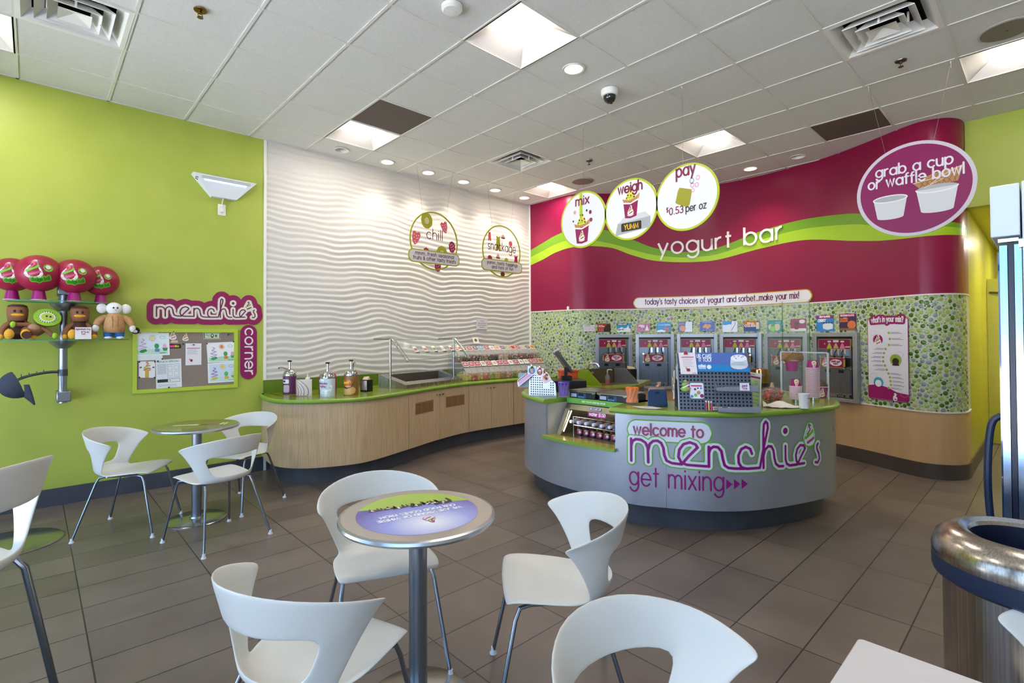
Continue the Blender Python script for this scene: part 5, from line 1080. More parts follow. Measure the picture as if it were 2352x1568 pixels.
mb.mat(3).fill(circ(s0+.325, 1.185, .062, 24), f, .013); mb.mat(4).fill(circ(s0+.325, 1.17, .036, 18), f, .0138); mb.fill([(s0+.285, 1.125), (s0+.365, 1.125), (s0+.35, 1.15), (s0+.30, 1.15)], f, .0138)
mb.mat(5).fill(circ(s0+.125, .93, .058, 24, a0=-30, a1=210), f, .013); mb.mat(1).fill(circ(s0+.125, .92, .038, 20), f, .0138)
mb.mat(6)
for x, y in ((.07, 1.475), (.37, 1.245), (.07, 1.0), (.41, .825)): mb.rib([(s0+x+a, y+b) for a, b in circ(0, 0, .036, 20, .028)+[(.036, 0)]], .0012, f, .013)
for x, y, sgn in [(.255, 1.475, 1), (.265, 1.41, 1), (.255, 1.345, 1), (.215, 1.30, -1), (.195, 1.255, -1), (.185, 1.21, -1), (.185, 1.165, -1), (.205, 1.12, -1), (.225, 1.075, -1), (.245, 1.035, 1), (.26, .995, 1), (.265, .955, 1), (.27, .915, 1), (.245, .88, 1)]:
    mb.mat(3).fill(circ(s0+x, y, .013, 12), f, .013); mb.mat(7)
    for k, (q, ww) in enumerate(((.005, .09), (-.006, .12))):
        a = s0+x+.022 if sgn > 0 else s0+x-.022-ww; mb.fill([(a, y+q-.0022), (a+ww, y+q-.0022), (a+ww, y+q+.0022), (a, y+q+.0022)], f, .013)
for q, k in (((.315, .80, .020, .032), 1), ((.315, .775, .024, .03), 1), ((.30, .81, .007, .009), 4), ((.33, .80, .006, .008), 4), ((.318, .765, .012, .01), 2)): mb.mat(k).fill(circ(s0+q[0], q[1], q[2], 12, q[3]), f, .0140+.0003*(k != 1))
mb.build('printed_content', [MAG, M('f2eef0', .3), M('c8508a', .4), M('96b03a', .4), M('3a2420', .4), M('3aa6c0', .4), M('d6a8c4', .4), M('8a7a90', .5)], t, local=False, smooth=0)

# ---------------------------------------------------------------- hanging mix / weigh / pay sign and the waffle bowl sign
def cupart(mb, f, x, y, s, h, k, bowl=True):
    """printed paper cup with waffle bowl and yogurt; k: rim, cup, waffle, yogurt, dark, berry, green"""
    T = lambda P: [(x+a*s, y+b*s) for a, b in P]
    if bowl:
        mb.mat(k[3]).fill(T([tuple(p) for p in catmull([(-.30, .30), (-.26, .48), (-.20, .62), (-.10, .78), (.0, 1.0), (.08, .80), (.18, .64), (.26, .48), (.30, .30)], 3)]), f, h)
        mb.mat(k[6]).rib(T([(-.2, .5), (0, .46), (.2, .52)]), .03*s, f, h+.0004)
        mb.mat(k[2]).fill(T([(-.46, .46), (-.1, .34), (.2, .40), (.52, .62), (.44, .28), (-.38, .22)]), f, h+.0006)
        mb.mat(k[7])
        for i in range(6): mb.rib(T([(-.36+.13*i, .26), (-.30+.13*i, .40)]), .008*s, f, h+.0008)
        for a, b, q, c in ((.05, .82, .05, 5), (-.08, .84, .035, 4), (-.14, .60, .045, 4), (.16, .62, .05, 5), (.02, .56, .045, 5), (.2, .46, .04, 4), (-.22, .46, .04, 5)): mb.mat(k[c]).fill(T(circ(a, b, q, 9)), f, h+.001)
    mb.mat(k[1]).fill(T([(-.40, .22), (.42, .28), (.33, -.48), (0, -.55), (-.31, -.5)]), f, h+.0012)
    mb.mat(k[0]).rib(T([(-.43, .25), (0, .17), (.45, .31)]), .035*s, f, h+.0014)
    swirl(mb, f, x+.0*s, y-.16*s, .42*s, h+.0014, (k[0], k[0], k[6], k[5])); mb.mat(k[0]).rib(T(circ(0, -.16, .3, 8, .27, 235, 305)), .014*s, f, h+.0026)
PALC = [M('efe9e6', .4), M('8e1050', .4), WAFFLE, M('d8d84a', .4), M('2a201e', .4), M('8a2444', .4), M('a6c22a', .4), M('7a4c28', .5)]
t = thing('hanging_sign', 'three joined white discs hung over the counter reading mix, weigh and pay', 'sign', (4.186, 2.70, 2.36)); ZS = 2.657; RS = .288
def disc(name, yc, deco):
    f = surf((4.186, yc, ZS), (0, -1, 0), (0, 0, 1)); mb = MB(); mb.mat(0).slab(circ(0, 0, RS+.004, 64), f, -.006, .0045); mb.mat(1).fill(circ(0, 0, RS-.014, 64), f, .0055); p = mb.build(name, [M('b3bf2a', .35), M('e2e2e3', .35)], t, local=False, smooth=30)
    mb = MB(); mats = deco(mb, f); mb.build('print', mats, p, local=False, smooth=0)
def dm(mb, f):
    mb.mat(6).fill([(-.045, .275), (.0, .275), (.0, .06), (-.012, .0), (-.06, -.06), (-.02, .0), (-.042, .06)], f, .0075); mb.mat(3).fill([(-.045, .275), (-.028, .275), (-.03, .05), (-.042, .06)], f, .0078); cupart(mb, f, -.01, -.13, .215, .0065, range(8))
    for x, y, q, k in ((-.10, .09, .022, 8), (.055, .085, .014, 4), (-.12, .0, .012, 4), (.10, .06, .022, 5), (.11, -.02, .022, 5)): mb.mat(k).fill(circ(x, y, q*.8, 8, q), f, .0079)
    mb.mat(9); write(mb, 'mix', f, 0, .155, .062, .0075, width=.17, align='c', h=.0090); return PALC+[M('d99a98', .4), M('7c1240', .4)]
def dw(mb, f):
    mb.mat(8).fill([(-.14, -.12), (-.06, -.06), (.16, -.05), (.215, -.10)], f, .006); mb.mat(9).fill([(-.17, -.235), (.215, -.20), (.215, -.10), (-.14, -.12)], f, .0062); mb.mat(4).fill(rrect(-.10, -.205, .12, -.125, .012), f, .007); mb.mat(10); write(mb, 'YUMM', f, .01, -.188, .032, .0045, width=.15, align='c', h=.0078)
    cupart(mb, f, .005, .02, .195, .0068, range(8)); mb.mat(11); write(mb, 'weigh', f, 0, .165, .062, .0075, width=.26, align='c', h=.009); return PALC+[M('c9cacc', .4), M('a4a6a9', .4), M('d8b03a', .4), M('7c1240', .4)]
def dp(mb, f):
    mb.mat(3).fill([tuple(p) for p in catmull([(-.09, .0), (-.07, .075), (-.04, .095), (.04, .07), (.055, .05), (.04, -.04), (.03, -.075), (.0, -.085), (-.09, -.04), (-.095, -.02), (-.09, .0)], 3)][:-1], f, .0065); mb.mat(0).rib([(-.05, .098), (.052, .062)], .006, f, .0072)
    for x, y, q, k in ((.055, .13, .026, 1), (.11, .145, .022, 2), (.06, .09, .022, 2), (.10, .085, .022, 2), (.065, .045, .018, 2)): mb.mat(k).fill(circ(x, y, q*.85, 14, q), f, .0066); mb.mat(0).fill(circ(x, y, q*.5, 12, q*.6), f, .0070)
    mb.mat(4); write(mb, 'pay', f, 0, .19, .07, .0078, width=.17, align='c', h=.009); write(mb, '0.53', f, -.155, -.13, .042, .0042, width=.13, h=.009); write(mb, '$', f, -.185, -.10, .026, .003, h=.009); mb.mat(5); write(mb, 'per oz', f, .0, -.13, .042, .0042, width=.18, h=.009); return [M('e6e4e4', .4), M('a8aaac', .4), M('d79cc4', .4), M('9a9620', .4), M('7c1240', .4), M('2a2428', .4)]
disc('mix_panel', 3.268, dm); disc('weigh_panel', 2.70, dw); disc('pay_panel', 2.140, dp)
wires(t, [((4.186, 3.258, ZC), (4.186, 3.258, ZS+RS)), ((4.186, 2.168, ZC), (4.186, 2.168, ZS+RS))])
t = thing('hanging_sign', 'large magenta disc sign with white rim reading grab a cup or waffle bowl', 'sign', (5.405, .765, 2.27)); yc, zc, R_ = .768, 2.667, .392
f = surf((5.405, yc, zc), (0, -1, 0), (0, 0, 1)); mb = MB(); mb.mat(0).slab(circ(0, 0, R_, 72), f, -.006, .006); mb.mat(1).fill(circ(0, 0, R_-.027, 72), f, .007); mb.build('disc', [M('d6ccd4', .35), M('8e1058', .35)], t, local=False, smooth=30)
mb = MB(); mb.mat(0); write(mb, 'grab a cup', f, 0, .15, .058, .0065, width=.50, align='c', h=.009); write(mb, 'or waffle bowl', f, .005, .055, .058, .0065, width=.62, align='c', h=.009); mb.build('lettering', M('ece4ea', .35), t, local=False, smooth=0)
mb = MB()
def cup2(x, y, s, waf):
    T = lambda P: [(x+a*s, y+b*s) for a, b in P]
    if waf:
        mb.mat(3).fill(T([(-1.15, 1.12), (-.2, 1.55), (.5, 1.62), (1.25, 1.78), (1.0, .85), (-.8, .7)]), f, .0075); mb.mat(4)
        for i in range(7): mb.rib(T([(-.8+.26*i, .8), (-.45+.26*i, 1.5)]), .02*s, f, .008); mb.rib(T([(-.55+.26*i, .8), (-.9+.26*i, 1.3)]) if i < 6 else T([(.9, .85), (.8, 1.4)]), .02*s, f, .008)
        mb.mat(5).rib(T([(-1.15, 1.12), (-.1, 1.25), (.3, 1.12), (-.6, .75)]), .02*s, f, .0085); mb.rib(T([(-.3, .9), (.3, 1.35), (1.25, 1.78)]), .02*s, f, .0085)
    mb.mat(0).fill(T([(-1, .62), (1, .62), (.78, -.75)]+circ(0, -.75, .78, 12, .16, 0, -180)), f, .0088); mb.mat(2).fill(T(circ(0, .62, 1, 28, .24)), f, .0084 if waf else .0092); mb.mat(1).rib(T(circ(0, .62, 1, 28, .24)[14 if waf else 0:]+([(1, .62)] if not waf else [(1, .62)])), .04*s, f, .0096)
cup2(-.155, -.125, .115, 0); cup2(.15, -.105, .13, 1); mb.build('cup_print', [M('dcdcdc', .4), M('f2f0f0', .4), M('b4b6b8', .4), WAFFLE, M('96683c', .5), M('eed8c4', .5)], t, local=False, smooth=0)
wires(t, [((5.405, 1.063, ZC), (5.405, .952, zc+.345)), ((5.405, .52, ZC), (5.405, .632, zc+.367))])

# ================================================================ curved service counter in the middle
MCP = [(4.05, 3.86), (3.80, 3.72), (3.613, 3.56), (3.46, 3.32), (3.342, 2.995), (3.315, 2.654), (3.348, 2.195), (3.472, 1.94), (3.641, 1.684), (3.898, 1.474), (4.298, 1.303), (4.666, 1.204), (4.929, 1.228), (5.2, 1.33), (5.42, 1.52), (5.56, 1.80), (5.64, 2.12)]
MC = Path(MCP, 10, 1)
if MC.at(2.0)[1].x > 0: MC = Path(MCP, 10, -1)
def mcs(px, py):
    d = ray(px, py); best = None
    for i in range(len(MC.p)-1):
        a, b = MC.p[i], MC.p[i+1]; e = b-a; det = d.x*(-e.y)+e.x*d.y
        if abs(det) < 1e-12: continue
        t = (a.x*(-e.y)+e.x*a.y)/det; k = (d.x*a.y-d.y*a.x)/det
        if 0 <= k <= 1 and t > 0 and (best is None or t < best[0]): best = (t, MC.l[i]+k*(MC.l[i+1]-MC.l[i]), CH+d.z*t)
    return best[1], best[2]
SA, SB = mcs(1254, 970)[0], mcs(1413, 990)[0]          # recess of the drinks cooler
ZB, ZT, ZW = .175, .855, .895; LEDGE = .565
CLAD = noisy(M('a4aab6', .33, .5, key='clad'), 3, 'a2a8b4', 'aeb3be', rough=(.3, .38))
sc = thing('service_counter', 'curved silver grey service counter with a large purple welcome word mark', 'counter', (4.2, 2.4, 0)); EMAX = MC.l[-1]
def vpanel(mb, a, b, z0, z1, h0=0, h1=-.02, path=MC): panel(mb, a, b, z0, z1, h0, h1, path)
seam1, seam2 = mcs(1242, 1020)[0], mcs(1530, 1100)[0]
for a, b in ((0, seam1), (seam1+.0015, SA)): mb = MB(); vpanel(mb, a, b, ZB, ZT); mb.build('front_panel', CLAD, sc, local=False)
mb = MB(); vpanel(mb, SA, SB, ZB, LEDGE); mb.build('front_panel', CLAD, sc, local=False)
for a, b in ((SB, seam2), (seam2+.0015, EMAX)): mb = MB(); vpanel(mb, a, b, ZB, ZT); mb.build('front_panel', CLAD, sc, local=False)
mb = MB(); vpanel(mb, 0, EMAX, 0, .175, -.095, -.11); mb.build('toe_kick', TILE, sc, local=False)
INA = Vector((3.62, 2.995)); INB = Vector((3.60, 2.37))
pa, pb = MC.fn(SA, 0, 0), MC.fn(SB, 0, 0)
for p, q in ((pa, INA), (pb, INB)): mb = MB(); mb.add([(p.x, p.y, LEDGE), (q.x, q.y, LEDGE), (q.x, q.y, ZT), (p.x, p.y, ZT)], [(0, 1, 2, 3)]); mb.build('recess_side', M('b4b4ac', .4, .3), sc, local=False, smooth=0)
mb = MB(); S_ = [SA-.02+(SB-SA+.03)*i/16 for i in range(17)]
up = [MC.fn(s, LEDGE+.015, .035) for s in S_]; lo = [MC.fn(s, LEDGE-.01, .035) for s in S_]; bk = [Vector((3.66, 3.03-(3.03-2.33)*i/16, LEDGE+.015)) for i in range(17)]
mb.mat(0).grid([up, bk]); mb.mat(1).grid([lo, up]); mb.grid([[MC.fn(s, LEDGE-.01, 0) for s in S_], lo]); mb.add([lo[0], up[0], bk[0], lo[-1], up[-1], bk[-1]], [(0, 1, 2), (5, 4, 3)]); mb.build('sill', [noisy(M('a0963a', .25, key='sill'), 5, '9a9034', 'a89e44'), LAMEDGE], sc, local=False)
mb = MB(); INN = Path([(4.45, 3.80), (4.15, 3.55), (3.95, 3.30), (3.90, 2.9), (3.90, 2.5), (3.98, 2.25), (4.10, 2.05), (4.30, 1.90), (4.6, 1.80), (4.85, 1.82), (5.0, 1.95), (5.1, 2.18)], 8, 1)
n = 60; mb.grid([[INN.fn(INN.l[-1]*i/n, z, 0) for i in range(n+1)] for z in (.1, ZT)]); mb.build('inner_panel', M('8f8a80', .5), sc, local=False)
# word mark wrapped on the curve
ff = MC.fn; us, zu = mcs(1447, 1075); ue, _ = mcs(1884, 1060); s1_, z1_ = mcs(1447, 1012)
mb = MB()
a0, zb0 = mcs(1440, 1010); a1, zt1 = mcs(1634, 965); _, zt0 = mcs(1470, 962); _, zz = mcs(1470, 1012)
pz0, pz1 = .655, .822
mb.mat(0).gfill(rrect(a0-.002, pz0, a1+.01, pz1, .082, 8), ff, .001, 40); mb.mat(1).gfill(rrect(a0+.008, pz0+.01, a1-.001, pz1-.01, .072, 8), ff, .0016, 40)
mb.mat(3); write(mb, 'welcome to', ff, a0+.055, .708, .056, .0068, width=(a1-a0)-.115, h=.0062)
wordmark(mb, ff, us+.012, .492, .172, ue-us-.03, ((0, .205, .002), (1, .155, .003), (2, .057, .0045)), (0, 1, 0, 3))
g0, _ = mcs(1444, 1100); g1, _ = mcs(1664, 1115); mb.mat(2); write(mb, 'get mixing', ff, g0+.008, .326, .096, .0062, width=g1-g0-.016, h=.003)
for k in range(3):
    u, _ = mcs(1668+17.5*k, 1112); e, _ = mcs(1682+17.5*k, 1112); mb.mat(2).fill([(u, .336), (e, .372), (u, .408)], ff, .003)
mb.fill(circ(mcs(1886, 1012)[0], .63, .006, 8), ff, .002)
u, v = mcs(1914, 985); mb.fill([(u-.006, v-.02), (u+.006, v-.02), (u+.006, v+.03), (u-.006, v+.03)], ff, .002)
mb.build('lettering', [M('6cb23c', .35), M('dfe4f0', .3), M('8e1478', .35), M('a0486e', .35)], sc, local=False, smooth=0)

# worktop: two wings and the set back strip that carries the scales
wt = thing('service_worktop', 'glossy olive green worktop of the curved service counter', 'worktop', (4.2, 2.4, ZT))
def wing(a, b, name):
    n = max(6, int((b-a)/.04)); S_ = [a+(b-a)*i/n for i in range(n+1)]; mb = MB()
    prof = [(-.02, ZT), (.018, ZT), (.028, ZT+.006), (.033, ZT+.02), (.028, ZW-.006), (.018, ZW), (0, ZW)]
    mb.mat(1).grid([[ff(s, z, h) for s in S_] for h, z in prof])
    f0, f1 = a/MC.l[-1], b/MC.l[-1]
    inn = []
    for s in S_:
        p = MC.at(s)[0]; q = min(INN.p, key=lambda k: (k-p).length); inn.append(q)
    mb.mat(0).grid([[ff(s, ZW, 0) for s in S_], [Vector((q.x, q.y, ZW)) for q in inn]])
    for i in (0, -1):
        p = [ff(S_[i], z, h) for h, z in prof]; q = inn[i]; mb.mat(1).add(p+[(q.x, q.y, ZW), (q.x, q.y, ZT)], [tuple(range(len(p)+2))])
    return mb.build(name, [LAM, LAMEDGE], wt, local=False, smooth=50)
wing(0, SA+.012, 'left_wing'); wing(SB-.035, EMAX, 'right_wing')
mb = MB(); mb.mat(0).add([(3.59, 3.0, ZW), (3.60, 2.36, ZW), (3.92, 2.30, ZW), (3.92, 3.05, ZW)], [(0, 1, 2, 3)]); mb.mat(1).add([(3.59, 3.0, ZW), (3.60, 2.36, ZW), (3.60, 2.36, ZT-.008), (3.59, 3.0, ZT-.008)], [(0, 1, 2, 3)]); mb.add([(3.59, 3.0, ZT-.008), (3.60, 2.36, ZT-.008), (3.92, 2.30, ZT-.008), (3.92, 3.05, ZT-.008)], [(3, 2, 1, 0)])
st = mb.build('scale_shelf', [LAM, M('6fae4e', .3)], wt, local=False, smooth=0)
f = surf((3.589, 2.68, ZW-.024), (0, -1, 0), (0, 0, 1)); mb = MB(); write(mb, 'SORRY WE DO NOT ACCEPT BILLS OVER $20', f, -.02, -.006, .0095, .0014, width=.25, align='c', h=.003); mb.build('shelf_lettering', M('e4f0dc', .4), st, local=False, smooth=0)

# drinks cooler in the recess: leaning glass front, rack of water and juice bottles
dc = thing('drinks_cooler', 'small steel drinks cooler with slanted front set in the counter recess', 'cooler', (3.6, 2.68, LEDGE+.016))
yl, yr = 2.985, 2.355; z0, z1 = LEDGE+.017, .842; xb = lambda z: 3.43+(z-z0)/(z1-z0)*.15
def fr_(y0, y1, za, zb_, d=.012): return [(xb(za), y0, za), (xb(zb_), y0, zb_), (xb(zb_), y1, zb_), (xb(za), y1, za)]
mb = MB()
for q in (fr_(yl, yl-.045, z0, z1), fr_(yr+.02, yr, z0, z1), fr_(yl, yr, z1-.045, z1)):
    mb.add(q+[(p[0]+.02, p[1], p[2]) for p in q], [(0, 1, 2, 3), (7, 6, 5, 4)]+[(k, 4+k, 4+(k+1) % 4, (k+1) % 4) for k in range(4)])
mb.build('frame', noisy(M('b9b09c', .3, .9, key='dcf'), 4, 'aca48f', 'c4bba8'), dc, local=False, smooth=0)
mb = MB(); mb.add([(xb(z1), yl, z1), (xb(z1), yr, z1), (3.88, yr, z1), (3.88, yl, z1), (xb(z0), yl, z0), (xb(z0), yr, z0), (3.88, yr, z0), (3.88, yl, z0)], [(0, 1, 2, 3), (7, 6, 5, 4), (0, 3, 7, 4), (1, 5, 6, 2), (3, 2, 6, 7)]); mb.build('steel_liner', noisy(M('b8a888', .28, .9, key='dcl'), 4, 'a99a7c', 'c6b898'), dc, local=False, smooth=0)
f = surf((xb(z1-.022)-.001, 2.66, z1-.022), (0, -1, 0), (-(-.15), 0, z1-z0)); mb = MB(); mb.mat(0).slab(rrect(-.058, -.013, .058, .013, .003), f, .001, .003); mb.mat(1).slab(rrect(-.055, -.0105, .055, .0105, .002), f, .003, .0034); mb.mat(0); write(mb, 'CRAFT MFG', f, 0, -.006, .0085, .0018, width=.092, align='c', h=.004); mb.build('maker_plate', [M('22287a', .4), M('d9dae2', .4)], dc, local=False, smooth=0)
f = surf((3.56, 2.64, .772), (0, -1, 0), (.2, 0, 1)); mb = MB(); mb.mat(0).slab(rrect(-.095, -.016, .095, .022, .012), f, 0, .002); mb.mat(1); write(mb, 'water $1.50', f, 0, -.008, .019, .0030, width=.165, align='c', h=.003); mb.build('price_sign', [M('c02a96', .4), M('f6e6f2', .4)], dc, local=False, smooth=0)
mb = MB(); mb.tube([(3.455, yl-.06, z0+.03), (3.565, yl-.06, z1-.06)], .005, 8); mb.build('light_strip', M('fff2d8', .4, emit=6, key='strip'), dc, local=False)
mb = MB()
for y in (2.85, 2.36): mb.tube([(3.50, y, z0), (3.50, y, .745), (3.74, y, .745)], .003, 6)
mb.tube([(3.50, 2.85, .672), (3.50, 2.36, .672)], .004, 6); mb.tube([(3.50, 2.85, .745), (3.50, 2.36, .745)], .003, 6); mb.bx((3.50, 2.36, .665), (3.80, 2.85, .669)); mb.build('wire_shelf', CHROME, dc, local=False)
def bottle(k, y, lying, label):
    t = thing('water_bottle' if lying else 'juice_bottle', label, 'bottle', (3.56, y, .692) if lying else (3.545, y, z0), group='water bottles on the cooler shelf' if lying else 'juice bottles under the cooler shelf')
    ax = (-1, 0, 0) if lying else (0, 0, 1); o = Vector((.17, 0, 0)) if lying else Vector((0, 0, 0)); L_ = .19 if lying else .095; r = .026
    mb = MB(); mb.lathe([(0, 0), (r, .002), (r, L_*.62), (r*.8, L_*.75), (.012, L_*.9), (.012, L_*.95)], 18, o, axis=ax); mb.build('bottle_body', M('dfe6ea', .05, alpha=.45, spec=.6, key='wbt') if lying else M('3a1a2c', .12), t)
    mb = MB(); mb.lathe([(r+.0005, L_*.15), (r+.0005, L_*.55)], 18, o, cap=False, axis=ax); mb.build('wrap_label', M('d8604c', .4) if lying else M(('a03468', '8a3a6c', '98446a')[k % 3], .4), t)
    if not lying:
        mb = MB(); f = cylmap(r+.0008, (0, 0, 0), -.9); mb.gfill(circ(0, L_*.33, .012, 12), f, .0006, 6); mb.mat(1).gfill([(-.022, L_*.5), (.022, L_*.5), (.022, L_*.56), (-.022, L_*.56)], f, .0004, 6); mb.build('label_print', pal('e6dfe6', 'd8c04c'), t)
    mb = MB(); mb.lathe([(.0145, L_*.93), (.0145, L_*1.07), (.013, L_*1.08), (0, L_*1.08)], 16, o, axis=ax); mb.build('cap', M('dcd6e6', .35) if lying else M('6a7aa8', .35), t)
BN = ['first', 'second', 'third', 'fourth', 'fifth', 'sixth', 'last']
for k in range(7): bottle(k, 2.905-.082*k, True, 'clear water bottle lying cap forward in the cooler, %s from the left' % BN[k])
for k in range(7): bottle(k, 2.815-.072*k, False, 'dark juice bottle standing under the water bottles in the cooler, %s from the left' % BN[k])

# sink counter behind, with green splash panels, taps and soap
sk = thing('sink_counter', 'green topped hand sink counter behind the scales, its end cut straight', 'counter', (4.9, 3.6, .1))
pol = [(4.42, 3.98), (4.49, 3.70), (4.52, 3.45), (4.545, 3.27), (4.62, 3.18), (4.74, 3.145), (4.965, 3.16), (5.80, 3.47), (5.62, 3.85), (5.2, 4.12), (4.75, 4.16)]
mb = MB(); mb.mat(0).add([(x, y, ZW) for x, y in pol], [tuple(range(len(pol)))[::1]]); n = len(pol); mb.mat(1).add([(x, y, ZW) for x, y in pol]+[(x, y, ZT) for x, y in pol], [(k, (k+1) % n, n+(k+1) % n, n+k) for k in range(n)]+[tuple(range(n, 2*n))]); mb.build('top', [LAM, noisy(M('8f8a22', .3, key='ske'), 4, '8a861e', '9a962a')], sk, local=False, smooth=0)
cx, cy = 5.05, 3.62; mb = MB(); mb.prism([(cx+(x-cx)*.86, cy+(y-cy)*.84) for x, y in pol], .1, ZT-.001); mb.build('cabinet', M('8f877c', .5), sk, local=False, smooth=0)
q0, q1 = Vector((4.63, 3.72)), Vector((4.745, 3.455)); off = Vector((.53, -.15))
for k, nm in ((0, 0), (1, 1)):
    b0, b1 = q0+off*k, q1+off*k; d = (b1-b0).normalized(); nn = Vector((d.y, -d.x)); top_ = b0.lerp(b1, .46)
    pr = [(b0, ZW+.001), (b1, ZW+.001), (b1.lerp(b0, .03), ZW+.012), (top_, ZW+.175), (b0, ZW+.175)]
    mb = MB(); A_ = [(p.x-nn.x*.006, p.y-nn.y*.006, z) for p, z in pr]; B2 = [(p.x+nn.x*.006, p.y+nn.y*.006, z) for p, z in pr]; m = len(pr)
    mb.mat(0).add(A_, [tuple(range(m))]); mb.mat(2 if k else 0).add(B2, [tuple(range(m-1, -1, -1))]); mb.mat(1).add(A_+B2, [(i, m+i, m+(i+1) % m, (i+1) % m) for i in range(m)])
    if k: mb.mat(2).add([(p.x-nn.x*.0065, p.y-nn.y*.0065, z) for p, z in pr], [tuple(range(m))])
    mb.build('splash_panel', [M('7f9a1e', .3), M('b8a83c', .35), M('6b6258', .3, .7)], sk, local=False, smooth=0)
b0, b1 = q0, q0+off; mb = MB(); mb.add([(b0.x, b0.y, ZW+.001), (b1.x, b1.y, ZW+.001), (b1.x, b1.y, ZW+.175), (b0.x, b0.y, ZW+.175)], [(0, 1, 2, 3)]); mb.build('steel_back', M('6b6258', .3, .8), sk, local=False, smooth=0)
mb = MB(); c = [q0+off*.06, q0+off*.94, q1+off*.94+(q1-q0)*.0, q1+off*.06]; mb.add([(p.x, p.y, ZW+.002) for p in c], [(0, 1, 2, 3)]); mb.build('basin', M('8a7a6c', .3, .8), sk, local=False, smooth=0)
t = thing('faucet', 'chrome gooseneck faucet rising behind the green splash panel', 'faucet', (4.75, 3.56, ZW+.001)); mb = MB(); mb.tube(catmull([(4.73, 3.63, ZW), (4.73, 3.63, 1.06), (4.735, 3.60, 1.135), (4.76, 3.53, 1.14), (4.77, 3.50, 1.10)], 5), .010, 8); mb.build('spout', CHROME, t, local=False)
mb = MB(); mb.cyl((4.73, 3.63, 1.0), (4.71, 3.55, 1.04), .012); mb.build('lever', CHROME, t, local=False)
t = thing('soap_bottle', 'clear soap bottle with red liquid and pump beside the faucet', 'bottle', (4.90, 3.485, ZW+.003)); mb = MB(); mb.lathe([(0, 0), (.026, 0), (.027, .05)], 18); mb.build('red_soap', M('9a2a1a', .15), t); mb = MB(); mb.lathe([(.0275, .0), (.0275, .09), (.012, .115), (.012, .13)], 18, cap=False); mb.build('bottle', CLEAR, t)
mb = MB(); mb.cyl((0, 0, .13), (0, 0, .165), .006); mb.tube([(0, 0, .165), (.03, -.02, .17), (.045, -.03, .16)], .006, 6); mb.build('pump', M('d8c8b4', .4), t)
mb = MB(); mb.prism(rrect(-.05, -.06, .05, .06, .015), 0, .165); b = thing('towel_dispenser', 'black napkin box with a paper sticking out right of the sink', 'dispenser', (5.30, 3.43, ZW+.001), -.5); mb.build('box', BLACK, b, bevel=.006); mb = MB(); mb.add([(-.045, -.02, .165), (.04, -.03, .165), (.045, .02, .165), (-.04, .03, .165), (-.05, 0, .20), (.05, .01, .185)], [(0, 1, 5, 4), (2, 3, 4, 5), (0, 4, 3), (1, 2, 5)]); mb.build('paper', M('c0a688', .7), b)

# ================================================================ things standing on the service counter
def perf(mb, f, u0, u1, v0, v1, p, r, h=.0012, n=8, skip=None):
    """rows of punched holes shown as dark discs"""
    nu, nv = int((u1-u0)/p), int((v1-v0)/p)
    for i in range(nu+1):
        for j in range(nv+1):
            u, v = u0+(u1-u0-nu*p)/2+i*p, v0+(v1-v0-nv*p)/2+j*p
            if skip and skip(u, v): continue
            mb.fill(circ(u, v, r, n), f, h)
PG = M('6c7280', .4, .7); PGD = M('5c626f', .4, .7); PGL = M('b8bfca', .35, .6); HOLE = M('14161c', .8)
def tagcard(label, f, u, v, w, hh, cols, draw, grp, h=.012, rot=0, name='clip_tag'):
    c, s = math.cos(rot), math.sin(rot); g = lambda a, b, k=0: f(u+(a*c-b*s)*w, v+(a*s+b*c)*hh, h+k); mb = MB(); mb.mat(0).slab(rrect(-1, -1, 1, 1, .12, 3), g, 0, .001); draw(mb, g); return solo(name, mb, pal(*cols), label, 'tag', grp, smooth=0)
# left pegboard stand with clipped tags, pen holder and tray
A, B = Vector((3.44, 3.335)), Vector((3.545, 3.085)); d = (B-A).normalized()
ls = thing('pegboard_stand', 'silver perforated metal stand at the left end of the service counter', 'display stand', (3.5, 3.2, ZW+.001)); f = surf((A.x, A.y, ZW+.001), (d.x, d.y, 0), (0, 0, 1)); wl = (B-A).length
mb = MB(); mb.mat(0).slab([(0, 0), (wl, 0), (wl*.97, .12), (wl*.42, .25), (0, .265)], f, -.003, 0); mb.mat(1); perf(mb, f, .015, wl-.02, .015, .235, .0215, .0065, skip=lambda u, v: v > .25-(u/wl)*.14 or (wl*.52 < u < wl*.78 and v > .07)); mb.build('perforated_panel', [PGL, HOLE], ls, local=False, smooth=0)
mb = MB(); mb.slab([(-.002, 0), (wl, 0), (wl, .012), (-.002, .012)], f, 0, .05); mb.slab([(.045, .012), (wl, .012), (wl, .07), (.13, .07), (.09, .04)], f, .048, .05); mb.build('acrylic_tray', ACRYL, ls, local=False, smooth=0)
mb = MB(); mb.slab([(0, 0), (-.0, .265), (.0, .265), (.003, 0)], f, -.11, 0); mb.build('side_panel', PGD, ls, local=False, smooth=0)
g = surf((A.x, A.y, ZW+.001), (-.55, .83, 0), (0, 0, 1)); mb = MB(); mb.slab(rrect(.005, .075, .095, .15, .004), g, .0, .035); mb.slab(rrect(-.005, .165, .10, .21, .004), g, .0, .035); mb.build('pen_holder', M('9cb4c8', .2, alpha=.7, key='penh'), ls, local=False, smooth=0)
for k in range(6):
    o = g(.02+.013*k, .10, .04); mb = MB(); mb.tube([o, o+Vector((0, 0, .10))], .0042, 6); mb.mat(1).ball(o+Vector((0, 0, .102)), .005, 6); solo('pen', mb, [M('7fb83a' if k < 3 else 'dfe4ea', .35), M('e6e8ea', .3)], ('green' if k < 3 else 'white')+' pen in the clear holder on the pegboard stand, %s from its right' % NUM[k], 'pen', 'pens in the pegboard pen holder')
PT = 'tags clipped to the left pegboard stand'
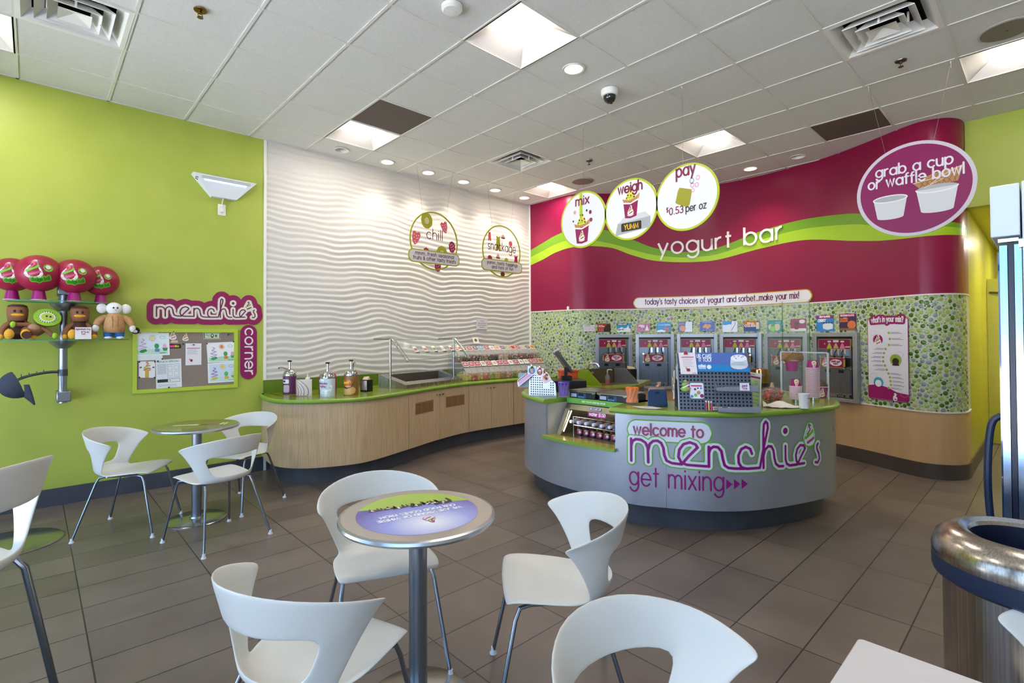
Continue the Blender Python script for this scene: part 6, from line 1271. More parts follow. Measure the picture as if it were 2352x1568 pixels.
def tg1(mb, g): mb.mat(1).fill(circ(0, 0, .78, 20), g, .0014); mb.mat(2).fill(circ(-.05, .25, .42, 14), g, .0018); mb.mat(3).fill(circ(.05, -.2, .35, 14), g, .0020)
tagcard('white tag with a blue and green round print on the left stand', f, .035, .235, .042, .042, ('e4e6ea', '2f7cc4', '8cc63e', 'e88a8a'), tg1, PT, .008)
tagcard('white tag with a magenta ring print on the left stand', f, .115, .225, .034, .040, ('ece6ea', '9a2050', 'e8e0d8', 'b89a3a'), tg1, PT, .012, -.2)
tagcard('pale pink tag with a small brown print on the left stand', f, .175, .17, .042, .038, ('eed8e0', 'e6b6c4', 'a07a4a', '5a4a30'), tg1, PT, .016, .5)
for k, (u, v) in enumerate(((.04, .265), (.12, .255), (.185, .20))):
    mb = MB(); q = lambda a, b, h=0: f(u+a, v+b, .02+h); mb.mat(0).slab([(-.014, -.01), (.014, -.01), (.006, .012), (-.006, .012)], q, -.006, .004); mb.mat(1).tube([q(-.006, .01), q(-.010, .03), q(-.002, .034), q(-.001, .01)], .0016, 5); solo('binder_clip', mb, [M('8a1c34' if k else '1c1c20', .4), CHROME], ('black binder clip on the blue round tag', 'red binder clip on the magenta ring tag', 'red binder clip on the pale pink tag')[k], 'clip', 'binder clips on the left stand')
mb = MB(); g2 = surf(f(-.02, .17, .02), (.55, -.55, .62), (.3, .5, .8)); mb.mat(0).slab(rrect(-.10, -.035, .10, .035, .004), g2, 0, .003); mb.mat(1).fill(rrect(-.085, -.025, .06, .012, .003), g2, .0036); mb.mat(2).fill([(-.095, .016), (.09, .016), (.09, .028), (-.095, .028)], g2, .0036); solo('sign_card', mb, pal('d8d4e4', 'c9a4c8', '7a5a98', rough=.3), 'slanted lilac sign card in a clear sleeve at the left stand', 'card', smooth=0)
def jar(label, p, r, hh, col, name, spoon):
    t = thing('spoon_jar', label, 'jar', (p[0], p[1], ZW+.001)); mb = MB(); mb.lathe([(0, .002), (r, .002), (r, hh)], 28, cap=False); mb.build('jar', CLEAR, t)
    rr = random.Random(3)
    for k in range(9):
        a = 2*PI*k/9; b = a+.9; q = [(r*.62*math.cos(a), r*.62*math.sin(a), .016), (r*.6*math.cos(a+.4), r*.6*math.sin(a+.4), hh*.5), (r*.78*math.cos(b), r*.78*math.sin(b), hh*(.98 if spoon == 0 else 1.06))]
        mb = MB(); mb.tube(catmull(q, 4), .011, 7, rr=[.018, .017, .014, .011, .010, .011, .014, .018, .015]); mb.build('spoon', M(col, .35), t)
    return t
jar('clear jar packed with purple plastic spoons', (3.55, 3.0), .050, .142, '4a1c98', 'p', 0); jar('clear jar packed with orange plastic spoons', (3.60, 2.32), .052, .128, 'e0742c', 'o', 1)
t = thing('cash_drawer', 'black register box with a dark slanted screen behind the purple spoons', 'register', (4.06, 3.40, ZW+.001), -.72)
mb = MB(); mb.box((0, 0, .055), (.36, .34, .11)); mb.build('drawer', BLACK, t, bevel=.006); mb = MB(); mb.box((0, -.02, .13), (.10, .10, .04)); mb.box((0, .02, .20), (.03, .03, .12)); mb.build('screen_arm', BLACK, t)
mb = MB(); mb.box((-.04, -.04, .30), (.03, .30, .26), ry=-.62); mb.build('screen', M('4a4c54', .25, .3), t, bevel=.008); mb = MB(); mb.box((-.10, -.02, .405), (.07, .12, .02), ry=-.5); mb.build('card_reader', M('b4a8ac', .4), t, bevel=.004)
t = thing('orange_bin', 'orange plastic bin standing behind the register box', 'bin', (4.33, 3.60, ZW+.001), -.72); mb = MB(); mb.prism(rrect(-.10, -.07, .10, .07, .02), 0, .17); mb.build('bin', M('d8531c', .4), t); mb = MB(); mb.prism(rrect(-.112, -.082, .112, .082, .024), .17, .19); mb.build('rim', M('d0501c', .4), t, bevel=.003)
def scale(label, y):
    t = thing('weighing_scale', label, 'scale', (3.765, y, ZW+.001), group='weighing scales on the green shelf'); w = .152
    mb = MB(); mb.bx((-.15, -w+.012, 0), (.15, w-.012, .052)); mb.build('body', M('1c2634', .35), t, bevel=.004)
    f = surf((-.151, 0, 0), (0, -1, 0), (0, 0, 1)); mb = MB(); mb.slab([(-w, .067), (w, .067), (w, .052), (w-.03, .040), (w-.045, .052), (-w+.045, .052), (-w+.03, .040), (-w, .052)], f, .004, .006); mb.prism([(-.157, -w), (.155, -w), (.155, w), (-.157, w)], .064, .068); mb.build('platter', M('b4aa9c', .2, .9), t)
    mb = MB(); mb.mat(0).slab(rrect(-.125, .008, -.06, .038, .002), f, 0, .001); mb.mat(1).slab(rrect(-.052, .002, .045, .046, .002), f, 0, .001); mb.mat(2).slab(rrect(-.036, .022, .018, .042, .001), f, .001, .0015); mb.mat(3)
    for u in (-.03, -.008, .014): mb.slab(rrect(u-.008, .006, u+.006, .015, .001), f, .001, .0016)
    mb.build('front_panel', [M('a8b4cc', .4), M('2c4a7c', .3), BLACK, M('4aa0e0', .3)], t, smooth=0)
scale('weighing scale on the green shelf nearest the purple spoon jar', 2.845); scale('weighing scale on the green shelf nearest the orange spoon jar', 2.525)
t = thing('card_terminal', 'navy blue rounded tablet terminal on a tan stand facing away', 'tablet', (3.61, 2.10, ZW+.001), math.atan2(.735, .677)-PI/2)
fl_ = surf((0, -.02, .0), (1, 0, 0), (0, .16, 1)); mb = MB(); mb.slab([(-.078, .006), (-.07, .0), (.07, .0), (.078, .006), (.073, .115), (.055, .136), (-.055, .136), (-.073, .115)], fl_, -.012, .0); mb.build('case', M('1f3c60', .5), t, bevel=.004)
mb = MB(); mb.slab(rrect(-.016, .10, .02, .118, .003), fl_, 0, .002); mb.build('badge', M('12243e', .4), t); mb = MB(); mb.slab(rrect(-.062, .08, .062, .152, .02), fl_, -.03, -.013); mb.tube([(.0, .01, .15), (.02, .01, .17), (.016, .012, .19)], .012, 8, rr=[.012, .012, .018]); mb.build('stand', M('b88c74', .5), t)
mb = MB(); f = surf((3.475, 2.10, ZW+.0025), (.0, -1, 0), (1, 0, 0)); mb.mat(0).slab([(-.13, -.02), (-.02, -.055), (.075, -.02), (.09, .05), (-.03, .085)], f, 0, .003); mb.mat(1).fill(rrect(-.04, .0, -.0, .02, .004), f, .0034); solo('folded_napkin', mb, pal('d4cccc', '8a7470'), 'white folded paper lying on the counter edge beside the orange spoons', 'paper', smooth=0)

# main pegboard display with posters, tags and trays
A, B = Vector((3.555, 1.889)), Vector((3.862, 1.472)); d = (B-A).normalized(); W_ = (B-A).length; bk = Vector((-d.y, d.x))
if bk.x < 0: bk = -bk
pd = thing('pegboard_display', 'big grey perforated metal display in the middle of the service counter', 'display stand', (3.7, 1.7, ZW+.001)); HH = .42
f = lambda u, v, h=0: Vector((A.x+d.x*u-bk.x*h+bk.x*.09*v/HH, A.y+d.y*u-bk.y*h+bk.y*.09*v/HH, ZW+.001+v))
mb = MB(); mb.mat(0).slab([(0, 0), (W_, 0), (W_-.01, HH), (.0, HH)], f, -.003, 0); mb.mat(1); perf(mb, f, .012, W_-.012, .012, .30, .0255, .0078); mb.build('perforated_front', [PG, HOLE], pd, local=False, smooth=0)
sd = lambda v, u, h=0: Vector((A.x+bk.x*u-d.x*h, A.y+bk.y*u-d.y*h, ZW+.001+v)); sf = lambda u, v, h=0: sd(v, u, h)
mb = MB(); mb.mat(0).slab([(0, 0), (.23, 0), (.21, .2), (.09, HH), (.085, HH)], sf, -.003, 0); mb.mat(1); perf(mb, sf, .03, .19, .012, .14, .024, .006, .0008); mb.build('perforated_side', [M('4a5468', .4, .6), HOLE], pd, local=False, smooth=0)
mb = MB(); mb.slab([(-.005, 0), (.003, 0), (.003, HH), (-.005, HH)], f, -.002, .004); mb.build('edge_trim', M('c4cad4', .3, .7), pd, local=False, smooth=0)
for nm, v0, v1, dp in (('upper_tray', .145, .205, .055), ('lower_tray', .0, .062, .075)):
    u0, u1 = W_*.50, W_*1.05; mb = MB(); mb.mat(0).slab([(u0, v0), (u1, v0), (u1, v0+.006), (u0, v0+.006)], f, .001, dp); mb.mat(1).slab([(u0, v0), (u1, v0), (u1, v0+.045), (u0, v0+.03)], f, dp, dp+.002)
    for u in (u0, u1-.003): mb.slab([(u, v0), (u+.003, v0), (u+.003, v1), (u, v1)], f, .0, dp)
    mb.build(nm, [M('4a5060', .4, .4), M('8f96a6', .2, alpha=.55, key='tray')], pd, local=False, smooth=0)
mb = MB(); q = lambda u, v, h=0: f(u, v, .004+h); u0, u1, v0, v1 = .12, W_-.012, .285, .425; mb.mat(0).slab([(u0, v0), (u1+.005, v0), (u1-.03, v1), (u0, v1)], q, .004, .008)
mb.mat(1).fill([(u0, v0), (u1, v0), (u1-.006, v0+.04), (u0, v0+.06)], q, .0085)
mb.mat(2); write(mb, 'UR CAKE', q, u0+.02, v1-.038, .018, .0022, width=.105, h=.0095); write(mb, 'IT TOO!', q, u0+.036, v1-.066, .018, .0022, width=.085, h=.0095); write(mb, 'cakes', q, u0+.03, v0+.032, .014, .003, width=.05, h=.0095); write(mb, 'always made', q, u0+.03, v0+.02, .006, .001, width=.05, h=.0095)
mb.fill(circ(u0+.105, v0+.034, .016, 16), q, .0095); cxk = u1-.07; mb.mat(3).fill([(cxk+a, v0+.045+b) for a, b in circ(0, 0, .062, 24, .028)], q, .0092); mb.fill([(cxk-.062, v0+.045), (cxk+.062, v0+.045), (cxk+.056, v0+.10), (cxk-.056, v0+.10)], q, .0092); mb.mat(2).fill([(cxk+a, v0+.10+b) for a, b in circ(0, 0, .056, 24, .026)], q, .0096); mb.mat(4)
for k in range(14): a = PI+PI*k/13; mb.fill(circ(cxk+.06*math.cos(a), v0+.042+.026*math.sin(a), .003, 6), q, .0098)
for a, b in ((-.03, .012), (.0, .016), (.02, .006), (-.02, -.002), (.03, .012)): mb.fill(circ(cxk+a, v0+.10+b, .005, 7, .003), q, .0100)
solo('cake_poster', mb, [M('5470b8', .3), M('2386c6', .3), M('eef0f8', .4), M('d4dce8', .4), M('8a3a44', .4)], 'blue and violet cake poster clipped to the top of the pegboard display', 'poster', smooth=0)
q = lambda u, v, h=0: f(u-.02*(.43-v)/.1*-.35, v, .02+h); mb = MB(); u0, u1, v0, v1 = .008, .128, .265, .425; mb.mat(0).slab([(u0, v0), (u1, v0), (u1, v1), (u0, v1)], q, 0, .003); mb.mat(1).fill([(u0+.018, v1-.038), (u1-.014, v1-.036), (u1-.014, v1-.030), (u0+.018, v1-.032)], q, .0035); mb.mat(2)
for k in range(7): mb.fill([(u0+.025, v1-.05-.009*k), (u1-(.02+.008*(k % 3)), v1-.05-.009*k), (u1-(.02+.008*(k % 3)), v1-.047-.009*k), (u0+.025, v1-.047-.009*k)], q, .0035)
mb.mat(3).fill(rrect(u0+.045, v0+.02, u0+.07, v0+.042, .004), q, .0035); mb.mat(4).fill(circ(u0+.045, v0+.045, .008, 8), q, .0034); mb.mat(1).fill([(u1-.035, v0+.006), (u1-.006, v0+.006), (u1-.006, v0+.009), (u1-.035, v0+.009)], q, .0035); solo('notice_sheet', mb, pal('e8dee0', 'a84470', 'b8b0b8', '8a1c40', 'c9a070'), 'white printed notice sheet hanging over the left half of the cake poster', 'notice', smooth=0)
mb = MB(); q2 = lambda a, b, h=0: q(.06+a, .425+b, .006+h); mb.mat(0).slab([(-.016, -.014), (.016, -.014), (.008, .01), (-.008, .01)], q2, -.008, .004); mb.mat(1).tube([q2(-.006, .008), q2(-.010, .022), q2(.0, .024), q2(.0, .008)], .0015, 5); solo('binder_clip', mb, [M('a8202c', .35), CHROME], 'red binder clip holding the white notice sheet on the big display', 'clip', smooth=0)
swl = thing('swirl_charm', 'puffy lime green swirl shaped charm hanging on the pegboard display', 'charm', tuple(f(.048, .14, .02))); mb = MB(); q = lambda a, b, h=0: f(.05+a, .175+b, .012+h)
for z, r, y in ((0, .036, .012), (.032, .027, .011), (.058, .015, .009)): mb.ball(q(0, -.02+z, .006), r, 14, (1, .5, .62), Matrix.Rotation(math.atan2(d.y, d.x), 3, 'Z'))
mb.build('body', M('86c244', .45), swl, local=False); mb = MB(); mb.rib(catmull([(-.01, .03), (.018, .03), (.008, .012), (-.015, -.002)], 4), .004, q, .026); mb.rib(catmull([(-.0, -.03), (.018, -.016), (.03, -.012)], 4), .005, q, .028); mb.mat(1).rib(catmull([(-.02, -.008), (.008, .006), (.022, .012)], 4), .004, q, .0275); mb.build('swirl_stripes', pal('c45a8c', 'e9ece0'), swl, local=False); mb = MB(); mb.tube([q(0, .05, .0), q(.0, .07, -.006), q(0, .072, -.014)], .0018, 5); mb.build('hook', CHROME, swl, local=False)
mb = MB(); q = lambda a, b, h=0: f(.128+a, .143+b, .012+h); mb.mat(0).slab(rrect(-.048, -.055, .048, .058, .012), q, 0, .012); mb.mat(1).fill([(-.04, .032), (.036, .032), (.036, .042), (-.04, .042)], q, .0125)
for a, b, r, k in ((-.012, .012, .009, 2), (.012, -.012, .014, 3), (-.01, -.03, .012, 4), (.034, -.035, .014, 2), (.03, .02, .008, 5), (-.036, -.04, .011, 5), (.008, .02, .006, 6)): mb.mat(k).fill(circ(a, b, r, 10), q, .0126)
solo('charm_pack', mb, pal('dfe6ee', 'c0407c', '8a2a6a', 'b88a6a', '7fb04a', '4a8ac4', '3a2a30', rough=.3), 'white printed pack of charms hanging beside the green swirl charm', 'pack', smooth=0)
mb = MB(); q = lambda a, b, h=0: f(W_*.87+a, .18+b, .06+h); mb.mat(0).slab([(-.032, -.026), (.032, -.026), (.032, .028), (-.032, .028)], q, 0, .002); mb.mat(1); write(mb, 'pencil', q, 0, .002, .010, .0014, width=.034, align='c', h=.0026); write(mb, '50\u00a2', q, 0, -.016, .010, .0014, align='c', h=.0026); solo('price_card', mb, pal('e0dce8', '8a3a78'), 'small price card reading pencil 50\u00a2 on the upper tray', 'price card', smooth=0)
for k in range(4):
    a = f(W_*.52, .156+.003*(k % 2), .012+.011*k); b = f(W_*.80, .156+.003*(k % 2), .012+.011*k); mb = MB(); mb.tube([a, b], .0038, 6); solo('pencil', mb, M(('c4d040', 'a8c838', 'd0d860', 'b4cc40')[k], .4), 'yellow green pencil lying in the upper tray, %s from the board' % NUM[k], 'pencil', 'pencils in the upper tray')
for k, (u, v, hh, c, l) in enumerate(((.19, .012, .02, 'c8407c', 'pink'), (.205, .012, .035, 'd0c060', 'yellow'), (.218, .012, .05, 'c03a74', 'pink'))):
    mb = MB(); mb.mat(0).tube([f(u, .006, hh), f(u, .062, hh)], .0058, 8); mb.mat(1).tube([f(u, .062, hh), f(u, .074, hh)], .006, 8); solo('lip_balm', mb, pal(c, 'e6d8dc', rough=.35), '%s lip balm tube standing at the left of the lower tray, %s' % (l, ('rearmost', 'middle one', 'front one')[k]), 'lip balm', 'lip balm tubes in the lower tray')
for k, (u, v, hh, c, l) in enumerate(((.24, .013, .03, '7ab0c4', 'blue'), (.24, .026, .03, 'd8a868', 'tan'), (.295, .013, .04, 'd0506c', 'rose'), (.35, .013, .05, 'c83a54', 'red'), (.345, .026, .03, 'd89070', 'peach'), (.41, .013, .05, 'c03048', 'crimson'))):
    mb = MB(); mb.mat(0).tube([f(u, v, hh), f(u+.048, v, hh)], .006, 8); mb.mat(1).tube([f(u-.008, v, hh), f(u, v, hh)], .0062, 8); mb.tube([f(u+.048, v, hh), f(u+.054, v, hh)], .0062, 8); solo('lip_balm', mb, pal(c, 'ece0dc', rough=.35), '%s lip balm tube lying in the lower tray' % l, 'lip balm', 'lip balm tubes in the lower tray')
SG = 'key tags hanging on the left side of the big display'
for k, (u, v, w, hh, cols, l, r) in enumerate(((.05, .275, .026, .045, ('dfe6ea', '4a84c4', 'b8d0ea', 'd8a0b8'), 'pale blue tag hanging highest on the side of the big display', .2), (.12, .235, .03, .05, ('e6e0c4', 'c9c23c', 'e6e6e0', '8aa0c0'), 'yellow swirl tag hanging on the side of the big display', -.2), (.15, .17, .026, .055, ('e6d8d4', 'b8404c', 'd8b060', '8a7a3a'), 'red and gold tag hanging on the side of the big display', .15), (.06, .13, .03, .055, ('e9eaee', 'd8dce4', '3a3a44', 'c4c8d0'), 'white tag with dark dots hanging lowest on the side of the big display', -.1))):
    tagcard(l, sf, u, v, w, hh, cols, tg1, SG, .010+.006*k, r)
# leaning price list, pumpkin jar, paper, cups
g = surf((4.112, 1.615, ZW+.001), (3.962-4.112, 1.463-1.615, 0), (.10, -.0, 1)); wd = .214; mb = MB(); mb.mat(0).slab([(0, 0), (wd, -.0), (wd, .27), (0, .27)], g, 0, .004); mb.mat(1).fill([(.015, .012), (wd-.012, .012), (wd-.012, .225), (.015, .225)], g, .0045); mb.mat(2).fill([(.015, .23), (wd-.008, .228), (wd-.008, .243), (.015, .245)], g, .0046); mb.mat(3)
for k in range(4): mb.fill([(.02, .04+.028*k), (wd-.02, .04+.028*k), (wd-.02, .043+.028*k), (.02, .043+.028*k)], g, .005)
for k in range(5): mb.fill([(.12, .15+.014*k), (.16, .15+.014*k), (.16, .153+.014*k), (.12, .153+.014*k)], g, .005)
mb.mat(2); write(mb, 'order form', g, .02, .251, .008, .0012, width=.10, h=.005); solo('order_sheet', mb, [M('dfe2ea', .25), M('a8cc8c', .3), M('8a1c7c', .3), M('3c5a70', .4)], 'tilted order sheet with green form and purple bar beside the big display', 'sheet', smooth=0)
t = thing('pumpkin_jar', 'clear glass pumpkin shaped jar full of orange candy', 'jar', (4.545, 1.585, ZW+.001)); mb = MB(); n = 40
rows = []
for j in range(13):
    a = PI*j/12; rows.append([((.006+.094*math.sin(a)**.8)*(1+.05*abs(math.cos(5*2*PI*i/n/2)))*math.cos(2*PI*i/n), (.006+.094*math.sin(a)**.8)*(1+.05*abs(math.cos(5*2*PI*i/n/2)))*math.sin(2*PI*i/n), .062-.062*math.cos(a)*1.0) for i in range(n)])
mb.grid(rows, closed=True); mb.build('glass', CLEAR, t); mb = MB(); mb.lathe([(.02, .124), (.014, .135), (.011, .158), (.0, .162)], 14); mb.build('stem', M('b89878', .4), t)
rr = random.Random(9); mb = MB()
for k in range(190):
    a = rr.uniform(0, 2*PI); q = math.sqrt(rr.random())*.083; z = rr.uniform(.014, .098); q = min(q, .092*math.sin(max(.25, PI*z/.124)))
    mb.mat(k % 3).ball((q*math.cos(a), q*math.sin(a), z), .0105, 6)
o = mb.build('candy', pal('cf4a20', 'b83a18', '7c5a3a', rough=.35), t, smooth=60); o['kind'] = 'stuff'
mb = MB(); rr = random.Random(4); P_ = []
nu, nv = 16, 8; c0_, c1_ = Vector((4.195, 1.535)), Vector((4.33, 1.30)); dd = (c1_-c0_).normalized(); pp = Vector((-dd.y, dd.x)); LL = (c1_-c0_).length
for j in range(nv+1):
    r = []
    for i in range(nu+1):
        u, v = i/nu, j/nv-.5; wd_ = .05+.06*math.sin(PI*min(1, u*1.1)); z = .004+.040*math.exp(-((u-.45)/.25)**2)*max(0, 1-(2*v)**2)+.012*abs(noise.noise(Vector((u*5, v*4, 2))))+.05*math.exp(-((u-.02)/.05)**2)*max(0, 1-(3*v)**2)
        b = c0_+dd*(u*LL*1.05)+pp*(v*wd_*1.6); r.append((b.x, b.y, ZW+.001+z))
    P_.append(r)
mb.grid(P_); solo('crumpled_napkin', mb, M('e0d6cc', .7), 'crumpled white napkin on the counter in front of the pumpkin jar', 'napkin', smooth=60)
CUPB = [(0, .0), (.036, .0), (.047, .072)]
def cup_mesh(r0, r1, hh, rim=True):
    mb = MB(); mb.mat(0).lathe([(0, hh-.003), (r0-.001, hh-.003), (r0, hh), (r1, 0)], 28, cap=False); mb.mat(1).lathe([(r1-.001, .0), (r1+.003, .0), (r1+.0035, .004), (r1+.001, .0065), (r1-.001, .0065)], 28, cap=False); return mb
def stack(n, x, y, r0, r1, hh, pitch, what, grp):
    first = None
    for k in range(n):
        top = k == n-1; l = ('topmost magenta cup of %s, its printed side in full view' if top else 'upside down magenta cup in %s, number %s from its foot') % ((what,) if top else (what, ['one', 'two', 'three', 'four', 'five', 'six', 'seven', 'eight', 'nine', 'ten', 'eleven', 'twelve', 'thirteen', 'fourteen', 'fifteen', 'sixteen', 'seventeen', 'eighteen', 'nineteen', 'twenty', 'twenty one', 'twenty two', 'twenty three', 'twenty four', 'twenty five', 'twenty six'][k]))
        z = ZW+.001+.028+pitch*k
        if first is None:
            first = cup_mesh(r0, r1, hh).build('paper_cup', [CUPM, M('e6cfd8', .4)]); first.location = (x, y, z); tag(first, l, 'cup', grp); c = first
        else: c = first.copy(); COL.objects.link(c); c.location = (x, y, z); c['label'] = l
    if True:
        mb = MB(); fc = lambda u, v, h=0: Vector(((r1+(r0-r1)*v/hh+h)*math.cos(u/r1+3.95), (r1+(r0-r1)*v/hh+h)*math.sin(u/r1+3.95), v)); swirl(mb, fc, -.012, hh*.5, -.055, .0006, (0, 0, 1, 2)); mb.build('swirl_print', pal('efe4c8', 'c9c04a', 'c4608c', rough=.35), c)
    mb = MB(); mb.lathe([(0, 0), (r1-.012, 0), (r1-.012, .027), (0, .0275)], 28); solo('cup_stand', mb, CHROME, 'low chrome riser under %s' % what, 'stand'); bpy.context.scene.objects[-1].location if False else None
    COL.objects[-1].location = (x, y, ZW+.001)
stack(13, 4.655, 1.442, .032, .043, .062, .0085, 'the short cup stack', 'cups of the short stack'); stack(25, 4.90, 1.385, .036, .049, .068, .0102, 'the tall cup stack', 'cups of the tall stack')
t = thing('paper_cup', 'small white paper cup with fine print in front of the tall cup stack', 'cup', (4.33, 1.275, ZW+.001)); t.location = (4.305, 1.278, ZW+.001)
mb = MB(); mb.lathe([(0, .001), (.031, .001), (.038, .110), (.0395, .112), (.037, .113), (.030, .004)], 28, cap=False); mb.build('cup', M('e4e4e2', .45), t); f = lambda u, v, h=0: Vector(((.031+.007*v/.11+h)*math.cos(u/.035+3.95), (.031+.007*v/.11+h)*math.sin(u/.035+3.95), v)); mb = MB(); write(mb, 'frozen', f, .004, .075, .006, .0009, h=.0006); mb.gfill(circ(.016, .045, .004, 8), f, .0006, 4); mb.build('fine_print', M('7a3a5c', .5), t)
# acrylic case with sample cups
t = thing('acrylic_case', 'clear acrylic display case at the right end of the service counter', 'case', (5.16, 1.55, ZW+.001)); e0, e1, e2 = Vector((5.03, 1.31)), Vector((5.20, 1.80)), Vector((5.36, 1.42)); e0, e1 = Vector((5.06, 1.31)), Vector((5.235, 1.745)); bx_ = Vector((.20, .06)); hc = .40
L4 = [e0, e1, e1+bx_, e0+bx_]; mb = MB(); n = 4
mb.add([(p.x, p.y, ZW+.002) for p in L4]+[(p.x, p.y, ZW+hc) for p in L4], [(k, (k+1) % 4, 4+(k+1) % 4, 4+k) for k in range(4)]+[(4, 5, 6, 7)]); mb.build('case_walls', ACRYL, t, local=False, smooth=0)
mb = MB()
for p in L4: mb.box((p.x, p.y, ZW+hc/2), (.009, .009, hc))
for k in range(4): a, b = L4[k], L4[(k+1) % 4]; mb.tube([(a.x, a.y, ZW+hc), (b.x, b.y, ZW+hc)], .004, 4)
mb.build('case_edges', M('dfe8f0', .1, alpha=.6, key='cedge'), t, local=False, smooth=0)
mb = MB(); mb.add([(p.x, p.y, ZW+.215) for p in L4]+[(p.x, p.y, ZW+.219) for p in L4], [(0, 1, 2, 3), (7, 6, 5, 4)]); mb.build('case_shelf', ACRYL, t, local=False, smooth=0)
def samp(label, x, y, z, s, waffle):
    t = thing('sample_cup', label, 'cup', (x, y, z), group='sample cups in the acrylic case'); mb = MB(); mb.lathe([(0, 0), (.04*s, 0), (.052*s, .085*s), (.054*s, .087*s)], 26, cap=False); mb.build('cup', CUPM, t); mb = MB(); mb.lathe([(.052*s, .084*s), (.056*s, .086*s), (.054*s, .09*s)], 26, cap=False); mb.build('rim', M('e6dcd8', .4), t)
    mb = MB()
    if waffle:
        n = 24; mb.grid([[(q*s*math.cos(2*PI*i/n), q*s*math.sin(2*PI*i/n), (z_+.02*math.sin(2*2*PI*i/n)*k)*s) for i in range(n)] for k, (q, z_) in enumerate(((.046, .07), (.07, .105), (.085, .125)))], closed=True); mb.build('waffle_bowl', noisy(M('a0703c', .6, key='wfb'), 90, '8a5c2e', 'b98850', detail=1), t)
    else: mb.lathe([(.05*s, .08*s), (.05*s, .10*s), (.035*s, .13*s), (0, .145*s)], 20); mb.build('yogurt', noisy(M('4a2c1c', .5, key='choc'), 120, '3a2014', '6a4428', detail=1), t); mb = MB(); f = lambda u, v, h=0: Vector(((.04+.012*v/.085)*s*math.cos(u/.05+3.6)+h*math.cos(3.6), (.04+.012*v/.085)*s*math.sin(u/.05+3.6)+h*math.sin(3.6), v*s)); swirl(mb, f, 0, .042, .06, .0008, (0, 0, 1, 2)); mb.build('swirl_print', pal('efe4c8', 'c9c04a', 'c4608c', rough=.35), t)
samp('magenta sample cup with a brown waffle bowl on the upper shelf of the acrylic case', 5.28, 1.665, ZW+.22, 1.15, True); samp('magenta sample cup with dark chocolate topping at the foot of the acrylic case', 5.17, 1.40, ZW+.003, 1.1, False)
# brass pots and the glass guard at the back of the counter
t = thing('soup_pot', 'round brass coloured food warmer behind the order sheet and pumpkin jar', 'food warmer', (5.36, 1.98, ZW+.001)); BRS = M('a8895a', .2, 1)
mb = MB(); mb.lathe([(0, 0), (.085, 0), (.085, .03), (.078, .05), (.078, .085)], 34); mb.build('base', M('4a4038', .3, .6), t); mb = MB(); mb.lathe([(.088, .085), (.088, .13), (.094, .145), (.094, .15)], 34); mb.build('pot', BRS, t); mb = MB(); mb.lathe([(.096, .15), (.096, .165), (.084, .175), (.084, .215), (.07, .225), (0, .228)], 34); mb.build('lid', BRS, t)
t = thing('glass_guard', 'two upright clear glass guard panes at the back of the service counter', 'glass guard', (5.47, 1.9, ZW+.001))
def dpt(px, py, dist): return EYE+ray(px, py)*dist
ga, gb, gc = Vector((5.57, 1.98, 0)), Vector((5.60, 1.72, 0)), Vector((5.40, 1.50, 0))
for px, (u, v) in enumerate(((wz(1740, 880, ZW), 0),)): pass
def gpt(px, X_): p = wx(px, 800, X_); return Vector((p.x, p.y, 0))
ga, gb, gc = gpt(1742, 5.48), gpt(1798, 5.50), gpt(1860, 5.40)
for a, b, zt_ in ((ga, gb+Vector((.012, .01, 0)), 1.765), (gb, gc, 1.79)):
    e = (b-a).normalized(); n3 = Vector((-e.y, e.x, 0))*.005; mb = MB(); q = [a-n3, b-n3, b+n3, a+n3]; mb.mat(0).add([(p.x, p.y, ZW+.001) for p in q]+[(p.x, p.y, zt_) for p in q], [(0, 1, 5, 4), (2, 3, 7, 6)]); mb.mat(1).add([(p.x, p.y, ZW+.001) for p in q]+[(p.x, p.y, zt_) for p in q], [(1, 2, 6, 5), (3, 0, 4, 7), (4, 5, 6, 7)]); mb.build('glass_pane', [GLASS, GLEDGE], t, local=False, smooth=0)

# ================================================================ left green wall
YW = 5.867
def wp(px, py, y=YW): p = wy(px, py, y); return p.x, p.z
wf = lambda h0=0: surf((0, YW-h0, 0), (1, 0, 0), (0, 0, 1))
# insect light trap with cord and outlet
t = thing('light_trap', 'white wedge shaped insect light trap glowing blue high on the green wall', 'light trap', (1.46, 5.80, 2.89))
a = [(1.165, 3.105), (1.765, 3.105), (1.575, 2.90), (1.34, 2.90)]
mb = MB(); f = surf((0, 5.77, 0), (1, 0, 0), (0, 0, 1)); top_, bot_ = 5.745, 5.80
P_ = [(a[0][0], 5.76, a[0][1]), (a[1][0], 5.76, a[1][1]), (a[2][0], 5.80, a[2][1]), (a[3][0], 5.80, a[3][1])]; Q_ = [(a[0][0], YW-.002, a[0][1]), (a[1][0], YW-.002, a[1][1]), (a[2][0], YW-.002, a[2][1]), (a[3][0], YW-.002, a[3][1])]
mb.add(P_+Q_, [(3, 2, 1, 0), (0, 1, 5, 4), (1, 2, 6, 5), (2, 3, 7, 6), (3, 0, 4, 7)]); mb.build('housing', M('dfe4ea', .4), t, local=False, smooth=0, bevel=.004)
mb = MB()
g = lambda u, v, h=0: Vector((u, 5.76+.04*(3.105-v)/.205-h-.002, v))
for z in (3.083, 3.068): mb.slab([(1.24, z-.003), (1.70, z-.003), (1.70, z+.003), (1.24, z+.003)], g, 0, .002)
mb.build('louvre', M('a8a89a', .5), t, local=False, smooth=0)
mb = MB(); mb.slab([(1.27, 3.045), (1.655, 3.045), (1.665, 3.056), (1.265, 3.056)], g, 0, .002); mb.build('lamp_slot', M('9cc0ff', .4, emit=5, key='uv'), t, local=False, smooth=0)
mb = MB()
for u, v in ((1.192, 3.06), (1.205, 3.06), (1.19, 3.045), (1.203, 3.04)): mb.fill(circ(u, v, .006, 8), g, .001)
mb.build('vent_holes', BLACK, t, local=False, smooth=0)
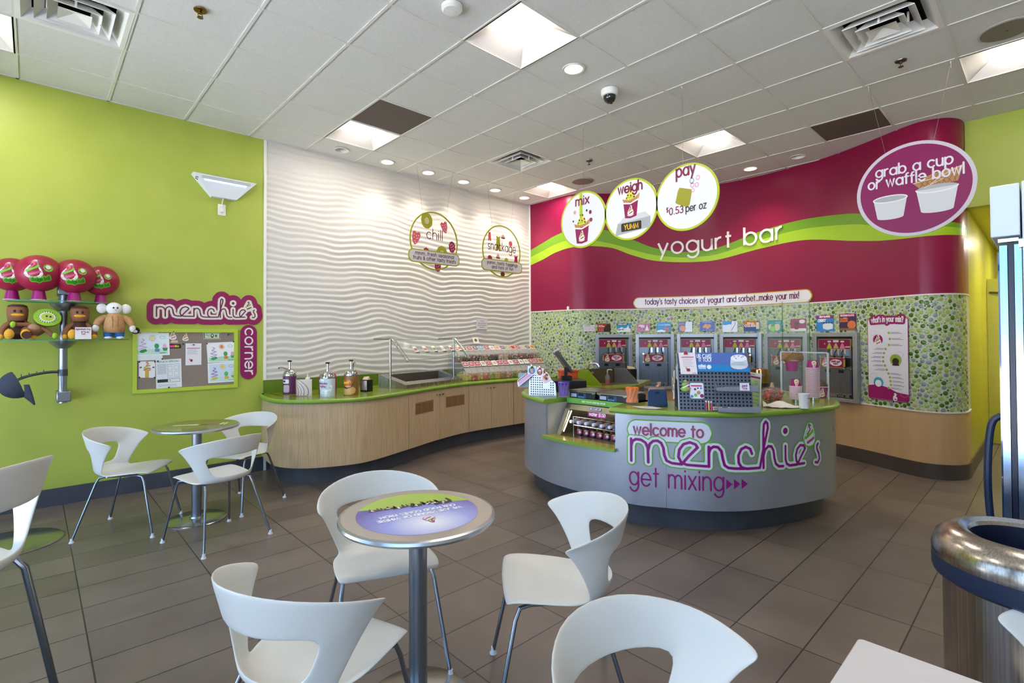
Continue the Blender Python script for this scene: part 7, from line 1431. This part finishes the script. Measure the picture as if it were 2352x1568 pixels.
mb = MB(); mb.tube(catmull([(1.455, 5.83, 2.90), (1.445, 5.83, 2.86), (1.445, 5.835, 2.82), (1.45, 5.84, 2.80)], 4), .005, 6); mb.box((1.45, 5.842, 2.785), (.022, .04, .045)); mb.build('power_cord', WHITE, t, local=False)
mb = MB(); mb.slab(rrect(1.412, 2.73, 1.486, 2.845, .006), wf(), .001, .008); mb.mat(1)
for z in (2.762, 2.812): mb.slab(rrect(1.434, z-.016, 1.464, z+.016, .012), wf(), .008, .0095)
solo('outlet', mb, [WHITE, M('d6d4ce', .4)], 'white wall outlet below the insect light trap', 'outlet', smooth=0)

# glass wall shelf unit on a silver post
px_, py_ = .19, 5.70
t = thing('shelf_unit', 'two glass shelves on a silver wall post with a hook arm', 'shelf', (px_, YW-.08, .90)); SIL = M('9aa2ac', .3, .9)
mb = MB(); mb.lathe([(.030, .90), (.030, 1.915), (.0, 1.916)], 24, (px_, py_, 0), cap=True); mb.build('post', SIL, t, local=False)
for z in (.955, 1.86): mb = MB(); mb.bx((px_-.04, py_-.035, z-.045), (px_+.055, YW-.001, z+.045)); mb.build('wall_bracket', SIL, t, local=False, bevel=.008)
def glass_shelf(z, x0, x1, D):
    mb = MB(); mb.lathe([(.032, z-.07), (.05, z-.062), (.085, z-.02), (.092, z-.006), (.0, z-.005)], 30, (px_, py_, 0)); mb.build('shelf_bowl', SIL, t, local=False)
    cx_ = (x0+x1)/2; w = (x1-x0)/2; pl = [(cx_-w, 5.83), (cx_+w, 5.83)]+[(cx_+w*math.cos(PI*k/24), 5.74-D*math.sin(PI*k/24)**.8) for k in range(25)]
    mb = MB(); n = len(pl); mb.mat(0).add([(x, y, z+.008) for x, y in pl]+[(x, y, z) for x, y in pl], [tuple(range(n)), tuple(range(2*n-1, n-1, -1))]); mb.mat(1).add([(x, y, z+.008) for x, y in pl]+[(x, y, z) for x, y in pl], [(k, n+k, n+(k+1) % n, (k+1) % n) for k in range(n)]); mb.build('glass_shelf', [GLASS, GLEDGE], t, local=False, smooth=0)
z1s, z2s = 1.752, 1.432
glass_shelf(z1s, -.155, .54, .22); glass_shelf(z2s, -.24, .655, .22)
mb = MB(); mb.lathe([(.034, 1.13), (.034, 1.185)], 24, (px_, py_, 0)); mb.tube(catmull([(px_-.03, py_-.01, 1.165), (px_-.10, py_-.04, 1.165), (px_-.22, py_-.14, 1.145), (px_-.33, py_-.30, 1.10)], 5), .011, 8)
for k in range(5): a_ = Vector((px_-.12-.045*k, py_-.05-.045*k, 1.165-.008*k)); mb.tube([a_, a_+Vector((0, 0, .025))], .003, 5)
mb.build('hook_arm', M('5c6470', .35, .8), t, local=False)
# rubber balls resting on upturned cups
BALL = noisy(M('a0183e', .42, key='ball'), 260, '921538', 'aa1c44', bump=.25, detail=2)
def ball(label, px, py, r, hcup, y):
    p = wy(px, py, y); r0 = r; x = p.x
    zc = z1s+.009+hcup+r0*.93
    c = cup_mesh(.036, .05, hcup).build('paper_cup', [CUPM, M('d8b8c8', .4)]); c.location = (x, y, z1s+.0085); tag(c, 'magenta paper cup under the %s' % label.replace(', partly hidden by its neighbour', ''), 'cup', 'cups holding up the rubber balls')
    t = thing('rubber_ball', label, 'ball', (x, y, zc-r0), group='rubber balls on the top glass shelf')
    mb = MB(); mb.ball((0, 0, r0), r0, 32, (1, 1, .96)); mb.build('ball', BALL, t)
    yaw = math.atan2(-y, -x)
    f = lambda u, v, h=0: Vector(((r0+h)*math.cos(v/r0)*math.cos(yaw+u/r0), (r0+h)*math.cos(v/r0)*math.sin(yaw+u/r0), r0+(r0*.96+h)*math.sin(v/r0)))
    k = r0/.15; mb = MB(); swirl(mb, f, -.035*k, .025*k, .14*k, .0012, (1, 1, 2, 3)); mb.mat(2).gfill([(a+.055*k, b+.035*k) for a, b in circ(0, 0, .032*k, 18)], f, .0012, 10); mb.mat(1).gfill([(a+.055*k, b+.04*k) for a, b in circ(0, 0, .018*k, 14)], f, .0018, 8)
    mb.mat(2); write(mb, 'dodge ball', f, .01*k, -.075*k, .02*k, .0115*k, width=.125*k, align='c', h=.0012, wide=True, rot=.15, bend=-.25*k); mb.mat(4); write(mb, 'dodge ball', f, .01*k, -.075*k, .02*k, .0032*k, width=.125*k, align='c', h=.0022, rot=.15, bend=-.25*k)
    mb.build('printed_logo', pal('a0183e', 'e2d6d2', '6fb52c', 'c8506c', '2f7a1c', rough=.4), t)
ball('leftmost rubber ball on the shelf, partly hidden by its neighbour', 28, 640, .140, .075, 5.70)
ball('biggest rubber ball on the shelf, second from the left', 90, 640, .155, .075, 5.60)
ball('rubber ball just right of the silver post', 171, 642, .150, .075, 5.62)
ball('smallest rubber ball, rightmost on the shelf', 232, 648, .136, .072, 5.73)

# plush toys on the lower shelf
BRN, BRD, YEL = noisy(M('8a5c3c', .9, key='plb'), 200, '7c5034', '956644', bump=.3), noisy(M('4a2c20', .9, key='pld'), 200, '402418', '563428', bump=.3), noisy(M('e0a430', .9, key='ply'), 200, 'd4962a', 'e8b040', bump=.3)
ZSH = z2s+.0085
def faceyaw(x, y): return math.atan2(-y, -x)+PI/2
def plush(label, px, y, sit=True):
    x = wy(px, 760, y).x; t = thing('plush_toy', label, 'plush toy', (x, y, ZSH), faceyaw(x, y), 'plush toys on the lower glass shelf')
    mb = MB(); mb.lathe([(0, .15), (.058, .152), (.064, .19), (.066, .24), (.060, .262), (.045, .268), (0, .27)], 26); mb.build('head', BRN, t, smooth=80)
    mb = MB(); mb.lathe([(.061, .262), (.056, .274), (.035, .282), (0, .284)], 26); mb.build('hair', BRD, t, smooth=80)
    mb = MB()
    for s in (-1, 1): mb.ball((s*.018, -.0645, .228), .009, 10, (1, .4, 1.15))
    mb.build('eyes', BLACK, t)
    mb = MB(); mb.mat(0).ball((0, -.052, .198), .04, 16, (1, .42, .36)); mb.mat(1).ball((0, -.055, .189), .03, 14, (1, .42, .25)); mb.build('bill', [YEL, M('b8742c', .8)], t, smooth=80)
    mb = MB(); mb.lathe([(0, .0), (.05, .005), (.056, .05), (.05, .11), (.042, .155), (0, .16)], 22); mb.build('body', BRD, t, smooth=80)
    for s in (-1, 1):
        mb = MB(); mb.tube(catmull([(s*.04, 0, .135), (s*.075, -.015, .10), (s*.095, -.03, .05), (s*.095, -.045, .025)], 4), .022, 12); mb.build('arm', BRN, t, smooth=80); mb = MB(); mb.ball((s*.096, -.05, .022), .022, 12); mb.build('hand', YEL, t, smooth=80)
        mb = MB(); mb.tube([(s*.03, 0, .03), (s*.04, -.05, .03), (s*.045, -.085, .035)], .024, 10); mb.build('leg', BRD, t, smooth=80); mb = MB(); mb.ball((s*.047, -.10, .042), .036, 16, (.85, .7, 1.15)); mb.build('foot', YEL, t, smooth=80)
    return t
plush('brown plush toy with yellow bill sitting at the left end of the lower shelf', 40, 5.66)
pt = plush('brown plush toy with yellow bill sitting right of the post behind a price card', 183, 5.64)
x = pt.location.x; f = surf((x+.015, 5.515, ZSH+.001), (1, 0, 0), (0, -.1, 1)); mb = MB(); mb.mat(0).slab([(-.052, 0), (.055, .0), (.055, .10), (-.052, .10)], f, 0, .002); mb.mat(1); write(mb, 'signature toy', f, 0, .078, .010, .0013, width=.095, align='c', h=.003); write(mb, '12', f, -.012, .04, .018, .0024, align='l', h=.003); write(mb, '99', f, .022, .052, .008, .0012, h=.003); solo('price_card', mb, pal('e6dfdc', '8a3a50'), 'white price card reading 12 leaning on the plush toy right of the post', 'price card', smooth=0)
x = wy(105, 760, 5.62).x; t = thing('plush_toy', 'plush kiwi toy lying on its side, green seeded face up left of the post', 'plush toy', (x-.06, 5.63, ZSH), 0, 'plush toys on the lower glass shelf')
hc_ = Vector((.07, -.02, .175)); toc = (EYE-Vector((x, 5.62, 1.6))).normalized(); toc = (toc+Vector((0, 0, .25))).normalized(); Rq = Vector((0, 0, 1)).rotation_difference(toc).to_matrix()
mb = MB(); mb.ball(hc_-toc*.012, .088, 26, (1.0, .82, .5), Rq); mb.build('head_back', BRN, t, smooth=80)
mb = MB(); ex = (RT-toc*RT.dot(toc)).normalized(); ey = toc.cross(ex); fk = lambda u, v, h=0: hc_+ex*u+ey*v+toc*(.034+h-.35*(u*u+v*v)*3); C2 = lambda r: [(a, b) for a, b in circ(0, 0, r, 28, r*.82)]
def disc2(mb, r, h): 
    rows = [[fk(q*a, q*b, h) for a, b in C2(1)] for q in [r*k/5 for k in range(6)]]; mb.grid(rows, closed=True)
mb.mat(0); disc2(mb, .088, 0); mb.mat(1); disc2(mb, .058, .001); mb.mat(2); disc2(mb, .04, .002); mb.mat(3)
for k in range(22): a_ = 2*PI*k/22; mb.fill(circ(.054*math.cos(a_), .044*math.sin(a_), .0042, 8), fk, .003)
for u in (-.006, .018): mb.fill(circ(u, .006, .0075, 10), fk, .004)
mb.mat(0); mb.rib([(-.006, -.008), (.002, -.012), (.010, -.010)], .0012, fk, .004); mb.build('kiwi_face', [noisy(M('8cb82a', .8, key='kw1'), 90, '82ae22', '98c436'), M('e8e6c0', .8), M('b8c850', .8), BLACK], t, smooth=80)
mb = MB(); mb.ball((-.02, .0, .07), .07, 20, (1.25, .8, .75), Matrix.Rotation(-.3, 3, 'Y')); mb.build('body', BRN, t, smooth=80); mb = MB(); mb.ball((-.01, -.035, .095), .04, 16, (1, .55, .8)); mb.build('belly_patch', M('a88868', .9), t, smooth=80)
for pts, fin in (([(.03, -.02, .10), (.08, -.05, .06), (.10, -.06, .03)], (.115, -.065, .03)), ([(-.03, -.02, .12), (-.09, -.03, .12), (-.12, -.04, .12)], (-.135, -.045, .12))):
    mb = MB(); mb.tube(catmull(pts, 3), .016, 10); mb.build('arm', BRN, t, smooth=80); mb = MB(); mb.ball(fin, .026, 12, (.7, .7, 1)); mb.build('hand', M('9cc42c', .8), t, smooth=80)
for pts in ([(-.07, -.01, .06), (-.12, -.03, .04), (-.155, -.04, .03)], [(-.04, -.03, .05), (-.05, -.08, .04), (-.055, -.11, .035)]): mb = MB(); mb.tube(catmull(pts, 3), .028, 10, rr=[.024]*6+[.032]); mb.build('leg', BRD, t, smooth=80)
x = wy(262, 750, 5.62).x; t = thing('plush_toy', 'white plush toy with big round ears wearing a tan jacket and blue trousers', 'plush toy', (x, 5.62, ZSH), faceyaw(x, 5.62)+.1, 'plush toys on the lower glass shelf')
WP = noisy(M('e4e2e0', .9, key='wpl'), 200, 'dcdad8', 'eeecea', bump=.3); JK = noisy(M('b88c5c', .85, key='jkt'), 60, 'ae8254', 'c49868', bump=.4)
mb = MB(); mb.ball((0, 0, .27), .06, 20, (1.0, .8, .92)); mb.build('head', WP, t, smooth=80); mb = MB(); [mb.ball((s*.085, .01, .27), .04, 14, (1, .6, 1.1)) for s in (-1, 1)]; mb.build('ears', WP, t, smooth=80)
mb = MB(); [mb.ball((s*.014+.005, -.047, .275), .007, 10, (1, .5, 1.2)) for s in (-1, 1)]; mb.tube([(-.002, -.049, .256), (.005, -.0495, .253), (.012, -.049, .256)], .0012, 5); mb.build('eyes', BLACK, t)
mb = MB(); mb.lathe([(0, .055), (.075, .058), (.082, .10), (.074, .17), (.055, .215), (.035, .228), (0, .23)], 26); mb.build('jacket', JK, t, smooth=80)
mb = MB(); [mb.tube([(u, -.066-.012*math.sin(0), .20), (u+.002, -.080, .15), (u, -.083, .10)], .0018, 5) for u in (-.02, .02)]; mb.build('drawstring', M('7a5a3a', .8), t)
for s in (-1, 1):
    mb = MB(); mb.tube(catmull([(s*.055, 0, .195), (s*.10, -.01, .165), (s*.125, -.02, .12)], 4), .030, 12, rr=[.026, .028, .03, .031, .031, .03, .03, .028, .026]); mb.build('sleeve', JK, t, smooth=80); mb = MB(); mb.ball((s*.13, -.025, .095), .028, 12, (.9, .8, 1.2)); mb.build('hand', WP, t, smooth=80)
    mb = MB(); mb.lathe([(0, .012), (.036, .012), (.038, .06), (0, .065)], 18, (s*.038, 0, 0)); mb.build('trouser_leg', M('1f6ab0', .8), t, smooth=80); mb = MB(); mb.ball((s*.042, -.018, .013), .034, 14, (.9, 1.1, .38)); mb.build('foot', WP, t, smooth=80)
mb = MB(); f = surf((x+.155, 5.60, ZSH+.075), (1, 0, 0), (0, -.2, 1)); mb.mat(0).slab(circ(0, 0, .031, 24), f, 0, .003); mb.mat(1).fill(circ(-.004, -.006, .017, 14, .013), f, .0035); mb.mat(2).fill(circ(.0, -.014, .010, 10, .007), f, .004); solo('round_tag', mb, pal('1a1618', 'e4dede', 'd8909c'), 'small black round tag hanging beside the white plush toy', 'tag', smooth=0)
# baseball cap hung on the arm
hx = wy(33, 885, 5.42); t = thing('baseball_cap', 'charcoal navy baseball cap hanging from the hook arm, brim down', 'cap', (hx.x, 5.42, hx.z-.12)); CAPM = noisy(M('343a48', .85, key='cap'), 160, '2e3442', '3c4252', bump=.3)
bX = (RT*.5-UP*.87).normalized(); bZ = -RT*.62-FW*.62+UP*.05; bZ = (bZ-bX*bZ.dot(bX)).normalized(); bY = bZ.cross(bX)
R_ = Matrix((bX, bY, bZ)).transposed(); o = Vector((0, 0, .12)); mb = MB(); rows = []
for j in range(9):
    a_ = PI/2*j/8; rows.append([o+R_@Vector((.098*math.cos(a_)*math.cos(2*PI*i/28)*1.1, .092*math.cos(a_)*math.sin(2*PI*i/28), .115*math.sin(a_)-.02)) for i in range(28)])
mb.grid(rows, closed=True); mb.build('crown', CAPM, t, smooth=80); mb = MB(); rows = []
for k in range(4): rows.append([o+R_@Vector(((.098*1.08+.03*k*1.0*math.cos(a_))*math.cos(a_)+.0, .090*math.sin(a_), -.02-.010*k-.012*math.cos(a_)*0-.018*(math.sin(a_))**2)) for a_ in [math.radians(-68+136*i/14) for i in range(15)]])
mb.grid(rows); b_ = mb.build('brim', CAPM, t, smooth=80); sm = b_.modifiers.new('thick', 'SOLIDIFY'); sm.thickness = .005
mb = MB(); mb.ball(o+R_@Vector((0, 0, .097)), .008, 8, (1, 1, .6)); mb.build('button', CAPM, t); mb = MB(); mb.tube([o+R_@Vector((.095, -.045, .005)), o+R_@Vector((.100, -.03, .006)), o+R_@Vector((.103, -.012, .006))], .005, 6); mb.build('embroidery', M('b8a8b0', .7), t)

# notice board and what is pinned to it
bx0, bz0 = wp(303, 902); bx1, bz1 = wp(545, 755); bx0, bx1, bz0, bz1 = .692, 1.603, .925, 1.54
t = thing('notice_board', 'grey felt notice board in a lime green painted frame on the left wall', 'notice board', ((bx0+bx1)/2, YW-.012, bz0)); f = wf()
mb = MB(); w = .035; fo = [(bx0, bz0), (bx1, bz0), (bx1, bz1), (bx0, bz1)]; fi = [(bx0+w, bz0+w), (bx1-w, bz0+w), (bx1-w, bz1-w), (bx0+w, bz1-w)]
mb.add([f(u, v, .001) for u, v in fo]+[f(u, v, .024) for u, v in fo]+[f(u, v, .024) for u, v in fi]+[f(u, v, .010) for u, v in fi], sum([[(k, (k+1) % 4, 4+(k+1) % 4, 4+k), (4+k, 4+(k+1) % 4, 8+(k+1) % 4, 8+k), (8+k, 8+(k+1) % 4, 12+(k+1) % 4, 12+k)] for k in range(4)], [])); mb.build('frame', M('b6cc44', .4), t, local=False, smooth=0)
mb = MB(); mb.fill(fi, f, .0105); mb.build('felt', noisy(M('8a7c72', .9, key='felt'), 220, '82746a', '93857b'), t, local=False, smooth=0)
def bd(cx, cy): return bx0+(cx-5)/1535*(bx1-bx0), None
def bq(cx, cy):
    """crop position on the board -> wall coordinates"""
    p = wy(300+cx/6.272, 660+cy/6.272, YW-.012); return p.x, p.z
PNG = 'papers pinned to the notice board'
def paper(name, label, q, cols, draw, h=.012, cat='paper'):
    P = [bq(*c) for c in q]; a, b, c, d = [Vector(p) for p in P]            # lower left, lower right, upper right, upper left
    g = lambda u, v, k=0: f(*(a.lerp(b, u).lerp(d.lerp(c, u), v)), h+k); mb = MB(); mb.mat(0).slab([(0, 0), (1, 0), (1, 1), (0, 1)], g, -.0008, 0); draw(mb, g); return solo(name, mb, pal(*cols, rough=.6), label, cat, PNG, smooth=0)
def drawing(mb, g, sun=1):
    mb.mat(1).fill([(.05, .05), (.95, .05), (.95, .93), (.05, .93)], g, .0005); mb.mat(2).fill([(.05, .05), (.95, .05), (.95, .25), (.6, .3), (.05, .25)], g, .0007); mb.mat(3)
    for k in range(14): a_ = 2*PI*k/14; mb.rib([(.5+.07*math.cos(a_), .78+.09*math.sin(a_)), (.5+.11*math.cos(a_), .78+.15*math.sin(a_))], .006, g, .001, caps=0)
    mb.mat(4).fill(circ(.5, .78, .06, 14, .085), g, .0012); mb.mat(5).rib(circ(.8, .8, .08, 12, .06)+[(.88, .8)], .006, g, .001)
    sw = lambda a, b, r: mb.rib(catmull([(a-.02, b+.42), (a+.04, b+.36), (a-.05, b+.26), (a+.08, b+.2), (a-.1, b+.1), (a+.1, b+.04), (a-.1, b-.04)], 3), r, g, .0012)
    mb.mat(6); sw(.22, .34, .018); mb.mat(7).fill(circ(.62, .42, .07, 14, .12), g, .0012); mb.mat(8).fill(circ(.86, .42, .06, 12, .1), g, .0012); mb.mat(7).fill([(.82, .2), (.92, .2), (.95, .34), (.78, .34)], g, .0011); mb.mat(9).fill([(.1, .16), (.2, .12), (.34, .2), (.3, .3), (.16, .26)], g, .0012); mb.mat(3).fill([(.56, .16), (.7, .16), (.7, .3), (.56, .3)], g, .0011); mb.mat(7); write(mb, "menchie's", g, .70, .09, .035, .004, width=.2, h=.0014)
SKY1 = 'dcebf2'
paper('printed_sheet', 'white printed sheet mostly hidden behind the upper left colouring page', [(70, 1058), (460, 1040), (458, 628), (72, 628)], ('e2e6e8', '2f9a6c', '7a3a6a'), lambda mb, g: (mb.mat(1).fill([(.02, .92), (.2, .92), (.2, .99), (.02, .99)], g, .0005), mb.mat(2).fill([(.84, .94), (.98, .94), (.98, .985), (.84, .985)], g, .0005)), .0118, 'sheet')
paper('colouring_page', 'colouring page with blue rimmed yellow sun pinned at the upper left', [(70, 985), (563, 972), (552, 655), (60, 668)], ('eceef0', SKY1, 'c4e0d0', '6a86c8', 'f0d060', '78b0d0', 'd0a8d0', '3a9a58', 'e0a8d0', '2f8a52'), drawing, .0136, 'drawing')
paper('colouring_page', 'colouring page with an orange sun pinned at the upper right', [(1110, 1085), (1530, 1068), (1512, 780), (1090, 798)], ('eceef0', 'f0f2f4', 'b8dcc8', 'e08a3a', 'e0843a', '7a86a8', 'b89ac8', '4aa868', 'e0b0d0', '3aa05c'), drawing, .0140, 'drawing')
paper('colouring_page', 'colouring page with pale blue sky and yellow figure pinned at the lower right', [(1118, 1378), (1535, 1350), (1530, 1068), (1108, 1092)], ('eceef0', 'cfe2ee', 'c8e0dc', 'e0b050', 'f0d060', '5a6aa0', 'a068c0', '6ab85a', 'e8c0d8', 'c8cc50'), drawing, .0134, 'drawing')
paper('flyer', 'move in special apartment flyer with floor plan pinned at lower middle of the board', [(368, 1458), (738, 1430), (728, 1022), (360, 1046)], ('e4e8ea', '3a8a68', '8a96a0', '2a3a30', 'b8cc4c'), lambda mb, g: (mb.mat(1), write(mb, 'MOVE IN SPECIAL!', g, .06, .90, .035, .006, width=.84, h=.0008), mb.mat(2), [mb.fill([(.06, .5+.03*k), (.4, .5+.03*k), (.4, .51+.03*k), (.06, .51+.03*k)], g, .0006) for k in range(12)], [mb.rib([(.44, .36), (.92, .36), (.92, .82), (.44, .82), (.44, .36)], .005, g, .0006)], [mb.rib([(.48+.24*i, .42+.2*j), (.64+.24*i, .42+.2*j), (.64+.24*i, .56+.2*j), (.48+.24*i, .56+.2*j), (.48+.24*i, .42+.2*j)], .004, g, .0006) for i in range(2) for j in range(2)], mb.mat(3).fill([(.05, .2), (.46, .2), (.46, .31), (.05, .31)], g, .0006), mb.rib([(.46, .2), (.93, .2), (.93, .31), (.46, .31)], .005, g, .0006), mb.mat(4).fill(circ(.54, .255, .035, 10, .03), g, .0007), mb.mat(2), [mb.fill([(.06, .06+.03*k), (.8, .06+.03*k), (.8, .067+.03*k), (.06, .067+.03*k)], g, .0006) for k in range(3)]), .0130, 'flyer')
paper('swirl_drawing', 'drawing of a yellow figure with a swirl top pinned at lower left of the board', [(118, 1300), (352, 1300), (355, 1062), (118, 1066)], ('ecebea', 'd0aa3c', 'd8845c', 'b0b83c', 'c85a8c', '5a5a8a'), lambda mb, g: (mb.mat(1).fill([(.38, .0), (.62, .0), (.62, .4), (.75, .45), (.72, .52), (.28, .52), (.25, .45), (.38, .4)], g, .0005), mb.mat(2).rib(catmull([(.55, .98), (.45, .92), (.58, .86), (.45, .75)], 4), .03, g, .0006), mb.mat(3).rib(catmull([(.32, .6), (.5, .7), (.66, .74)], 4), .045, g, .0006), mb.mat(4).rib(catmull([(.36, .52), (.55, .58), (.7, .56)], 4), .035, g, .0007), mb.mat(5), [mb.fill([(x, .58), (x+.14, .6), (x+.14, .68), (x, .66)], g, .0005) for x in (.04, .82)]), .0125, 'drawing')
paper('printed_notice', 'white notice with magenta heading pinned near the middle of the board', [(790, 1122), (1020, 1112), (1020, 805), (792, 805)], ('e6e4e8', 'b0508a', 'a8a4b0', '8a1c40', 'c8a06a'), lambda mb, g: (mb.mat(1).fill([(.08, .76), (.9, .76), (.9, .79), (.08, .79)], g, .0005), mb.mat(2), [mb.fill([(.1, .5+.04*k), (.8-.07*(k % 3), .5+.04*k), (.8-.07*(k % 3), .512+.04*k), (.1, .512+.04*k)], g, .0005) for k in range(6)], mb.mat(3).fill(rrect(.3, .16, .44, .27, .03), g, .0006), mb.mat(4).fill(circ(.27, .26, .06, 8, .05), g, .0005), mb.mat(2).fill([(.35, .92), (.65, .92), (.65, .94), (.35, .94)], g, .0005)), .0125, 'notice')
paper('bumper_sticker', 'black radio sticker with pink and yellow letters on the notice board', [(562, 880), (725, 875), (722, 815), (560, 815)], ('24222a', 'e04a8c', 'd8c83c'), lambda mb, g: (mb.mat(1), write(mb, 'RAD', g, .06, .3, .30, .05, width=.36, h=.0006), mb.mat(2), write(mb, 'FM', g, .52, .3, .30, .05, width=.28, h=.0006)), .0135, 'sticker')
paper('dollar_bill', 'framed one dollar bill pinned at the top right of the board', [(1050, 745), (1300, 745), (1298, 650), (1046, 645)], ('c8d0b4', '5a6a50', '3c4a38', 'dce0cc'), lambda mb, g: (mb.mat(1).rib([(.05, .1), (.95, .1), (.95, .9), (.05, .9), (.05, .1)], .03, g, .0005), mb.mat(2).fill(circ(.5, .5, .09, 14, .32), g, .0006), mb.mat(3).fill(circ(.5, .55, .045, 10, .14), g, .0008), mb.mat(1).rib([(.12, .6), (.2, .7), (.28, .45), (.36, .6)], .02, g, .0006), mb.fill(circ(.72, .5, .07, 12, .2), g, .0006)), .0125, 'banknote')
for (cu, cv, hh), l, nm in (((608, 690, .05), 'white and green paper swirl cutout pinned beside the upper left colouring page', 0), ((790, 715, .05), 'green edged swirl shaped badge pinned at the top middle of the board', 1)):
    u, v = bq(cu, cv); mb = MB(); g = lambda a, b, h=0: f(a, b, .0125+h); swirl(mb, g, u, v, hh*1.5, .0, ((3, 0) if nm else (0, 0))[:1]+(0, 1, 2)); solo('swirl_badge', mb, pal('eae6e4', 'a8b838', 'c8508c', '5aa83c', rough=.5), l, 'badge', 'swirl badges on the notice board', smooth=0)
u, v = bq(625, 780); mb = MB(); mb.slab([(u-.035, v-.012), (u+.035, v-.012), (u+.03, v+.012), (u-.02, v+.014)], f, .0138, .0146); solo('card_scrap', mb, pal('d8b8a8'), 'small pinkish paper scrap above the black radio sticker', 'paper', smooth=0)
PINS = [(615, 636, 'above the white paper swirl'), (755, 815, 'above the white notice on its left'), (905, 826, 'in the white notice'), (1405, 678, 'alone at the top right of the felt'), (1098, 808, 'in the left corner of the orange sun page'), (1482, 780, 'in the right corner of the orange sun page'), (125, 1072, 'in the top left corner of the yellow figure drawing'), (350, 1068, 'in the top right corner of the yellow figure drawing'), (125, 1294, 'in the bottom left corner of the yellow figure drawing'), (345, 1297, 'in the bottom right corner of the yellow figure drawing'), (390, 1060, 'in the top left of the apartment flyer'), (550, 1438, 'in the foot of the apartment flyer'), (455, 1030, 'below the upper left colouring page')]
for cu, cv, l in PINS:
    u, v = bq(cu, cv); mb = MB(); mb.lathe([(.007, 0), (.007, .004), (.004, .006), (.005, .012), (0, .012)], 10, f(u, v, .0155), axis=(0, -1, 0)); solo('push_pin', mb, M('1c1a1e', .4), 'dark push pin %s' % l, 'push pin', 'dark push pins on the notice board')

# word mark sign and the vertical word below it
L_ = lambda cx, cy: bq(cx, cy)
t = thing('cutout_sign', 'magenta cut out wall sign with a white script word mark above the notice board', 'sign', (1.33, YW-.01, 1.6)); x0, zb_ = L_(373, 425); x1, _ = L_(1795, 440); _, zt_ = L_(373, 290)
lf = lambda u, v, h=0: f(u, v+.030*(u-x0)/(x1-x0), h); xh = .098
mb = MB(); wordmark(mb, lf, x0, 1.652, xh, x1-x0, ((0, .80, .006), (4, .275, .0072), (1, .245, .008), (2, .058, .0095)), (1, 1, 3, 2)); mb.build('panel', pal('8e1c58', 'e0ded4', '7a1450', '9cb43c', '9a9a4a', rough=.45), t, local=False, smooth=0)
t = thing('cutout_sign', 'magenta vertical wall sign reading corner at the right edge of the green wall', 'sign', (1.715, YW-.01, 1.05)); xc = 1.716; zt_ = 1.515; zb_ = 1.085
mb = MB(); mb.mat(0)
for k in range(9): mb.fill(circ(xc, zt_-.01-(zt_-zb_)*k/8.2, .083, 22), f, .006+.00001*k)
mb.fill(circ(xc+.02, zb_-.01, .06, 18), f, .006); mb.fill([(xc-.083, zb_), (xc+.083, zb_), (xc+.083, zt_), (xc-.083, zt_)], f, .0061); mb.mat(1); write(mb, 'corner', f, xc-.036, zt_+.035, .074, .0075, width=zt_-zb_+.065, rot=-PI/2, h=.0085); mb.build('panel', pal('8e1c5c', 'e6dee2', rough=.45), t, local=False, smooth=0)
